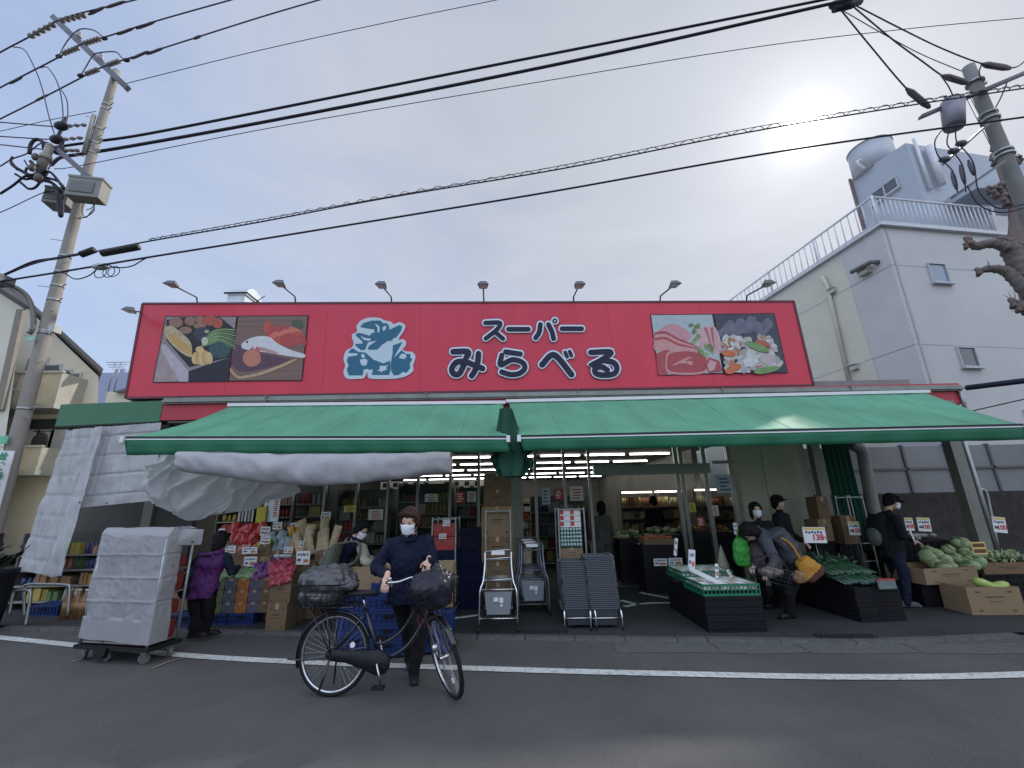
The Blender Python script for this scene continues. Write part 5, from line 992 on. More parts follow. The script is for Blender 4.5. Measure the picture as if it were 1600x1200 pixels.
def cover(u, v):
    # u along left side, front, right side; v from hem to the top ridge
    L_ = [0.14, CW + .04, .22]; s_ = u * sum(L_)
    if s_ < L_[0]: p = (-.025, L_[0] - s_)
    elif s_ < L_[0] + L_[1]: p = (-.025 + (s_ - L_[0]), -.02)
    else: p = (CW + .025, -.02 + (s_ - L_[0] - L_[1]))
    z = .24 - .05 * u + (CH + .03 - .24) * min(1, v / .8)
    a, b = p
    if v > .8:
        t = (v - .8) / .2; b = b + (CD * .98 - b) * t; a = a + ((CW / 2) - a) * t * .0; z = CH + .03 - .03 * t
    k = v / .8; rd = max(0, k - .93) / .07 if v <= .8 else 0
    b += .04 * rd * rd * (1 if v <= .8 else 1) if v <= .8 else .04 * (1 - (v - .8) / .2)
    w = .026 * noise.noise(V((s_ * 4, z * 2.5, 0))) + .012 * abs(noise.noise(V((s_ * 9 + z * 5, z * 8 - s_ * 3, 4))))
    cr = -.015 * max(0, 1 - abs(((z / .25) % 1) - .5) * 22) - .010 * max(0, 1 - abs(((s_ / .3) % 1) - .5) * 26)
    if .15 < v < .75: b += (w + cr) * (1 if L_[0] < s_ < L_[0] + L_[1] else 0); a += (w + cr) * (0 if L_[0] < s_ < L_[0] + L_[1] else 1)
    else: z += w * .4
    return C_(a, b, z)
cov = mat('cart_cover', (.52, .52, .55), .4, 0, .08, 5, .25, tl=.5, dirt=.2, dcol=(.42, .41, .41))
mb = MB(); mb.grid(cover, 130, 110); part('cover', mb, cov, ct)
mb = MB(); mb.grid(lambda u, v: C_(CW - .02 + .24 * u - .04 * v, .05 + .22 * u, CH + .01 - .18 * v - .02 * u) + V((0, .02 * math.sin(u * 5 + v * 3), 0)), 10, 10); part('cover_flap', mb, cov, ct)
mb = MB(); [mb.ell(p, (.012, .012, .012), 6, 5) for p in (C_(CW + .14, .2, CH - .15), C_(CW + .03, .1, CH - .4), C_(CW * .4, -.045, .22))]; part('clip', mb, eye_m, ct)
# ---- far left corner
c = gr(-42, 985, PZ); t = thing('scooter_standin', 'made-up tub with leaves for a covered scooter at the far left edge', 'scooter_standin', c)  # tub and leaves are made up in place of a dark covered scooter
mb = MB(); mb.loft([[c + V((r_ * math.cos(a * math.pi / 8), r_ * math.sin(a * math.pi / 8), z)) for a in range(16)] for r_, z in ((.24, 0), (.27, .35), (.29, .72), (.31, .74), (.31, .80))]); part('tub', mb, mat('tub_dark', (.015, .016, .024), .6, 0, .2, 8), t)
mb = MB(); rr = random.Random(3)
for k in range(60):
    a = rr.random() * 6.28; r_ = rr.random() * .34; z = .85 + rr.random() * .26; p = c + V((r_ * math.cos(a), r_ * math.sin(a), z)); d = V((math.cos(a) * .6, math.sin(a) * .6, rr.random() * .8)).normalized() * (.09 + rr.random() * .07); n = d.cross(V((rr.random() - .5, rr.random() - .5, 1))).normalized() * .03
    mb.add([p, p + d * .5 + n, p + d, p + d * .5 - n], [(0, 1, 2, 3)], False)
part('leaves', mb, mat('dark_leaves', (.015, .022, .018), .5, 0, .4, 20), t)
for k in range(9):
    a = k * .7; mb = MB(); p = c + V((.1 * math.cos(a), .1 * math.sin(a), .78)); mb.tube([p, p + V((.12 * math.cos(a), .12 * math.sin(a), .2))], .008, 4); part('stem', mb, mat('stem', (.03, .035, .02), .8), t)
def hoop(lb, pts, Y): mb = MB(); mb.tube(crom([at(x, y, Y) for x, y in pts], 5), .02, 8); return solo('hoop_barrier', lb, 'barrier', mb, metal)
hoop('nearer bent steel hoop barrier beside the made-up black tub', [(14, 962), (20, 930), (24, 923), (34, 922), (45, 923), (48, 930), (44, 955), (40, 978)], 6.95)
hoop('farther bent steel hoop barrier in front of the blue crate', [(38, 966), (38, 925), (41, 914), (70, 913), (103, 914), (109, 920), (106, 962)], 7.25)
crate_stack(bluec, (.5, .38, .16), at(70, 955, 7.6).x, 7.75, 1, 'blue crate alone behind the steel hoops at the far left, #', 'blue crates')
for i, x in enumerate((98, 112, 124)):
    c, s = pbx(x - 6, 925, x + 7, 968, 7.3, .16); t = thing('bottle', ('leftmost', 'middle', 'rightmost')[i] + ' of three big brown drink bottles beside the covered cart', 'bottle', (c.x, c.y, PZ), 'brown bottles at the far left')
    mb = MB(); q = V((c.x, c.y, PZ)); H_ = s.z; mb.tube([q, q + V((0, 0, H_ * .72)), q + V((0, 0, H_ * .9)), q + V((0, 0, H_))], [.07, .07, .03, .028], 12); part('body', mb, mat('amber_drink', (.20, .10, .035), .3), t)
    mb = MB(); mb.cyl(q + V((0, 0, H_)), q + V((0, 0, H_ + .03)), .032, seg=10); part('cap', mb, mat('cap_cream', (.5, .38, .25), .5), t); mb = MB(); mb.cyl(q + V((0, 0, H_ * .3)), q + V((0, 0, H_ * .6)), .0715, seg=12); part('label_band', mb, mat('band_brown', (.3, .17, .08), .6), t)
# shelving with groceries behind the far left sheet and inside the shop
gcols = [mat('goods%d' % i, c, .5, 0, .15, 20) for i, c in enumerate(((.38, .05, .04), (.42, .32, .08), (.10, .18, .07), (.5, .47, .41), (.07, .09, .18), (.32, .17, .08), (.2, .25, .07), (.42, .2, .15), (.3, .3, .28), (.06, .06, .06)))]
def shelf_unit(lb, c, w, d, h, n, seed, lit=False, cols=gcols, name='grocery_shelf', rz=0):
    t = thing(name, lb, 'shelf', c); r_ = random.Random(seed); mb = MB()
    mb.box(V(c) + V((0, d / 2, h / 2)), (w, .03, h)); [mb.box(V(c) + V((s_ * w / 2, 0, h / 2)), (.03, d, h)) for s_ in (-1, 1)]; part('back', mb, mat('shelf_back', (.12, .115, .10), .6), t)
    for k in range(n): z = .12 + (h - .25) * k / n; mb = MB(); mb.box(V(c) + V((0, -.01, z)), (w - .04, d - .02, .025)); part('board', mb, mat('shelf_board', (.26, .25, .22), .5), t)
    g = MB()
    for k in range(n):
        z = .135 + (h - .25) * k / n; x = -w / 2 + .04; zh = (h - .25) / n
        while x < w / 2 - .1:
            m_ = r_.choice(cols); ww = .035 + r_.random() * .07; hh = zh * (.45 + .42 * r_.random()); cnt = r_.randint(1, 5)
            for j in range(cnt):
                if x + ww > w / 2 - .03: break
                g.use(m_)
                if cnt % 2: g.cyl(V(c) + V((x + ww / 2, -d * .25, z)), V(c) + V((x + ww / 2, -d * .25, z + hh)), ww * .45, ww * (.2 + .25 * r_.random()), seg=7)
                else: g.box(V(c) + V((x + ww / 2, -d * (.15 + .1 * r_.random()), z + hh / 2)), (ww * .9, d * .5, hh * (.9 + .1 * r_.random())))
                x += ww
    part('groceries', g, None, t, kind='stuff')
    if lit: mb = MB(); mb.box(V(c) + V((0, -d / 2 + .02, h - .03)), (w - .1, .05, .04)); part('case_light', mb, mat('case_tube', (1, .95, .8), .4, emit=5.0, var=0), t)
    return t
shelf_unit('shelf of vegetables and jars glimpsed between the far left sheet and the covered cart', (at(105, 880, 8.2).x, 8.3, PZ), 1.5, .5, 1.25, 4, 5)
for i, (x, y, w, lb) in enumerate(((-5.3, 10.6, 1.7, 'grocery shelf inside the glass behind the red snack bags'), (-3.2, 10.7, 2.0, 'grocery shelf inside the glass behind the man with the green backpack'), (-1.15, 10.6, 1.7, 'grocery shelf inside the glass behind the woman holding the bicycle'),
                                    (-4.4, 13.5, 2.6, 'second row grocery shelf on the left inside the shop'), (-1.3, 13.6, 2.6, 'second row grocery shelf left of the pillar inside the shop'), (1.2, 12.2, 1.5, 'grocery shelf inside the shop just right of the pillar'), (-5.0, 20, 4, 'far grocery shelf along the back left of the shop'), (0.5, 21, 4, 'far grocery shelf along the back middle of the shop'))): shelf_unit(lb, (x, y, .06), w, .6, 1.75 if y < 15 else 2.1, 5, 20 + i)
warm = [mat('chill%d' % i, c, .4, 0, .15, 20) for i, c in enumerate(((.5, .42, .22), (.5, .3, .12), (.35, .33, .2), (.45, .42, .38), (.3, .1, .05)))]
for i, (x, w, Y, lb) in enumerate(((at(1000, 800, 13).x, 1.1, 13.2, 'lit chilled cabinet behind the dark clothed shopper inside the shop'), (at(1050, 800, 13).x + .2, 1.5, 13.0, 'lit chilled cabinet in the middle of the doorway view'), (at(1130, 800, 12).x, 1.7, 12.0, 'lit chilled cabinet at the right end of the shop glazing'))): shelf_unit(lb, (x, Y, .06), w, .6, 1.85, 5, 50 + i, True, warm, 'chilled_cabinet')
mb = MB(); mb2 = MB(); bn = thing('checked_banner', 'black and white checked strip hanging across the back of the shop', 'banner', (-3, 18, 2.3)); mb.span((-5.5, 18, 2.15), (.2, 18.02, 2.62)); part('strip', mb, mat('banner_white', (.4, .4, .37), .8), bn)
for i in range(26):
    for j in range(2):
        if (i + j) % 2 and not 9 < i < 12: mb2.span((-5.4 + i * .21, 17.985, 2.2 + j * .19), (-5.21 + i * .21, 17.995, 2.38 + j * .19))
part('checks', mb2, black, bn)
for i, (x, y, lb) in enumerate(((630, 20, 'grey'), )): pass
for i, (x, w, lb) in enumerate(((-5.6, 1.0, 'stocked window shelf behind the red lettered poster'), (-4.4, 1.1, 'stocked window shelf behind the tall cream bags'), (-3.1, 1.1, 'stocked window shelf behind the green backpack'), (-1.85, 1.1, 'stocked window shelf behind the head of the woman with the bicycle'), (-.75, .9, 'stocked window shelf behind the red topped trolley'))): shelf_unit(lb, (x, 9.35, .06), w, .45, 1.92 + .1 * (i % 2), 7, 80 + i, name='window_shelf')
PT = [mat('paper%d' % i, c, .7, 0, .05) for i, c in enumerate(((.6, .6, .58), (.5, .05, .05), (.6, .5, .1), (.4, .45, .5)))]
for i, (x0, y0, x1, y1, k, lb) in enumerate(((576, 796, 598, 812, 0, 'white notice on the glass above the bending person with the backpack'), (538, 790, 556, 800, 2, 'small yellow notice on the glass above the tall cream bags'), (664, 772, 684, 784, 0, 'white notice on the glass right of the head of the woman'), (712, 768, 726, 786, 1, 'red notice high on the glass left of the carton pile'), (730, 768, 744, 784, 0, 'white notice beside the red one left of the carton pile'), (846, 762, 860, 788, 3, 'pale notice on the glass just right of the pillar'), (866, 764, 880, 780, 1, 'red notice on the glass behind the egg tray trolley'), (890, 760, 912, 782, 0, 'wide white notice on the glass above the egg tray trolley'), (1076, 786, 1088, 800, 2, 'yellow notice on the automatic door'), (1112, 790, 1124, 806, 0, 'white notice low on the right end glazing'), (1116, 742, 1146, 770, 3, 'large pale poster at the top of the right end glazing'), (1088, 808, 1102, 822, 1, 'red flyer on the automatic door'))):
    a, b = at(x0, y0, 8.86), at(x1, y1, 8.86); t = thing('notice', lb, 'notice', V(((a.x + b.x) / 2, 8.86, b.z)), 'notices taped on the shop glass'); mb = MB(); mb.span((a.x, 8.86, b.z), (b.x, 8.864, a.z)); part('paper', mb, PT[k], t); mb = MB(); w_, h_ = b.x - a.x, a.z - b.z; r_ = random.Random(i)
    for j in range(4): u = .1 + .2 * r_.random(); mb.span((a.x + w_ * u, 8.857, a.z - h_ * (.18 + .2 * j) - h_ * .09), (b.x - w_ * (.1 + .3 * r_.random()), 8.859, a.z - h_ * (.18 + .2 * j)))
    part('print', mb, (cred, card, mat('card_brown', (.12, .05, .02), .7), cblue)[k], t)
ZB = [at(380, y, 6.75).z for y in (958, 941, 922, 903)]
# ---- snack display, stepped cartons with bags on top
st = thing('display_stand', 'stepped display stand hidden under the snack cartons', 'display stand', (-3.9, 7.6, PZ)); mb = MB()
for k, (Y, z) in enumerate(((7.05, .50), (7.35, .66), (7.65, .86), (7.95, 1.05))): mb.span((-5.35 + .04 * k, Y, PZ), (-3.05 - .03 * k, Y + .3, z))
part('steps', mb, kraft, st)
for i in range(4): crate_stack(bluec, (.36, .36, ZB[0] - PZ - .004), -5.30 + .39 * i + .17, 6.95, 1, ('leftmost', 'second', 'third', 'rightmost')[i] + ' blue crate under the small snack cartons, #', 'blue crates under the snack display')
cc = (mat('box_green', (.12, .13, .06), .8, 0, .15), mat('box_bluegrey', (.08, .09, .12), .8, 0, .15), mat('box_orange', (.33, .12, .03), .8, 0, .15), mat('box_purplegrey', (.10, .09, .13), .8, 0, .15), kraft)
xs = [344, 363, 382, 401, 419]
for j in range(3):
    for i in range(5):
        x0 = xs[i] - 1 + j * 1.5; w = .172; z = ZB[j]
        carton(('green', 'blue grey', 'orange', 'purple grey', 'plain brown')[i] + ' small carton in the ' + ('bottom', 'middle', 'top')[j] + ' row of the snack display front', (at(xs[i], 920, 6.8).x, 6.9, z), (w, .3, ZB[j + 1] - ZB[j] - .005), cc[i] if j or True else kraft, 0, 'small snack cartons')
c, s = pbx(418, 944, 447, 3000, 6.42, .34); carton('tall kraft carton on the ground at the right end of the snack display', c, s, kraft)
c, s = pbx(423, 904, 452, 944, 6.46, .5); carton('kraft carton stacked on the tall one at the snack display end', c, s, kraft)
for x0, y0, x1, y1, Y, d, mm, lb in ((398, 871, 419, 899, 7.2, .25, kraft2, 'pale upright carton behind the flat green bags'), (378, 871, 397, 893, 7.2, .25, kraft, 'brown carton carrying the price card left of the pale one'), (405, 849, 421, 872, 7.45, .2, kraft, 'small brown carton below the lime bags'), (423, 861, 442, 890, 7.35, .2, kraft, 'brown carton under the blue and silver bags'), (444, 862, 462, 885, 7.3, .2, kraft2, 'carton behind the purple bags'),
                                     (492, 862, 520, 905, 6.95, .4, kraft, 'big open carton holding the tall bags, at the right of the snack display'), (462, 880, 490, 905, 6.85, .4, kraft, 'carton behind the heap of red and white bags'), (427, 824, 441, 850, 7.75, .2, kraft2, 'yellowish carton on the top step'), (452, 905, 474, 3000, 6.9, .5, kraft, 'large carton at the side of the snack display behind the cart bag'), (280, 938, 299, 962, 7.4, .3, kraft2, 'pale carton behind the woman in purple'), (512, 862, 530, 905, 7.3, .3, kraft, 'carton beside the man with the backpack')):
    c, s = pbx(x0, y0, x1, y1, Y, d); carton(lb, c, s, mm)
bagc = {k: mat('bag_' + k, c, .3, 0, .35, 22, .5, .5, dirt=.4, dcol=d_) for k, c, d_ in (('red', (.42, .02, .02), (.5, .3, .25)), ('pink', (.45, .14, .12), (.6, .55, .5)), ('lime', (.35, .42, .06), (.5, .5, .35)), ('silver', (.30, .36, .40), (.12, .16, .22)), ('gold', (.5, .25, .04), (.4, .04, .02)), ('cream', (.45, .35, .22), (.35, .05, .03)), ('purple', (.14, .03, .16), (.35, .28, .36)), ('crimson', (.38, .03, .06), (.5, .5, .42)), ('green', (.18, .28, .12), (.5, .5, .4)), ('yellow', (.5, .42, .05), (.3, .3, .1)))}
def bag_proto(k, w, h, t_):
    mb = MB()
    def f(u, v):
        x = (u - .5) * w; z = v * h; e = max(0, 1 - (2 * u - 1) ** 4) * max(0, math.sin(math.pi * min(1, max(0, v)))) ** .5
        return V((x * (1 - .06 * math.sin(v * math.pi)), -t_ * e + .008 * noise.noise(V((u * 6, v * 6, len(k)))), z))
    mb.grid(f, 12, 14); mb.grid(lambda u, v: V((f(1 - u, v).x, -f(1 - u, v).y, f(1 - u, v).z)), 12, 14)
    return mb
NB = {'red': 'red snack bag heaped on the upper left step', 'pink': 'pink and white bag leaning below the red bags', 'lime': 'lime green bag beside the middle price cards', 'silver': 'silvery blue bag in the middle of the snack display', 'gold': 'gold and red bag left of the tall bags', 'cream': 'tall cream bag standing at the right of the snack display', 'purple': 'purple net bag lying on the front step', 'crimson': 'crimson and white bag heaped on the end carton', 'green': 'pale green bag lying flat on the small cartons', 'yellow': 'yellow bag tucked among the snack display'}
rr = random.Random(11)
protos = {}
def bags(k, spots, w, h, tilt=.5):
    for (x, y, Y) in spots:
        p = at(x, y, Y)
        if k not in protos:
            mb = bag_proto(k, w, h, .035); o = bpy.data.objects.new('snack_bag', mb.mesh('snack_bag', bagc[k], V((0, 0, 0)))); COL.objects.link(o); tagged(o, NB[k], 'snack bag', k + ' snack bags'); protos[k] = o
        else: o = protos[k].copy(); COL.objects.link(o)
        o.location = p; o.rotation_euler = (-tilt + rr.uniform(-.3, .3), rr.uniform(-.45, .45), rr.uniform(-.6, .6)); s_ = rr.uniform(.85, 1.12); o.scale = (s_, s_, s_)
bags('red', [(370 + 6.5 * (i % 6) + rr.uniform(-3, 3), 850 - 9 * (i // 6) + rr.uniform(-3, 3), 7.7 + .08 * (i // 6)) for i in range(18)], .16, .2)
bags('pink', [(372 + 7 * (i % 5), 866 - 4 * (i // 5), 7.45) for i in range(9)], .14, .13)
bags('lime', [(404 + 8 * (i % 3), 866 - 10 * (i // 3), 7.5) for i in range(6)], .13, .15)
bags('silver', [(426 + 8 * (i % 5), 868 - 12 * (i // 5), 7.5 + .06 * (i // 5)) for i in range(13)], .14, .17)
bags('gold', [(458 + 6 * (i % 3), 862 - 13 * (i // 3), 7.35 + .05 * (i // 3)) for i in range(9)], .12, .16)
bags('cream', [(470, 868, 7.2), (476, 865, 7.2), (487, 866, 7.1), (498, 866, 7.1), (508, 866, 7.15), (516, 864, 7.2), (482, 850, 7.4), (503, 852, 7.4)], .13, .40, .1)
bags('purple', [(400 + 7 * (i % 6), 906 - 7 * (i // 6) - 2 * (i % 6), 6.75 + .1 * (i // 6)) for i in range(18)], .13, .13, .8)
bags('crimson', [(425 + 6.5 * (i % 5) , 915 - 9 * (i // 5) - 1.5 * (i % 5), 6.42 + .1 * (i // 5)) for i in range(20)], .12, .13, .8)
bags('green', [(343 + 8 * (i % 7), 903 - 5 * (i // 7), 6.8 + .1 * (i // 7)) for i in range(14)], .14, .13, .9)
bags('yellow', [(405, 858, 7.55), (418, 850, 7.6), (461, 905, 6.9), (474, 903, 6.9), (455, 899, 7.0)], .14, .15)
# jars
for i, x in enumerate((432, 441, 450)):
    p = at(x, 880, 7.15); t = thing('jar', ('left', 'middle', 'right')[i] + ' white lidded jar behind the purple bags', 'jar', p, 'jars on the snack display'); mb = MB(); mb.cyl(p, p + V((0, 0, .1)), .045, seg=12); part('body', mb, mat('jar_body', (.35, .35, .38), .2), t); mb = MB(); mb.cyl(p + V((0, 0, .1)), p + V((0, 0, .125)), .048, seg=12); part('lid', mb, card, t)
def price(lb, x0, y0, x1, y1, Y, style=0, txt=None, tilt=0.0, pole=None):
    a, b = at(x0, y0, Y), at(x1, y1, Y); w, h = b.x - a.x, a.z - b.z; c = (a + b) / 2; t = thing('price_card', lb, 'price card', V((c.x, Y, b.z))); q = Matrix.Rotation(tilt, 3, 'Y')
    P = lambda u, v, o=0: c + q @ V((u * w, -o, v * h))
    mb = MB(); mb.hexa([P(-.5, -.5, 0), P(.5, -.5, 0), P(.5, -.5, -.006), P(-.5, -.5, -.006), P(-.5, .5, 0), P(.5, .5, 0), P(.5, .5, -.006), P(-.5, .5, -.006)]); part('card', mb, cyel if style == 3 else card, t)
    mb = MB(); R2 = lambda u0, v0, u1, v1, o=.002: mb.poly([P(u0, v0, o), P(u1, v0, o), P(u1, v1, o), P(u0, v1, o)])
    rv = random.Random(int(x0 * 7 + y0))
    if style in (1, 2):
        mb.use(cyel); R2(-.46, .32, .46, .46); mb.use(cblue)
        for k in range(6): e_ = rv.uniform(-.03, .03); R2(-.4 + k * .13, .10 + e_, -.33 + k * .13 + rv.uniform(0, .06), .24 + e_)
        if not txt:
            mb.use(cred)
            fg = '100'; text_mb(mb, fg, P(.12, -.18, .003), XX, ZZ, h * .42, h * .015)
            mb.use(cblue); R2(-.42, -.28, -.12, -.1)
        part('print', mb, None, t)
        if txt: mb = MB(); text_mb(mb, txt, P(.12, -.16, .003), XX, ZZ, h * .52, h * .02); part('figures', mb, cred, t); mb = MB(); text_mb(mb, '円', P(.42, -.2, .003), XX, ZZ, h * .2, h * .006); part('yen_mark', mb, cred, t)
    elif style == 3:
        mb.use(mat('card_brown', (.12, .05, .02), .7)); R2(-.42, .08, .42, .38); R2(-.42, -.38, .42, -.08); part('print', mb, None, t)
    else:
        mb.use(cblue)
        for k in range(7): e_ = rv.uniform(-.03, .03); R2(-.40 + k * .115, .14 + e_, -.33 + k * .115 + rv.uniform(-.02, .03), .32 + e_)
        mb.use(mat('card_orange', (.5, .16, .05), .6)); R2(-.02 + rv.uniform(-.1, .1), -.36, .40, -.02 - rv.uniform(0, .1)); mb.use(cblue); R2(-.4, -.25, -.14, -.05); part('print', mb, None, t)
    if pole: mb = MB(); mb.tube([P(0, -.5, -.008), P(0, -.5, -.008) - V((0, 0, pole))], .004, 5); part('stick', mb, metal, t)
    return t
for i, (x0, y0, x1, y1, Y) in enumerate(((353, 853, 367, 864, 7.3), (379, 855, 401, 865, 7.35), (382, 870, 400, 885, 7.15), (408, 838, 421, 850, 7.4), (444, 855, 457, 864, 7.25), (464, 861, 483, 882, 6.8), (408, 823, 421, 837, 7.7), (427, 816, 440, 827, 7.7), (468, 845, 480, 855, 7.2), (455, 817, 470, 828, 7.7), (502, 800, 516, 812, 8.0), (342, 826, 350, 838, 8.0))):
    price('white price card ' + ('beside the elbow of the woman in purple', 'wide, under the red snack bags', 'on the carton above the flat green bags', 'right under the lime bags', 'left of the gold bags, at half height', 'largest, with a plastic top, above the crimson bags', 'above the lime bags on the top step', 'on the yellowish carton', 'between gold bags and tall cream bags', 'small, on the top step above the gold bags', 'behind the tall cream bags against the glass', 'on a pale box above the woman in purple')[i], x0, y0, x1, y1, Y, 0)
# posters on the glass
t = thing('poster', 'white poster with red and dark vertical lettering taped behind the red snack bags', 'poster', at(425, 812, 8.6)); a, b = at(415, 778, 8.6), at(434, 815, 8.6); mb = MB(); mb.span((a.x, 8.6, b.z), (b.x, 8.605, a.z)); part('sheet', mb, card, t)
mb = MB()
for j in range(3):
    for u, v, w_, h_ in ((-.045, 0, .09, .014), (-.045, -.035, .09, .012), (-.04, -.07, .035, .014), (.01, -.07, .035, .014), (-.006, -.01, .014, .075)): x_, z_ = b.x - .07 + u, a.z - .05 - j * .11 + v; mb.span((x_, 8.597, z_ - h_), (x_ + w_, 8.599, z_))
part('lettering', mb, cred, t); mb = MB()
for j in range(2):
    for u, v, w_, h_ in ((-.03, 0, .06, .012), (-.03, -.03, .06, .01), (-.006, -.0, .012, .06)): x_, z_ = a.x + .06 + u, a.z - .05 - j * .09 + v; mb.span((x_, 8.597, z_ - h_), (x_ + w_, 8.599, z_))
part('small_lettering', mb, cblue, t)
mb = MB(); a, b = at(402, 792, 8.55), at(413, 820, 8.55); mb.span((a.x, 8.55, b.z), (b.x, 8.56, a.z)); solo('poster', 'small yellow poster left of the red lettered one', 'poster', mb, mat('poster_yellow', (.5, .42, .03), .6))
mb = MB(); a, b = at(375, 792, 8.7), at(397, 818, 8.7); t = thing('magazine_rack', 'rack of dark magazines behind the bunched sheet', 'rack', at(386, 818, 8.7)); mb.span((a.x, 8.7, b.z - .3), (b.x, 8.8, a.z)); part('frame', mb, black, t)
for k in range(5): mb = MB(); x = a.x + (b.x - a.x) * (k + .5) / 5; mb.span((x - .018, 8.66, a.z - .28), (x + .018, 8.69, a.z - .06)); part('magazine', mb, (gcols[3], gcols[8])[k % 2], t)
# ---- blue crate stacks behind the bicycle
zt1 = crate_stack(bluec, (.40, .33, .20), at(548, 980, 5.25).x, 5.55, 3, '# blue crate of the left stack behind the rear bicycle wheel', 'blue crates behind the bicycle', nx=7)
zt2 = crate_stack(bluec, (.42, .33, .145), at(600, 980, 5.2).x, 5.50, 5, '# blue crate of the tall middle stack behind the bicycle', 'blue crates behind the bicycle', nx=7)
zt3 = crate_stack(bluec, (.40, .33, .20), at(672, 980, 5.25).x, 5.58, 2, '# blue crate of the right stack behind the front wheel', 'blue crates behind the bicycle', nx=7)
x_ = at(552, 980, 5.2).x; carton('large open kraft carton on the blue crates left of the woman with the bicycle', (x_, 5.55, zt1 + .0), (.46, .32, .26), kraft2, 0, None, 'cardboard_box', True, False)
c, s = pbx(651, 881, 704, 960, 5.62, .35); c.z = zt3; s = V((.42, .34, at(680, 884, 5.5).z - zt3)); c.x = at(678, 900, 5.5).x; carton('kraft carton on the blue crates right of the woman with the bicycle', c, s, kraft2)
# ---- rack trolleys and carton stacks at the entrance
def trolley(lb, x0, x1, ytop, Y, d=.5, shelves=(.25,)):
    a = at(x0, ytop, Y); b = at(x1, ytop, Y); t = thing('rack_trolley', lb, 'trolley', V(((a.x + b.x) / 2, Y + d / 2, PZ))); zt = a.z
    for k, yy in enumerate((Y, Y + d)): 
        mb = MB(); mb.tube(crom([V((a.x, yy, .14)), V((a.x, yy, zt - .08)), V((a.x + .04, yy, zt)), V((b.x - .04, yy, zt)), V((b.x, yy, zt - .08)), V((b.x, yy, .14))], 5), .014, 6)
        for z in (.5, .8): mb.tube([V((a.x, yy, z)), V((b.x, yy, z))], .009, 5)
        part('side_frame', mb, metal, t)
    mb = MB(); mb.span((a.x - .02, Y - .02, .12), (b.x + .02, Y + d + .02, .15)); part('deck', mb, metal, t)
    for x in (a.x + .05, b.x - .05):
        for yy in (Y + .05, Y + d - .05): mb = MB(); mb.cyl(V((x - .012, yy, .08)), V((x + .012, yy, .08)), .05, seg=12); part('caster', mb, black, t)
    return t
trolley('rack trolley with red topped boxes right behind the carton', 676, 712, 812, 7.0)
x = at(694, 850, 7.1).x; zc = crate_stack(navyc, (.40, .40, .26), x, 7.25, 3, '# navy crate on the trolley with red topped boxes', 'navy crates', z0=.16)
for k in range(2): carton(('lower', 'upper')[k] + ' red box on top of the trolley behind the carton', (x, 7.22, zc + .2 * k), (.34, .34, .19), gcols[0], 0, None)
price('small white tag on the upper red box', 692, 812, 703, 822, 6.98); price('small white tag on the lower red box', 686, 834, 697, 842, 6.98)
x = at(737, 880, 7.4).x; crate_stack(navyc, (.40, .42, .24), x, 7.65, 5, '# navy crate of the tall stack left of the hand trolley', 'navy crates')
t = trolley('hand trolley piled with big kraft cartons beside the pillar', 759, 797, 800, 7.0)
x = at(778, 900, 7.15).x
for k, (h, w, mm) in enumerate(((.30, .44, kraft), (.30, .44, kraft), (.36, .50, kraft), (.46, .50, kraft2), (.27, .46, kraft), (.27, .46, kraft))): 
    z = .16 + sum((.30, .30, .36, .46, .27, .27)[:k]); carton(('lowest', 'second', 'third', 'fourth, pale and large,', 'fifth', 'topmost')[k] + ' carton on the hand trolley beside the pillar', (x, 7.3 + (.25 if k > 3 else 0), z), (w, .42, h - .003), mm)
trolley('chrome rack trolley with egg trays behind the basket stacks', 872, 912, 797, 6.9)
a = at(892, 830, 6.95)
for k in range(4): carton(('lowest', 'second', 'third', 'topmost')[k] + ' dull carton on the egg tray trolley', (a.x, 7.15, .16 + .20 * k), (.34, .4, .19), (kraft, kraft2)[k % 2])
for k in range(5):
    mb = MB(); z = .97 + k * .055; t = thing('egg_tray', ('lowest', 'second', 'third', 'fourth', 'topmost')[k] + ' teal tray of eggs on the chrome trolley', 'egg tray', (a.x, 7.1, z), 'egg trays'); mb.box((a.x, 7.1, z + .012), (.33, .36, .02)); part('tray', mb, mat('teal_tray', (.02, .16, .13), .5), t)
    for j in range(7): mb = MB(); mb.ell((a.x - .14 + j * .047, 6.95, z + .032), (.019, .019, .023), 8, 6); part('egg', mb, card, t)
for k in range(6):
    i, j = k % 2, k // 2; mb = MB(); c = V((a.x - .08 + .16 * i, 7.05, 1.25 + j * .085)); t = thing('tissue_pack', ('left', 'right')[i] + ' red and white box in the ' + ('lowest', 'middle', 'top')[j] + ' row on the egg trolley', 'box', c, 'red and white boxes'); mb.box(c + V((0, 0, .04)), (.155, .25, .08)); part('pack', mb, card, t); mb = MB(); mb.box(c + V((-.05, -.127, .05)), (.05, .003, .06)); part('print', mb, cred, t)
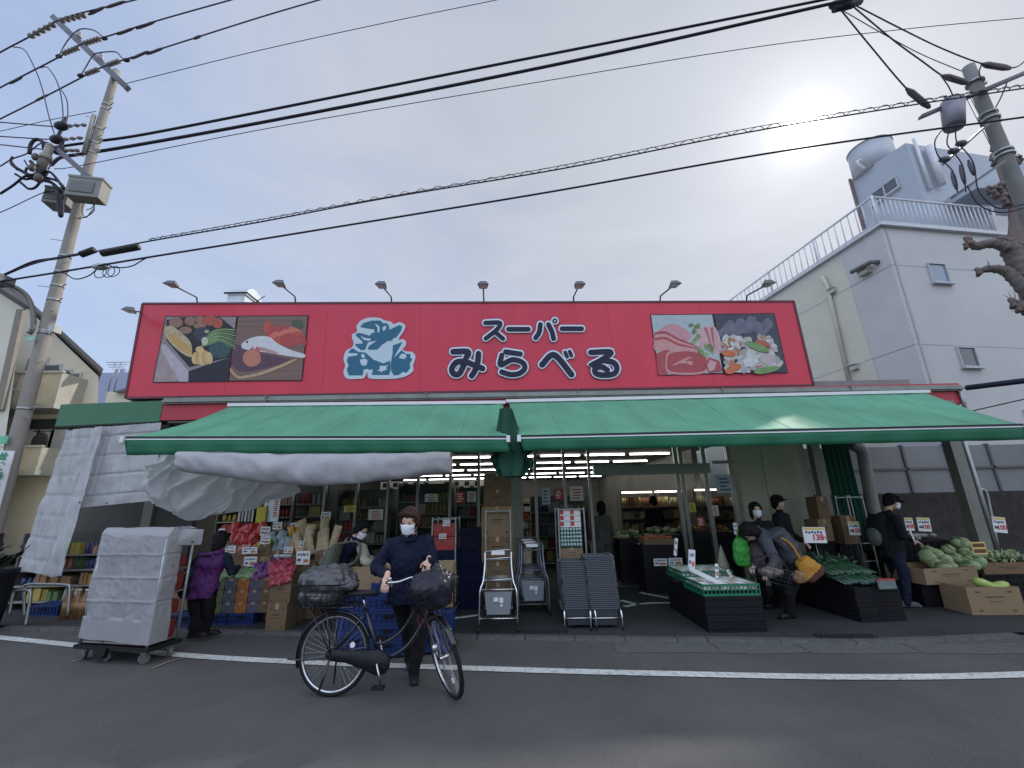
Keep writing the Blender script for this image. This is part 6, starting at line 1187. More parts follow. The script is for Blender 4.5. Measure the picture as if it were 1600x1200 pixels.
# ---- shopping carts
def shop_cart(lb, x, Y, h, mm, w=.50, d=.6, rz=0, base=True):
    t = thing('shopping_cart', lb, 'shopping cart', (x, Y + d / 2, PZ)); P = lambda a, b, z: V((x + a * w, Y + b * d, PZ + z))
    for s_ in (-.5, .5):
        mb = MB(); mb.tube(crom([P(s_, .0, .06), P(s_ * .98, .02, .42), P(s_ * .92, .05, .52), P(s_ * .8, .12, .60), P(s_ * .72, .2, .78), P(s_ * .72, .25, h)], 5), .013, 8); mb.tube([P(s_ * .98, .02, .16), P(s_, 1.0, .12), P(s_, 1.0, .06)], .012, 6); mb.tube([P(s_ * .7, .22, .60), P(s_ * .8, .95, .66), P(s_ * .9, 1, .12)], .010, 6); part('side_frame', mb, mm, t)
    for z, b_, k in ((h, .25, .72), (h - .1, .23, .72), (.60, .12, .8), (.50, .05, .9), (.16, .01, .98)): mb = MB(); mb.tube([P(-.5 * k, b_, z), P(.5 * k, b_, z + (.02 if z > .55 else 0))], .010, 6); part('crossbar', mb, mm, t)
    mb = MB()
    for zz in (.22, .28, .34, .4, .46): mb.tube([P(-.49, .02, zz), P(-.49, .9, zz)], .005, 4); mb.tube([P(.49, .02, zz), P(.49, .9, zz)], .005, 4)
    for k in range(9): a_ = -.45 + .9 * k / 8; mb.tube([P(a_, .03, .16), P(a_, 1, .14)], .004, 4)
    for k in range(6): mb.tube([P(-.36, .2 + .12 * k, .60), P(.36, .2 + .12 * k, .60)], .004, 4)
    part('wire_basket', mb, mm, t)
    for a_ in (-.5, .5):
        for b_ in (0, 1): mb = MB(); c = P(a_, b_, .03); mb.cyl(c - V((.012, 0, 0)), c + V((.012, 0, 0)), .033, seg=12); part('wheel', mb, black, t)
    mb = MB(); mb.hexa([P(-.30, .06, .20), P(.30, .06, .20), P(.30, .10, .20), P(-.30, .10, .20), P(-.36, .06, .47), P(.36, .06, .47), P(.36, .10, .47), P(-.36, .10, .47)]); sp_ = part('seat_panel', mb, mat('grey_panel', (.20, .22, .24), .5, 0, .08), t)
    mb = MB(); mb.box(P(-.06, .045, .38), (.06, .006, .05)); mb.box(P(.08, .045, .37), (.05, .006, .06)); mb.box(P(.08, .045, .31), (.03, .006, .03)); part('sticker', mb, card, sp_)
    mb = MB(); mb.box(P(0, .22, h - .02), (.18, .03, .045)); part('handle_badge', mb, card, t)
    return t
shop_cart('shiny chrome shopping cart standing at the kerb in front of the pillar', at(779, 990, 6.15).x, 6.12, .96, steel)
for k in range(3): shop_cart(('nearest', 'middle', 'farthest')[k] + ' of the dull nested shopping carts right of the pillar', at(835, 960, 6.9).x - .03 * k, 6.9 + .22 * k, .98 + .02 * k, mat('dull_steel', (.16, .17, .2), .4, .6), .46)
# ---- basket stacks
bk_r = mat('basket_rim', (.10, .11, .13), .45, 0, .1, 8); bk_m = mat('basket_grey', (.045, .05, .06), .5, 0, .1, 8)
def basket_proto():
    mb = MB().use(mat('basket_grey', 0)); w, d, h = .37, .28, .21; o = .03
    for s_ in (-1, 1):
        mb.hexa([V((-w/2+o, s_*(d/2-o), 0)), V((w/2-o, s_*(d/2-o), 0)), V((w/2-o, s_*(d/2-o-.006), 0)), V((-w/2+o, s_*(d/2-o-.006), 0)), V((-w/2, s_*d/2, h)), V((w/2, s_*d/2, h)), V((w/2, s_*(d/2-.006), h)), V((-w/2, s_*(d/2-.006), h))])
        mb.hexa([V((s_*(w/2-o), -d/2+o, 0)), V((s_*(w/2-o), d/2-o, 0)), V((s_*(w/2-o-.006), d/2-o, 0)), V((s_*(w/2-o-.006), -d/2+o, 0)), V((s_*w/2, -d/2, h)), V((s_*w/2, d/2, h)), V((s_*(w/2-.006), d/2, h)), V((s_*(w/2-.006), -d/2, h))])
        mb.use(bk_r); mb.box((0, s_ * (d / 2 + .008), h - .005), (w + .036, .02, .010)); mb.box((s_ * (w / 2 + .008), 0, h - .005), (.02, d + .036, .010)); mb.use(bk_m)
    mb.box((0, 0, .003), (w - 2 * o, d - 2 * o, .006)); return mb
bp_ = basket_proto()
for j, (x, n, zt) in enumerate(((907, 27, 876), (948, 28, 868))):
    p = gr(x, 984, PZ); top = at(x - 4, zt, p.y + .1).z; step = (top - .25) / n; w_ = None; h_ = thing('basket_dolly', ('left', 'right')[j] + ' chrome wheeled dolly under a tall stack of grey baskets', 'dolly', p + V((0, .17, 0)))
    for s_ in (-.205, .205):
        mb = MB(); mb.tube(crom([p + V((s_, -.04, .03)), p + V((s_ * .98, -.03, .18)), p + V((s_ * .96, .02, .235)), p + V((s_ * .95, .12, .2)), p + V((s_, .36, .04))], 5), .013, 8); part('side_tube', mb, steel, h_)
        for b_ in (-.04, .36): mb = MB(); c = p + V((s_, b_, .0)); mb.cyl(c - V((.01, 0, -.022)), c + V((.01, 0, .022)), .022, seg=10); part('wheel', mb, black, h_)
    mb = MB(); mb.tube([p + V((-.20, -.02, .14)), p + V((.20, -.02, .14))], .010, 6); part('crossbar', mb, steel, h_)
    for k in range(n):
        if w_ is None: w_ = bpy.data.objects.new('shopping_basket', bp_.mesh('shopping_basket', None, V((0, 0, 0)))); COL.objects.link(w_); o = w_; tagged(o, None, 'shopping basket', ('left', 'right')[j] + ' stack of grey shopping baskets')
        else: o = w_.copy(); COL.objects.link(o)
        o['label'] = 'grey shopping basket nested in the ' + ('left one' if j == 0 else 'right one') + ' of the two tall stacks'
        o.location = p + V((-.0 - .0012 * k + (-.0 if j else 0), .17, .04 + step * k)); o.rotation_euler = (0, 0, random.uniform(-.012, .012))
# ---- fruit stand inside the door
x = at(1040, 900, 8.2).x; zf = crate_stack(blackc, (.62, .5, .20), x, 8.6, 4, '# black crate under the orange fruit inside the door', 'black crates', nx=6, ny=5)
c = V((x, 8.55, zf)); carton('shallow printed carton of orange fruit by the door', c, (.56, .42, .10), kraft, 0, None, 'fruit_carton', True, False)
om = mat('orange_fruit', (.42, .12, .03), .45, 0, .2, 20); n_ = 0
for i in range(8):
    for j in range(5):
        mb = MB(); p = c + V((-.23 + i * .065, -.15 + j * .075, .10 + rr.uniform(0, .03))); mb.ell(p + V((0, 0, 0)), (.034, .034, .03), 8, 6)
        if n_ == 0: fo = solo('orange', 'small orange fruit in the shallow carton by the door', 'fruit', mb, om, 'orange fruit in the shallow carton'); n_ = 1; base_ = fo.location.copy() - p
        else: o = fo.copy(); COL.objects.link(o); o.location = p + base_
price('wide white card on the left half of the fruit carton', 1021, 873, 1043, 884, 8.28, 0); price('wide white card on the right half of the fruit carton', 1044, 872, 1067, 883, 8.28, 0)
for i, (xx, yy, w, lb) in enumerate(((1040, 832, .9, 'dark stand with bagged goods behind the fruit carton'), (1100, 828, 1.1, 'dark stand of roots and onions inside the glass right of the door'), (980, 838, .5, 'dark bucket stand beside the woman in the grey coat'))):
    p = at(xx, yy, 9.6); t = thing('display_stand', lb, 'display stand', (p.x, 9.6, PZ)); mb = MB(); mb.span((p.x - w / 2, 9.3, PZ), (p.x + w / 2, 9.9, p.z - .03)); part('base', mb, blackc, t)
    mb = MB()
    for k in range(26): q = p + V((rr.uniform(-w / 2, w / 2) * .9, rr.uniform(-.25, .25), rr.uniform(0, .1))); mb.use((om, gcols[1], gcols[6], gcols[5])[k % 4] if i == 1 else (warm[0], gcols[2])[k % 2]).ell(q, (.06, .05, .045), 7, 5)
    part('produce', mb, None, t, kind='stuff')
# ---- green crate stand
def skew_stand(lb0, A_, B_, C__, n, ztop, grp, mm=blackc, nx=10, ny=12):
    w = (B_ - A_).length; d = (C__ - A_).length; ang = math.atan2((B_ - A_).y, (B_ - A_).x); cen = (B_ + C__) / 2; h = (ztop - PZ) / n - .003
    crate_stack(mm, (w, d, h), cen.x, cen.y, n, lb0, grp, ang, True, nx=nx, ny=ny); return cen, w, d, ang, ztop
A1, B1 = gr(1110, 989, PZ), gr(1200, 987, PZ); C1 = V((2.62, 7.55, PZ)); C1 = A1 + (V((-.02, 1, 0))) * 1.35; zt = at(1110, 932, A1.y).z
cen, w, d, ang, zz = skew_stand('# black crate under the green crate stand left of the bending shopper', A1, B1, C1, 5, zt, 'black crates of the produce stands')
for k, (dy, zz_) in enumerate(((-d / 4, 0), (d / 4, .06))):
    t = thing('green_crate', ('nearer', 'farther')[k] + ' green plastic crate of packed produce on the black stand', 'crate', (cen.x, cen.y + dy, zt + zz_), 'green crates'); mb = cratemesh(t, (cen.x, cen.y + dy, zt + zz_), (w, d / 2 - .02, .14), greenc, 14, 10); part('crate_body', mb, greenc, t)
    for i in range(6):
        for j in range(3):
            mb = MB(); c = V((cen.x - w * .42 + i * w * .165, cen.y + dy - d * .16 + j * .2, zt + zz_ + .07)); tt = thing('produce_pack', 'clear wrapped pack of produce in the ' + ('nearer', 'farther')[k] + ' green crate', 'pack', c, ('nearer', 'farther')[k] + ' packs in the green crates'); mb.box(c + V((0, 0, .03)), (w * .14, .17, .07)); part('wrapper', mb, (card, mat('pack_pinkish', (.5, .4, .36), .4, 0, .2, 30))[(i + j) % 2], tt)
for x0, y0, x1, y1, Y, tl, lb in ((1052, 841, 1060, 868, 6.9, .2, 'leftmost tall white price card on a stick above the green crates'), (1074, 859, 1088, 889, 6.5, .15, 'larger tall white price card standing in the nearer green crate'), (1116, 881, 1124, 903, 6.3, .1, 'small tilted white card in the middle of the green crate'), (1137, 890, 1143, 902, 6.4, -.5, 'tiny twisted white card at the right of the green crate'), (1145, 817, 1154, 835, 7.4, 0, 'white card behind the green shopping bag')): price(lb, x0, y0, x1, y1, Y, 0, None, tl, .3)
mb = MB(); a, b = at(1077, 892, 6.2), at(1130, 917, 5.96); mb.hexa([a, b, b + V((0, .05, 0)), a + V((0, .05, 0)), a + V((0, 0, .06)), b + V((0, 0, .06)), b + V((0, .05, .06)), a + V((0, .05, .06))]); solo('shelf_sign', 'long white strip sign with red marks along the green crate edge', 'sign', mb, card)
mb = MB(); c = at(1130, 882, 7.0); mb.tube([c + V((0, 0, -.15)), c, c + V((0, 0, .28))], [.10, .08, .004], 10); solo('produce_cone', 'pale cone shaped bag standing behind the green crate', 'bag', mb, mat('cone_bag', (.35, .34, .25), .6, tl=.2))
# ---- leek stand
A2, B2 = gr(1342, 973, PZ), gr(1398, 966, PZ); C2 = A2 + V((-.02, 1.35, 0)); zt = at(1342, 918, A2.y).z
B2 = A2 + V((.62, .04, 0)); cen, w, d, ang, zz = skew_stand('# black crate under the leek stand right of the mustard bag', A2, B2, C2, 7, zt, 'black crates of the produce stands')
lk_g = mat('leek_green', (.03, .10, .045), .4, 0, .3, 20); lk_w = mat('leek_wrap', (.15, .19, .18), .25, 0, .45, 30); sp_m = mat('spinach', (.02, .06, .03), .5, 0, .4, 25)
for k in range(16):
    i, j = k % 8, k // 8; x = cen.x - w * .44 + i * w * .125; y = cen.y - d * .46 + j * .22; z = zt + .03 + j * .09 + .012 * (i % 3); t = thing('leek_bundle', 'wrapped bundle of long green leeks on the black crate stand', 'leeks', (x, y, z), 'leek bundles'); q = rr.uniform(-.12, .12)
    a, b, c = V((x, y, z)), V((x + q * .3, y + .38, z + .05)), V((x + q, y + .72, z + .11)); mb = MB(); [mb.use((lk_w, lk_g)[m_ % 2]).tube([a + V((o_, 0, .008 * (m_ % 2))), a.lerp(b, .5) + V((o_ * 1.2, 0, .01 + .012 * (m_ % 2))), b + V((o_ * 1.3, 0, .01 * (m_ % 2)))], [.007, .008, .009], 6) for m_, o_ in enumerate((-.036, -.018, 0, .018, .036))]; part('white_stalks', mb, None, t)
    mb = MB()
    for s_ in (-.05, -.03, -.01, .01, .03, .05): mb.tube([a.lerp(b, .55) + V((s_ * .5, 0, .015)), b + V((s_ * .6, 0, .015)), b.lerp(c, .5) + V((s_, 0, .015 + abs(s_))), c + V((s_ * 2.2, 0, -.01))], [.007, .011, .010, .002], 5)
    part('green_tops', mb, lk_g, t)
mb = MB(); a = cen + V((0, 0, 0))
for k in range(420): p = V((cen.x + rr.uniform(-.42, .40) * w * 1.1, cen.y + rr.uniform(-.05, .6), zt + .12 + rr.uniform(0, .16))); dd = V((rr.uniform(-1, 1), rr.uniform(-1, .5), rr.uniform(-.2, 1))).normalized() * .08; nn = dd.cross(V((rr.uniform(-1, 1), 1, rr.uniform(-1, 1)))).normalized() * .022; mb.add([p, p + dd * .5 + nn, p + dd, p + dd * .5 - nn], [(0, 1, 2, 3)], False)
solo('leafy_greens', 'heap of dark leafy greens behind the leek bundles', 'greens', mb, sp_m, None, 'stuff')
price('white price card with yellow header and red 138 above the leeks', 1253, 824, 1293, 848, 6.7, 1, '138', .03, .35); price('white price card with a red figure on the carton behind the leeks', 1324, 815, 1346, 836, 7.5, 1, None, .04, .2)
price('left price card of the pair behind the man in black', 1412, 809, 1430, 829, 7.6, 1, None, .06); price('right price card of the pair behind the man in black', 1431, 809, 1457, 830, 7.6, 1, None, .06); price('tilted price card hung by the clear tube at the far right', 1548, 808, 1576, 832, 6.9, 1, None, .12); price('small yellow and brown price card right of the cabbages', 1516, 847, 1544, 866, 6.7, 3)
c, s = pbx(1336, 925, 1377, 914, 6.4, .1)
t = thing('label_strip', 'striped wrapper ends hanging over the front of the leek stand', 'wrapper', at(1360, 915, 6.4)); mb = MB(); a, b = at(1344, 898, 6.42), at(1394, 914, 6.40); mb.span((a.x + .05, A2.y - .03, zt - .02), (A2.x + .58, A2.y - .012, zt + .10)); part('wrapper', mb, lk_w, t); mb = MB(); mb.span((a.x + .05, A2.y - .034, zt + .09), (A2.x + .58, A2.y - .008, zt + .105)); part('red_edge', mb, cred, t)
# ---- cabbages and right hand crates
cg = mat('cabbage', (.24, .31, .15), .5, 0, .18, 12, .3, dirt=.4, dcol=(.38, .43, .26)); cg2 = mat('napa', (.33, .43, .10), .5, 0, .18, 12, .3, dirt=.5, dcol=(.52, .55, .3))
x = at(1492, 940, 6.9).x; zc = at(1495, 912, 6.9).z; crate_stack(blackc, (.8, .62, (zc - PZ) / 4 - .003), x, 7.25, 4, '# black crate under the cabbage carton', 'black crates of the produce stands')
c = V((x + .02, 7.2, zc)); carton('wide open kraft carton full of cabbages', c, (.92, .6, .22), kraft2, R(8), None, 'cardboard_box', True, True)
def cabbage(p, r_):
    mb = MB(); mb.ell((0, 0, 0), (r_, r_, r_ * .85), 18, 12); vv = []
    for v in mb.v: n = v.normalized(); vv.append(v * (1 + .06 * noise.noise(n * 2.2 + V(p)) + .03 * math.sin(math.atan2(n.y, n.x) * 7)))
    mb.v = [v + V(p) for v in vv]
    for k in range(4):
        a = k * 1.7 + p[0]; ax = V((math.cos(a), math.sin(a), .3)).normalized()
        mb.grid(lambda u, v: V(p) + Matrix.Rotation((u - .5) * 1.6, 3, ax) @ (Matrix.Rotation((v - .5) * 1.4, 3, ax.orthogonal()) @ (V((0, -.5, .85)).normalized() * r_ * (1.03 + .05 * (2 * v - 1) ** 2 + .05 * (2 * u - 1) ** 2))), 6, 6)
    return mb
cb_p = None
for k, (x, y) in enumerate(((1463, 868), (1478, 858), (1492, 872), (1503, 862), (1516, 868), (1475, 875), (1510, 876), (1525, 876), (1453, 862), (1450, 872), (1488, 886), (1507, 888), (1520, 884), (1472, 889), (1493, 848), (1505, 851), (1534, 880), (1462, 880), (1499, 893), (1480, 880))):
    Y = 7.1 + .012 * (895 - y) / 1.0 * 1.0; p = at(x, y, Y)
    if cb_p is None: cb_p = solo('cabbage', 'round green cabbage heaped in the wide kraft carton', 'cabbage', cabbage((0, 0, 0), .10), cg, 'cabbages in the wide carton'); cb_p.location = p - V((0, 0, .085))
    else: o = cb_p.copy(); COL.objects.link(o); o.location = p - V((0, 0, .085)); o.rotation_euler = (rr.uniform(-.5, .5), rr.uniform(-.5, .5), rr.uniform(0, 6)); s_ = rr.uniform(.85, 1.12); o.scale = (s_, s_, s_)
p0, p1 = gr(1526, 962, PZ), gr(1600, 963, PZ); zb = at(1522, 918, p0.y).z; c = V((p0.x + .34, p0.y + .22, PZ)); carton('kraft carton on the ground at the right edge holding two napa cabbages', c, (.70, .42, zb - PZ), kraft2, R(-3), None, 'cardboard_box', True, True)
for k, (x, y, a) in enumerate(((1540, 914, .4), (1560, 917, -.3))):
    p = at(x, y, p0.y + .15); mb = MB(); q = Matrix.Rotation(a, 3, 'Y'); mb.loft([[p + q @ V((sx, r_ * math.cos(b * math.pi / 6), r_ * .8 * math.sin(b * math.pi / 6))) for b in range(12)] for sx, r_ in ((-.16, .02), (-.14, .06), (-.06, .085), (.04, .08), (.11, .06), (.15, .02))]); solo('napa_cabbage', ('left', 'right')[k] + ' pale green napa cabbage sticking out of the lower right carton', 'cabbage', mb, cg2)
x = at(1590, 930, 7.2).x; zc = at(1590, 898, 7.2).z; crate_stack(blackc, (.9, .5, (zc - PZ) / 4 - .003), x + .1, 7.55, 4, '# black crate at the right edge behind the napa carton', 'black crates of the produce stands')
carton('pale carton of leafy vegetables on the right edge crates', V((x + .1, 7.5, zc)), (.85, .45, .17), kraft, 0, None, 'cardboard_box', True, True)
mb = MB()
for k in range(260): p = V((x + .1 + rr.uniform(-.38, .38), 7.5 + rr.uniform(-.2, .2), zc + .16 + rr.uniform(0, .12))); dd = V((rr.uniform(-1, 1), rr.uniform(-1, 1), rr.uniform(-.2, 1))).normalized() * .09; nn = dd.cross(V((rr.uniform(-1, 1), 1, rr.uniform(-1, 1)))).normalized() * .03; mb.add([p, p + dd * .5 + nn, p + dd, p + dd * .5 - nn], [(0, 1, 2, 3)], False)
solo('leafy_greens', 'heap of light leafy vegetables in the right edge carton', 'greens', mb, cg, None, 'stuff')
x = at(1440, 860, 8.0).x; crate_stack(blackc, (1.0, .5, .27), x + .1, 8.3, 3, '# black crate behind the cabbages', 'black crates of the produce stands')
mb = MB()
for k in range(30): mb.ell(V((x + .1 + rr.uniform(-.45, .45), 8.25 + rr.uniform(-.2, .2), .87 + rr.uniform(0, .06))), (.07, .05, .04), 7, 5)
solo('root_vegetables', 'pale root vegetables spread on the crates behind the cabbages', 'vegetables', mb, mat('roots', (.3, .28, .26), .6, 0, .2, 12), None, 'stuff')
x = at(1425, 930, 7.2).x; crate_stack(bluec, (.30, .3, .3), x, 7.3, 1, 'dark blue crate left of the cabbage crates, #', None)
for x0, y0, x1, y1, Y, d, mm, lb in ((1274, 776, 1300, 812, 8.0, .3, kraft, 'upper kraft carton with writing against the beige corner post'), (1277, 812, 1305, 845, 7.9, .35, kraft2, 'pale carton under the written one by the corner post'), (1312, 806, 1346, 850, 7.9, .3, kraft, 'carton behind the price card right of the corner post'), (1372, 812, 1392, 862, 8.3, .3, kraft2, 'dull carton behind the man in black')): c, s = pbx(x0, y0, x1, y1, Y, d); z0 = c.z; carton(lb, V((c.x, c.y, z0)), s, mm); c, s = pbx(x0, y1, x1, 3000, Y, d); crate_stack(blackc, (s.x, s.y, (z0 - PZ) / 2 - .003), c.x, c.y, 2, '# dark crate under the ' + ' '.join(lb.split()[:5]), None, nx=4, ny=4)
trolley('small folding trolley frame beside the green net', 1323, 1347, 778, 8.25, .3); mb = MB(); mb.tube(crom([at(x, y, 7.9) for x, y in ((1560, 860), (1548, 800), (1541, 770), (1533, 765), (1531, 772), (1537, 800), (1546, 860))], 5), .022, 8); solo('bent_tube', 'pale bent tube looping up beside the right post', 'tube', mb, metal)

# ================================================================ people
skin = mat('skin', (.56, .35, .26), .55, 0, .08, 10); hair_b = mat('hair_brown', (.030, .014, .010), .75, 0, .35, 30, .1, .2, stretch=(1, 1, .3)); hair_k = mat('hair_black', (.008, .007, .008), .75, 0, .3, 30, .1, .2)
maskm = mat('mask_white', (.72, .74, .80), .8, 0, .03, 30); eyem = mat('eye_dark', (.015, .01, .01), .3)
def blob(name, mb, mm, parent, vox=.012, smooth=3, fold=0.0, fs=9.0):
    rt = root_of(parent); me = mb.mesh('tmp', mm, V((0, 0, 0))); o = bpy.data.objects.new('tmp', me); TS.collection.objects.link(o)
    r_ = o.modifiers.new('r', 'REMESH'); r_.mode = 'VOXEL'; r_.voxel_size = vox; r_.use_smooth_shade = True
    s_ = o.modifiers.new('s', 'SMOOTH'); s_.iterations = smooth; s_.factor = .6
    m2 = bpy.data.meshes.new_from_object(o.evaluated_get(graph())); bpy.data.objects.remove(o)
    if fold:
        ps = [v.co.copy() for v in m2.vertices]; ns = [v.normal.copy() for v in m2.vertices]; fl = []
        for p, q in zip(ps, ns): fl += list(p + q * fold * (noise.noise(p * fs) + .6 * noise.noise(V((p.x * 2, p.y * 2, p.z)) * fs * 2.1)))
        m2.vertices.foreach_set('co', fl)
    m2.transform(Matrix.Translation(-V(rt.location))); m2.name = name; m2.materials.clear(); m2.materials.append(mm)
    for p in m2.polygons: p.use_smooth = True; p.material_index = 0
    o = bpy.data.objects.new(name, m2); COL.objects.link(o); o.parent = parent; return o
def caps(mb, a, b, r0, r1): a, b = V(a), V(b); mb.ell(a, r0, 12, 8); mb.ell(b, r1, 12, 8); mb.tube([a, b], [r0, r1], 12); return mb
def hand(mb, w, d, n, side, curl=1.0):              # wrist, pointing direction, palm normal
    d = d.normalized(); n = (n - d * n.dot(d)).normalized(); s = d.cross(n) * side; c = w + d * .045
    M = Matrix((s, d, n)).transposed(); mb.ell(c, (.040, .050, .017), 12, 8, M); caps(mb, w - d * .02, w + d * .02, .026, .028)
    for i, (o, L) in enumerate(((-.030, .066), (-.010, .076), (.010, .072), (.029, .058))):
        b = c + d * .040 + s * o; a1, a2, a3 = (.35 * curl + .06 * i, 1.1 * curl, 1.7 * curl); p = b
        for ang, l_ in ((a1, L * .45), (a2, L * .32), (a3, L * .25)): q = p + (d * math.cos(ang) + n * math.sin(ang)) * l_; caps(mb, p, q, .0092, .0085); p = q
    t = c - s * .034 - d * .012; q = t + (-s * .55 + d * .6 + n * .5).normalized() * .036; caps(mb, t, q, .012, .0105); caps(mb, q, q + (d * .75 + n * .6 - s * .0).normalized() * .03, .0105, .009)
def person(label, J, top, legs, shoes, hair=hair_k, face=V((0, -1, 0)), mask=True, male=False, long_hair=False, coat=False, k=1.0, hs=1.0, hands=True, cap=None, vox=.012, collar=None, sleeves=None):
    """J: joints in world coordinates; k scales the body's thickness"""
    base = (J['anL'] + J['anR']) / 2; t = thing('person', label, 'person', V((base.x, base.y, min(J['anL'].z, J['anR'].z) - .08)))
    f = face.normalized(); hd = J['head']; up = (hd - J['neck']).normalized(); up = (up + V((0, 0, 1)) * .5).normalized(); f = (f - up * f.dot(up)).normalized(); r = f.cross(up); M = Matrix((r, f, up)).transposed(); H = lambda x, y, z: hd + (r * x + f * y + up * z) * hs
    b = MB(); b.ell(H(0, -.012, .022), (.074 * hs, .092 * hs, .098 * hs), 16, 12, M); b.ell(H(0, .020, -.045), (.058 * hs, .066 * hs, .068 * hs), 14, 10, M); b.ell(H(0, .040, -.085), (.030 * hs, .03 * hs, .028 * hs), 10, 8, M)
    b.ell(H(0, .088, -.020), (.011 * hs, .016 * hs, .022 * hs), 8, 6, M)
    for s_ in (-1, 1): b.ell(H(s_ * .074, -.005, -.015), (.010 * hs, .018 * hs, .028 * hs), 8, 6, M)
    sh = (J['shL'] + J['shR']) / 2; pel = J['pelvis']; ax = (J['shR'] - J['shL']).normalized(); hx = (J['hipR'] - J['hipL']).normalized()
    caps(b, H(0, -.02, -.05), J['neck'], .046 * k, .052 * k); caps(b, J['neck'], sh, .05 * k, .07 * k)
    def torso(mb, g, hem=0.0):
        sp = (pel - sh); n = 10; rings = []
        for i in range(n + 1):
            u = i / n; c = sh.lerp(pel, u); 
            if 'bend' in J: c = c + J['bend'] * math.sin(u * math.pi)
            a_ = ax.lerp(hx, u).normalized(); tdir = (-sp).normalized(); dp = a_.cross(tdir).normalized()
            w = (.165, .175, .172, .165, .158, .150, .148, .152, .162, .168, .165)[i] * k; d = (.075, .10, .115, .118, .112, .105, .105, .11, .118, .12, .115)[i] * k
            if coat and u > .5: w *= 1 + .15 * (u - .5); d *= 1.1
            rings.append([c + a_ * (w + g) * math.cos(q * math.pi / 10) + dp * (d + g) * math.sin(q * math.pi / 10) for q in range(20)])
        if hem: rings.append([p - (sh - pel).normalized() * hem for p in rings[-1]])
        mb.loft(rings); return mb
    torso(b, -.02)
    for s_ in 'LR':
        caps(b, J['sh' + s_], J['el' + s_], .040 * k, .034 * k); caps(b, J['el' + s_], J['wr' + s_], .033 * k, .024 * k); caps(b, J['hip' + s_], J['kn' + s_], .065 * k, .045 * k); caps(b, J['kn' + s_], J['an' + s_], .045 * k, .032 * k)
        if hands: hand(b, J['wr' + s_], J.get('hd' + s_, J['wr' + s_] - J['el' + s_]), J.get('pn' + s_, V((0, 0, -1))), 1 if s_ == 'R' else -1, J.get('curl', .8))
    blob('body', b, skin, t, min(vox, .0065) if hands == 'fine' else vox, 2)
    c = MB(); torso(c, .018, .10 if not coat else .0)
    if coat: caps(c, J['hipL'], J['knL'].lerp(J['hipL'], .1), .13 * k, .15 * k); caps(c, J['hipR'], J['knR'].lerp(J['hipR'], .1), .13 * k, .15 * k)
    caps(c, J['shL'], J['shR'], .068 * k, .068 * k); caps(c, J['neck'], sh, .062 * k, .085 * k)
    sl = c if sleeves is None else MB()
    for s_ in 'LR': caps(sl, J['sh' + s_], J['el' + s_], .072 * k, .058 * k); caps(sl, J['el' + s_], J['el' + s_].lerp(J['wr' + s_], .93), .058 * k, .041 * k)
    blob('jacket' if not coat else 'coat', c, top, t, vox, 4, .022)
    if sleeves is not None: blob('sleeves', sl, sleeves, t, vox, 4, .018)
    if collar: c = MB(); c.ell(J['neck'] + (sh - J['neck']) * .2, (.085, .085, .045), 14, 8, M); blob('hood' if collar[1] else 'collar', c, collar[0], t, vox, 2, .02)
    c = MB(); ell = [J['hipL'].lerp(J['hipR'], .5)]; caps(c, J['hipL'], J['hipR'], .105 * k, .105 * k); 
    for s_ in 'LR': caps(c, J['hip' + s_], J['kn' + s_], .10 * k, .072 * k); caps(c, J['kn' + s_], J['an' + s_] - V((0, 0, .02)), .070 * k, .058 * k)
    blob('trousers', c, legs, t, vox, 4, .016)
    for s_ in 'LR':
        a = J['an' + s_]; d = J.get('ft' + s_, f); d = V((d.x, d.y, 0)).normalized(); c = MB(); z = a.z - .075; q = math.atan2(d.y, d.x); RM = Matrix.Rotation(q, 3, 'Z')
        c.ell(V((a.x, a.y, z + .045)) - d * .02, (.055, .045, .045), 12, 8, RM); c.ell(V((a.x, a.y, z + .035)) + d * .085, (.085, .046, .034), 14, 8, RM); c.box(V((a.x, a.y, z + .012)) + d * .055, (.25, .078, .024), q); o = blob('shoe', c, shoes, t, .009, 2)
    h = MB(); hb = 1.0 if not long_hair else 1.04
    h.ell(H(0, -.028, .034), (.094 * hs * hb, .098 * hs, .104 * hs), 18, 12, M)
    h.ell(H(0, -.052, -.03), (.088 * hs, .070 * hs, .090 * hs), 14, 10, M)
    for s_ in (-1, 1): h.ell(H(s_ * .076, -.012, -.006), (.026 * hs, .050 * hs, (.062 if not long_hair else .10) * hs), 12, 8, M)
    if long_hair: h.ell(H(0, -.055, -.08), (.092 * hs, .055 * hs, .085 * hs), 12, 8, M)
    for i in range(9): u = (i - 4) / 4; h.ell(H(.066 * u + .012, .066 - .026 * u * u, .094 - .020 * abs(u) - .006 * (i % 2)), (.017 * hs, .020 * hs, .026 * hs), 8, 6, M)
    blob('hair', h, hair, t, .007, 4, .007, 22)
    e = MB()
    for s_ in (-1, 1):
        e.ell(H(s_ * .030, .082, .006), (.011 * hs, .005, .0040 * hs), 8, 6, M); e.ell(H(s_ * .031, .084, .024), (.014 * hs, .003, .0018 * hs), 8, 6, M)
    e.ell(H(0, .092, -.058), (.020 * hs, .004, .004 * hs), 8, 6, M) if not mask else None
    part('eyes', e, eyem, t)
    if mask:
        m_ = MB(); m_.grid(lambda u, v: H((.060 + .012 * v) * math.sin((u - .5) * 2.5), .010 + (.085 + .012 * math.sin(v * 2.6)) * math.cos((u - .5) * 2.3), -.098 + .100 * v + .003 * math.cos(v * 20) * .4 - .008 * abs(2 * u - 1) * (1 if v > .5 else -1)), 16, 12, True, .002)
        for s_ in (-1, 1):
            for z in (-.07, -.005): m_.tube([H(s_ * .070, .045, z), H(s_ * .082, .0, -.01 + z * .2)], .0018, 4)
        part('face_mask', m_, maskm, t)
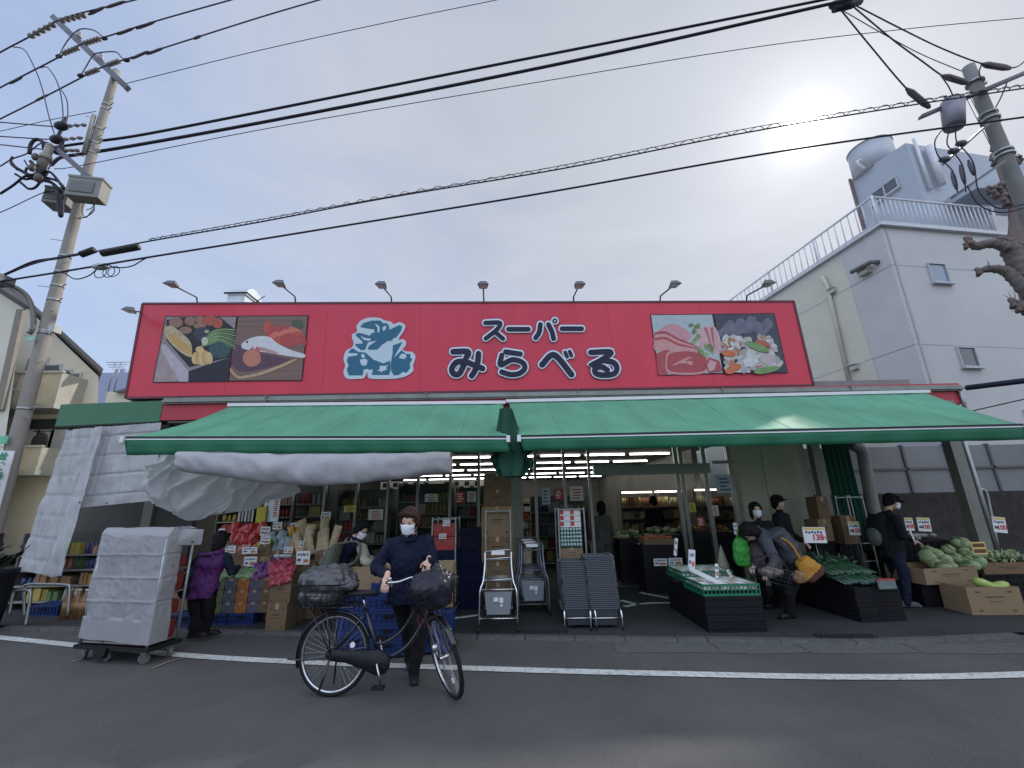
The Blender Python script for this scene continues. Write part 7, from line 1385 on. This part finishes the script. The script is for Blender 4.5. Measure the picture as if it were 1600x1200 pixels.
    if cap: c = MB(); c.ell(H(0, -.012, .055), (.094 * hs, .105 * hs, .085 * hs), 16, 10, M); c.ell(H(0, .10, .045), (.065 * hs, .06 * hs, .012 * hs), 12, 6, M); blob('cap', c, cap, t, .008, 2)
    return t
def jj(**kw): return {k: (at(*v) if isinstance(v, tuple) else v) for k, v in kw.items()}
navyj = mat('navy_jacket', (.007, .010, .030), .85, 0, .25, 14, .2); blackt = mat('black_trousers', (.008, .008, .010), .85, 0, .25, 14, .2); blk_sh = mat('black_shoe', (.012, .011, .011), .5)
D = V
# woman pushing the bicycle
GN, GF = at(602, 911, 4.22), at(665, 886, 4.52)     # near and far handlebar grips
J = jj(head=(640, 815, 4.70), neck=(641, 839, 4.77), shL=(612, 850, 4.80), shR=(667, 847, 4.84), elL=(587, 889, 4.74), elR=(680, 884, 4.80), pelvis=(634, 925, 4.84), hipL=(622, 926, 4.84), hipR=(650, 926, 4.86), knL=(636, 985, 5.06), knR=(658, 982, 4.76), anL=(640, 1033, 5.10), anR=(647, 1052, 4.72))
J['wrL'] = GN + D((.0, .05, .055)); J['wrR'] = GF + D((.02, .045, .06)); J['hdL'] = D((-.02, -.5, -.9)); J['hdR'] = D((-.1, -.6, -.8)); J['pnL'] = D((-.2, .6, -.5)); J['pnR'] = D((-.3, .5, -.5)); J['curl'] = .85; J['ftR'] = D((.25, -1, 0)); J['ftL'] = D((.3, -1, 0))
for s_ in 'LR': J['an' + s_].z = .085
person('person in a navy fleece and white mask standing behind the bicycle holding its handlebars', J, navyj, blackt, blk_sh, hair_b, V((-.12, -1, .02)), True, k=1.0, hs=1.1, hands='fine', collar=(navyj, 0))
# woman in purple seen from behind
pur = mat('purple_jacket', (.075, .008, .105), .7, 0, .2, 12, .2); slv = mat('slate_sleeve', (.016, .022, .042), .8, 0, .2, 12)
J = jj(head=(347, 845, 6.25), neck=(342, 863, 6.20), shL=(352, 872, 6.22), shR=(312, 870, 6.15), elL=(361, 893, 6.28), elR=(301, 898, 6.10), wrL=(374, 886, 6.55), wrR=(300, 918, 6.2), pelvis=(316, 922, 6.15), hipL=(327, 924, 6.17), hipR=(306, 924, 6.15), knL=(325, 960, 6.2), knR=(306, 962, 6.15), anL=(320, 990, 6.22), anR=(302, 993, 6.14))
for s_ in 'LR': J['an' + s_].z = .115
J['ftL'] = D((.9, .3, 0)); J['ftR'] = D((.9, .2, 0)); t = person('person in a purple jacket with slate sleeves seen from behind beside the snack display', J, pur, blackt, blk_sh, hair_k, V((.55, .8, -.25)), False, long_hair=True, k=.98, collar=(pur, 1), sleeves=slv)
mb = MB(); c = at(291, 915, 6.1); mb.ell(c, (.10, .09, .17), 12, 8); mb.tube(crom([c + V((0, 0, .15)), at(305, 872, 6.05), at(330, 868, 6.1)]), .012, 6); solo('shoulder_bag', 'black shoulder bag on the arm of the person in purple', 'bag', mb, blackt)
# man with backpack
bei = mat('beige_sleeve', (.30, .28, .22), .8, 0, .15, 12, .2); olv = mat('olive_pack', (.075, .085, .065), .8, 0, .2, 14, .2)
J = jj(head=(565, 828, 6.35), neck=(553, 840, 6.38), shL=(566, 856, 6.2), shR=(546, 846, 6.55), elL=(570, 878, 6.0), elR=(575, 872, 6.6), wrL=(596, 885, 6.15), wrR=(600, 880, 6.5), pelvis=(528, 893, 6.4), hipL=(532, 897, 6.3), hipR=(528, 893, 6.5), knL=(560, 930, 6.3), knR=(556, 930, 6.5), anL=(530, 975, 6.3), anR=(528, 972, 6.55))
for s_ in 'LR': J['an' + s_].z = .115; J['ft' + s_] = D((1, 0, 0))
J['bend'] = V((-.05, 0, .05)); person('person with a green backpack bending over cartons left of the bicycle holder', J, navyj, mat('blue_trousers', (.01, .018, .06), .8), blk_sh, hair_k, V((.75, -.45, -.35)), True, k=.98, sleeves=bei)
bp = thing('backpack', 'olive green backpack worn by the bending person left of the bicycle holder', 'backpack', at(530, 890, 6.2)); mb = MB(); q0, q1 = at(538, 852, 6.18), at(524, 892, 6.12)
mb.loft([[q0.lerp(q1, u) + V((-.10 - .02 * math.sin(u * 3), 0, -.02)) + V((math.cos(a * math.pi / 8) * (.07 + .04 * math.sin(u * 2.8)), math.sin(a * math.pi / 8) * .15, 0)) for a in range(16)] for u in (-.12, -.05, .1, .3, .5, .7, .9, 1.05, 1.1)]); blob('pack', mb, olv, bp, .01, 3, .012)
mb = MB(); mb.ell(q0.lerp(q1, .62) + V((-.17, -.04, -.02)), (.06, .11, .10), 12, 8); blob('front_pocket', mb, olv, bp, .01, 2, .008); mb = MB(); mb.tube(crom([q0 + V((-.08, -.08, .02)), at(556, 846, 6.05), at(563, 858, 6.0), at(552, 880, 6.0), q1 + V((.0, -.1, .05))]), .018, 6); part('strap', mb, olv, bp)
def standing(x, yh, Y, sx, f, hh=None):               # a simple standing pose under a head seen at (x, yh)
    h = at(x, yh, Y); s = V((f.y, -f.x, 0)).normalized(); H_ = h.z; P = lambda a, z, b=0: V((h.x, h.y, 0)) + s * a + f * b + V((0, 0, z)); g = H_ - .10
    return {'head': h, 'neck': P(0, g - .06), 'shL': P(-.17, g - .14), 'shR': P(.17, g - .14), 'elL': P(-.23, g - .42, .02), 'elR': P(.23, g - .42, .02), 'wrL': P(-.20, g - .55, .2), 'wrR': P(.2, g - .62, .12), 'pelvis': P(0, g - .63), 'hipL': P(-.09, g - .66), 'hipR': P(.09, g - .66), 'knL': P(-.1, .50, .02), 'knR': P(.1, .50, .02), 'anL': P(-.1, .115), 'anR': P(.1, .115)}
greyc = mat('grey_green_coat', (.085, .09, .08), .85, 0, .15, 10, .2); dk = mat('dark_jacket', (.009, .009, .013), .85, 0, .2, 10, .2)
person('person in a long grey green coat seen from behind in the shop doorway', standing(938, 793, 9.6, 1, V((-.3, 1, 0)).normalized()), greyc, blackt, blk_sh, hair_k, V((-.4, 1, -.2)), False, coat=True, long_hair=True, hands=True, vox=.018)
person('dark clothed shopper in front of the lit chilled cabinets inside the shop', standing(1020, 783, 11.2, 1, V((-.2, 1, 0)).normalized()), dk, blackt, blk_sh, hair_k, V((-.2, 1, 0)), False, vox=.018)
person('person with a white mask and dark clothes behind the bending shopper', standing(1181, 797, 7.3, 1, V((-.2, -1, 0)).normalized()), dk, blackt, blk_sh, hair_k, V((-.15, -1, -.1)), True, long_hair=True, vox=.016)
person('person in a dark cap standing behind the masked shopper', standing(1216, 785, 7.8, 1, V((.6, -.8, 0)).normalized()), dk, blackt, blk_sh, hair_k, V((.6, -.8, -.1)), False, cap=dk, vox=.016)
# bending shopper with mustard bag
gj = mat('slate_jacket', (.055, .055, .07), .8, 0, .15, 10, .2)
J = jj(head=(1170, 832, 6.55), neck=(1184, 829, 6.6), shL=(1197, 848, 6.38), shR=(1192, 832, 6.75), elL=(1212, 876, 6.25), elR=(1185, 868, 6.75), wrL=(1200, 893, 6.15), wrR=(1178, 885, 6.5), pelvis=(1243, 880, 6.62), hipL=(1243, 886, 6.52), hipR=(1240, 880, 6.74), knL=(1232, 928, 6.45), knR=(1222, 920, 6.85), anL=(1236, 968, 6.5), anR=(1210, 945, 7.1))
for s_ in 'LR': J['an' + s_].z = .115; J['ft' + s_] = D((-1, -.2, 0))
J['bend'] = V((.02, 0, .17)); person('shopper in a slate jacket bending left over the produce with a basket', J, gj, blackt, blk_sh, hair_k, V((-.8, -.2, -.6)), False, k=1.12, hs=1.1, long_hair=True)
mus = mat('mustard_cloth', (.42, .19, .02), .8, 0, .12, 8, .2); mb = MB(); A_0, B_0 = at(1252, 876, 6.32), at(1274, 898, 6.28)
bg_ = thing('tote_bag', 'mustard yellow tote bag with brown base hanging from the bending shopper', 'bag', B_0); ang = math.atan2(B_0.z - A_0.z, B_0.x - A_0.x); d_ = (B_0 - A_0).normalized(); n_2 = V((d_.z, 0, -d_.x)).normalized()
mb.loft([[A_0.lerp(B_0, u) + n_2 * w * math.cos(a * math.pi / 8) + V((0, .07, 0)) * math.sin(a * math.pi / 8) for a in range(16)] for u, w in ((-.05, .10), (.1, .12), (.5, .14), (.85, .15))]); blob('cloth', mb, mus, bg_, .009, 3, .015)
mb = MB(); mb.loft([[A_0.lerp(B_0, u) + n_2 * w * math.cos(a * math.pi / 8) + V((0, .075, 0)) * math.sin(a * math.pi / 8) for a in range(16)] for u, w in ((.84, .152), (1.0, .15), (1.15, .13))]); blob('base', mb, mat('rust_cloth', (.07, .016, .01), .8), bg_, .009, 3, .012)
mb = MB(); c = A_0.lerp(B_0, .55) + n_2 * .17; mb.ell(c, (.12, .07, .09), 10, 8); blob('pocket', mb, mat('pocket_mix', (.22, .12, .05), .7, 0, .6, 22), bg_, .01, 2, .02); mb = MB(); mb.tube(crom([A_0, at(1235, 850, 6.4), at(1215, 838, 6.45)]), .015, 6); part('handle', mb, mus, bg_)
c = at(1206, 893, 6.15); t = thing('shopping_basket', 'dark wire basket with wrapped food hanging from the arm of the bending shopper', 'basket', c - V((0, 0, .12))); q = Matrix.Rotation(.28, 3, 'Y'); mb = MB()
ring = lambda w, d, z: [c + q @ V((sx * w, sy * d, z)) for sx, sy in ((-1, -1), (1, -1), (1, 1), (-1, 1), (-1, -1))]
for w, d, z in ((.22, .15, .06), (.215, .145, .02), (.205, .14, -.03), (.195, .13, -.08), (.18, .12, -.13)): mb.tube(ring(w, d, z), .008 if z > .05 else .004, 5)
for k in range(14): a, b = ring(.22, .15, .06), ring(.18, .12, -.13); i = k % 4; u = (k // 4 + .5) / 4; mb.tube([a[i].lerp(a[i + 1], u), b[i].lerp(b[i + 1], u)], .004, 4)
mb.poly(ring(.18, .12, -.13)[:4]); part('frame', mb, mat('basket_dark', (.03, .03, .045), .5), t); mb = MB(); mb.ell(c + V((-.02, 0, .0)), (.17, .11, .07), 12, 8); blob('wrapped_food', mb, mat('food_mix', (.18, .14, .12), .4, 0, .7, 18), t, .012, 2, .02); mb = MB(); mb.tube(crom([c + q @ V((.22, 0, .06)), c + V((.1, 0, .22)), c + q @ V((-.1, 0, .16)), c + q @ V((-.22, 0, .06))]), .008, 6); part('handle', mb, mat('basket_dark', 0), t)
mb = MB(); c = at(1159, 862, 6.6); gb = thing('shopping_bag', 'bright green shopping bag beside the bending shopper', 'bag', c - V((0, 0, .2))); mb.loft([[c + V((math.cos(a * math.pi / 8) * w, math.sin(a * math.pi / 8) * w * .6, z)) for a in range(16)] for z, w in ((-.20, .09), (-.17, .12), (0, .12), (.12, .10), (.2, .05))]); blob('cloth', mb, mat('tote_green', (.02, .22, .02), .5, 0, .15, 8), gb, .01, 2, .02); mb = MB(); mb.tube(crom([c + V((-.04, 0, .18)), c + V((.0, 0, .3)), c + V((.05, 0, .18))]), .01, 6); part('handle', mb, mat('tote_green', 0), gb)
mb = MB(); c = at(1183, 868, 6.75); mb.ell(c, (.11, .08, .19), 12, 10); solo('grey_bag', 'soft greyish pink bag between the green bag and the slate jacket', 'bag', mb, mat('pinkish_bag', (.12, .09, .09), .7, 0, .3, 10))
# man in black on the right
jean = mat('dark_jeans', (.008, .012, .030), .85, 0, .25, 12, .2); snk = mat('sneaker', (.10, .10, .11), .6, 0, .5, 30)
J = jj(head=(1394, 784, 7.2), neck=(1387, 800, 7.2), shL=(1401, 812, 7.0), shR=(1378, 808, 7.4), elL=(1412, 838, 6.95), elR=(1395, 835, 7.4), wrL=(1428, 845, 6.95), wrR=(1420, 842, 7.3), pelvis=(1393, 860, 7.2), hipL=(1400, 864, 7.12), hipR=(1390, 862, 7.3), knL=(1414, 900, 7.0), knR=(1400, 898, 7.35), anL=(1416, 942, 6.98), anR=(1398, 938, 7.4))
for s_ in 'LR': J['an' + s_].z = .115; J['ft' + s_] = D((1, -.25, 0))
person('person in a black jacket, cap and jeans standing left of the cabbages', J, dk, jean, snk, hair_k, V((.85, -.5, -.2)), True, cap=dk, k=1.02)
mb = MB(); c = at(1362, 828, 7.25); pk = thing('backpack', 'black backpack with a grey lower pocket on the person left of the cabbages', 'backpack', c - V((0, 0, .22)))
mb.loft([[c + V((.12, 0, 0)) + V((math.cos(a * math.pi / 8) * w, math.sin(a * math.pi / 8) * .16, z)) for a in range(16)] for z, w in ((-.24, .08), (-.15, .13), (0, .14), (.15, .12), (.24, .06))]); blob('pack', mb, dk, pk, .01, 3, .012); mb = MB(); mb.ell(c + V((.0, -.02, -.10)), (.07, .12, .14), 12, 8); blob('pocket', mb, mat('pack_grey', (.10, .10, .095), .8), pk, .01, 2, .01)
mb = MB(); mb.tube([at(1421, 828, 6.9), at(1431, 850, 6.88)], .012, 6); solo('paper_roll', 'thin white paper roll held by the person left of the cabbages', 'paper', mb, card)
# ================================================================ bicycle
BO = gr(515, 1089); BO.z = 0; fe = gr(699, 1092); hx_ = (V((fe.x, fe.y, 0)) - BO); WB = 1.06; hx_ = hx_.normalized(); hy_ = V((-hx_.y, hx_.x, 0)); LEAN = R(3)
bt = thing('bicycle', 'black city bicycle with a bagged rear load and front basket, its front wheel turned', 'bicycle', BO)
def Wb(p): p = V(p); y = p.y * math.cos(LEAN) + p.z * math.sin(LEAN); z = p.z * math.cos(LEAN) - p.y * math.sin(LEAN); return BO + hx_ * p.x + hy_ * y + V((0, 0, z))
RW = .335; HUB = V((1.06, 0, RW)); AXp = V((1.0, 0, RW)); AXd = V((-.34, 0, .94)).normalized(); STR = R(-56)
def Fk(p): p = V(p); return Wb(AXp + Matrix.Rotation(STR, 3, AXd) @ (p - AXp))
bfr = mat('bike_frame', (.016, .016, .024), .25, .3, .1, 10, coat=.5); tyre = mat('tyre', (.012, .012, .013), .8, 0, .2, 30); brt_ = mat('bright_alloy', (.5, .5, .52), .22, 1, .05, 10)
def wheel(c, T, nm):
    mb = MB(); mb.tube([T(c + V((math.cos(a * math.pi / 24) * (RW - .018), 0, math.sin(a * math.pi / 24) * (RW - .018)))) for a in range(49)], .018, 8, False); w_ = part('wheel', mb, tyre, bt)
    mb = MB(); vs_, fs = [], []
    for a in range(48):
        for rr_, yy in ((RW - .030, -.011), (RW - .045, -.013), (RW - .048, 0), (RW - .045, .013), (RW - .030, .011)): vs_.append(T(c + V((math.cos(a * math.pi / 24) * rr_, yy, math.sin(a * math.pi / 24) * rr_))))
    for a in range(48):
        for k in range(4): fs.append((a * 5 + k, ((a + 1) % 48) * 5 + k, ((a + 1) % 48) * 5 + k + 1, a * 5 + k + 1))
    mb.add(vs_, fs, True); part('rim', mb, brt_, w_)
    mb = MB()
    for k in range(36): a = k * math.pi / 18; b_ = a + (.5 if k % 2 else -.5); s_ = .028 if (k // 2) % 2 else -.028; mb.tube([T(c + V((math.cos(b_) * .02, s_, math.sin(b_) * .02))), T(c + V((math.cos(a) * (RW - .045), 0, math.sin(a) * (RW - .045))))], .0013, 4, False)
    part('spokes', mb, brt_, w_); mb = MB(); mb.tube([T(c + V((0, -.05, 0))), T(c + V((0, .05, 0)))], .022, 10); part('hub', mb, brt_, w_)
    mb = MB(); q = c + V((.12, -.012, -.15)) if nm else c + V((.17, -.012, .07)); mb.tube([T(q), T(q + V((0, .006, 0)))], .024, 12); part('reflector', mb, card, w_); return w_
wheel(V((0, 0, RW)), Wb, 0); wheel(HUB, Fk, 1)
def fender(c, T, a0, a1): mb = MB(); mb.grid(lambda u, v: T(c + V((math.cos(a0 + (a1 - a0) * u) * (RW + .022 - .012 * (2 * v - 1) ** 2), -.028 + .056 * v, math.sin(a0 + (a1 - a0) * u) * (RW + .022 - .012 * (2 * v - 1) ** 2)))), 30, 4, True, .002); part('fender', mb, bfr, bt)
fender(V((0, 0, RW)), Wb, R(20), R(200)); fender(HUB, Fk, R(35), R(150))
BB = V((.44, 0, .28)); hl, hh_ = AXp + AXd * .36, AXp + AXd * .53; ST = V((.26, 0, .70))
mb = MB(); mb.tube([Wb(hl - AXd * .02), Wb(hh_ + AXd * .02)], .022, 10); mb.tube([Wb(p) for p in crom([hl + V((-.01, 0, .0)), V((.70, 0, .42)), V((.55, 0, .32)), BB], 5)], .018, 8); mb.tube([Wb(p) for p in crom([hh_ + V((-.02, 0, -.04)), V((.62, 0, .52)), V((.45, 0, .42)), V((.36, 0, .42))], 5)], .014, 8)
mb.tube([Wb(BB), Wb(ST)], .017, 8); mb.tube([Wb(BB - V((0, 0, 0))), Wb((.42, 0, .28))], .025, 8)
for s_ in (-.05, .05): mb.tube([Wb((.42, s_ * .6, .28)), Wb((0, s_, RW))], .010, 6); mb.tube([Wb(ST + V((-.01, s_ * .4, -.06))), Wb((0, s_, RW))], .009, 6)
part('frame', mb, bfr, bt)
mb = MB(); mb.tube([Wb(ST), Wb(ST + V((-.035, 0, .10)))], .012, 8); part('seat_post', mb, brt_, bt)
sd_ = MB(); c = ST + V((-.04, 0, .13)); sd_.loft([[Wb(c + V((x, math.cos(a * math.pi / 6) * w, math.sin(a * math.pi / 6) * .028))) for a in range(12)] for x, w in ((-.13, .04), (-.11, .09), (-.03, .095), (.04, .05), (.12, .025), (.15, .012))]); part('saddle', sd_, black, bt)
mb = MB(); mb.loft([[Wb(V((x, -.05, z0)) + V((0, yy, (z1 - z0) * .5 + (z1 - z0) * .5 * zz))) for yy, zz in ((.01, -1), (-.012, -.9), (-.018, 0), (-.012, .9), (.01, 1), (.02, 0))] for x, z0, z1 in ((-.05, .31, .36), (.0, .285, .385), (.15, .27, .375), (.30, .22, .372), (.42, .175, .385), (.50, .19, .36), (.54, .24, .31))]); part('chain_case', mb, black, bt)
mb = MB(); mb.tube([Wb((.44, -.09, .28)), Wb((.44 + .05, -.10, .13))], .010, 6); part('crank', mb, brt_, bt); mb = MB(); mb.tube([Wb((.44, .06, .28)), Wb((.39, .08, .43))], .010, 6); part('crank', mb, brt_, bt)
for p in ((.49, -.15, .12), (.39, .13, .43)): mb = MB(); mb.box(Wb(p), (.10, .07, .022), math.atan2(hx_.y, hx_.x)); part('pedal', mb, black, bt)
mb = MB(); mb.tube([Wb((0, -.06, RW)), Wb((-.04, -.14, .06))], .010, 6); mb.tube([Wb((0, .06, RW)), Wb((-.04, .14, .06))], .010, 6); mb.tube([Wb((-.04, -.14, .06)), Wb((-.30, -.14, .30))], .006, 6) if False else mb.tube([Wb((-.02, -.08, RW - .02)), Wb((-.26, -.10, RW - .03)), Wb((-.38, -.10, RW - .02))], .008, 6); part('kickstand', mb, bfr, bt)
mb = MB()
for s_ in (-.08, .08): mb.tube([Wb((-.32, s_, .72)), Wb((.18, s_, .72))], .008, 6); mb.tube([Wb((0, s_ * .8, RW)), Wb((-.08, s_, .72))], .006, 6); mb.tube([Wb((0, s_ * .8, RW)), Wb((-.24, s_, .72))], .006, 6)
for k in range(5): mb.tube([Wb((-.30 + k * .1, -.08, .72)), Wb((-.30 + k * .1, .08, .72))], .006, 6)
part('rear_rack', mb, bfr, bt)
mb = MB(); bx_ = [(-.40, .72, .19), (-.42, .92, .22)]
def rb(sx, sy, k): z = .73 + .19 * k; w = .17 + .03 * k; return Wb((-.14 + sx * w * 1.15, sy * w, z))
for k in (0, .25, .5, .75, 1): mb.tube([rb(*c, k) for c in ((-1, -1), (1, -1), (1, 1), (-1, 1), (-1, -1))], .006 if k in (0, 1) else .003, 5)
for i in range(9):
    u = -1 + i / 4
    for s_ in (-1, 1): mb.tube([rb(u, s_, 0), rb(u, s_, 1)], .003, 4); mb.tube([rb(s_, u, 0), rb(s_, u, 1)], .003, 4)
rbk = part('rear_basket', mb, black, bt)
mb = MB(); mb.ell(Wb((-.14, 0, .93)), (.27, .22, .15), 16, 10); mb.ell(Wb((-.16, 0, .82)), (.24, .205, .11), 14, 10); mb.ell(Wb((.08, -.05, .90)), (.10, .10, .05), 10, 8); blob('bag_cover', mb, mat('grey_polybag', (.045, .045, .052), .22, 0, .5, 6, .5, .6), rbk, .010, 2, .035, 5)
# fork, bar, front basket turn with the wheel
mb = MB()
for s_ in (-.055, .055): mb.tube([Fk(p) for p in crom([AXp + AXd * .37 + V((0, s_, 0)), AXp + AXd * .15 + V((.01, s_, 0)), HUB + V((0, s_, 0))], 4)], .011, 6)
mb.tube([Fk(AXp + AXd * .33), Fk(AXp + AXd * .60)], .018, 8); part('fork', mb, bfr, bt)
stem = Fk(AXp + AXd * .66); mb = MB(); mb.tube([Fk(AXp + AXd * .55), stem], .014, 8); mb.tube(crom([GN + V((.02, 0, 0)), GN.lerp(stem, .35) + V((.015, -.03, .0)), GN.lerp(stem, .75) + V((0, -.03, .02)), stem, GF.lerp(stem, .7) + V((.02, -.02, .02)), GF.lerp(stem, .35) + V((.02, -.02, 0)), GF], 5), .0115, 8); part('handlebar', mb, brt_, bt)
for g, s_ in ((GN, 1), (GF, -1)): d = (g - stem); d.z = 0; d = d.normalized(); b_ = -Fk(V((1, 0, 0))).xyz + Fk(V((0, 0, 0))).xyz; b_.z = 0; b_.normalize(); mb = MB(); mb.tube([g - d * .02, g + b_ * .11], .016, 10); part('grip', mb, black, bt); mb = MB(); mb.tube([g - b_ * .02 + V((0, 0, -.01)), g + V((0, 0, -.045)) + b_ * .08], .005, 5); part('brake_lever', mb, brt_, bt)
mb = MB(); c = GN.lerp(stem, .12) + V((0, 0, .03)); mb.ell(c, (.02, .02, .016), 10, 6); part('bell', mb, brt_, bt)
fb0 = AXp + AXd * .42 + V((.20, 0, .02))
def fbp(sx, sy, k): w = .13 + .035 * k; return Fk(fb0 + V((sx * w * .9, sy * w * 1.15, .25 * k)))
mb = MB()
for k in (0, .2, .4, .6, .8, 1): mb.tube([fbp(*c, k) for c in ((-1, -1), (1, -1), (1, 1), (-1, 1), (-1, -1))], .006 if k in (0, 1) else .003, 5)
for i in range(9):
    u = -1 + i / 4
    for s_ in (-1, 1): mb.tube([fbp(u, s_, 0), fbp(u, s_, 1)], .003, 4); mb.tube([fbp(s_, u, 0), fbp(s_, u, 1)], .003, 4)
fbk = part('front_basket', mb, black, bt); mb = MB(); mb.ell(Fk(fb0 + V((0, 0, .20))), (.19, .19, .14), 14, 10); mb.ell(Fk(fb0 + V((0, 0, .10))), (.16, .16, .10), 12, 8); mb.ell(Fk(fb0 + V((-.02, .05, .28))), (.05, .05, .10), 10, 8); blob('bag_cover', mb, mat('dark_polybag', (.022, .022, .034), .25, 0, .4, 8, .5, .6), fbk, .010, 2, .028, 6)
mb = MB(); c = HUB + V((-.02, -.07, .10)); mb.ell(Fk(c), (.030, .03, .04), 12, 8); mb.tube([Fk(c + V((0, 0, -.02))), Fk(HUB + V((0, -.05, .0)))], .006, 5); part('headlamp', mb, brt_, bt)
mb = MB(); mb.tube(crom([Wb(V((.80, -.03, .62)) + V((.03 * math.cos(a), 0, .05 * math.sin(a)))) for a in range(6)]), .005, 5); mb.tube([Wb((.86, -.03, .72)), Wb((.83, -.03, .58))], .006, 5); part('lock_cable', mb, mat('lock_red', (.22, .01, .015), .4), bt)
mb = MB(); mb.tube([Wb(p) for p in crom([(.78, -.03, .80), (.70, -.05, .62), (.52, -.04, .42), (.30, -.03, .45)], 5)], .003, 4, False); part('brake_cable', mb, black, bt)

if TS: bpy.data.scenes.remove(TS)
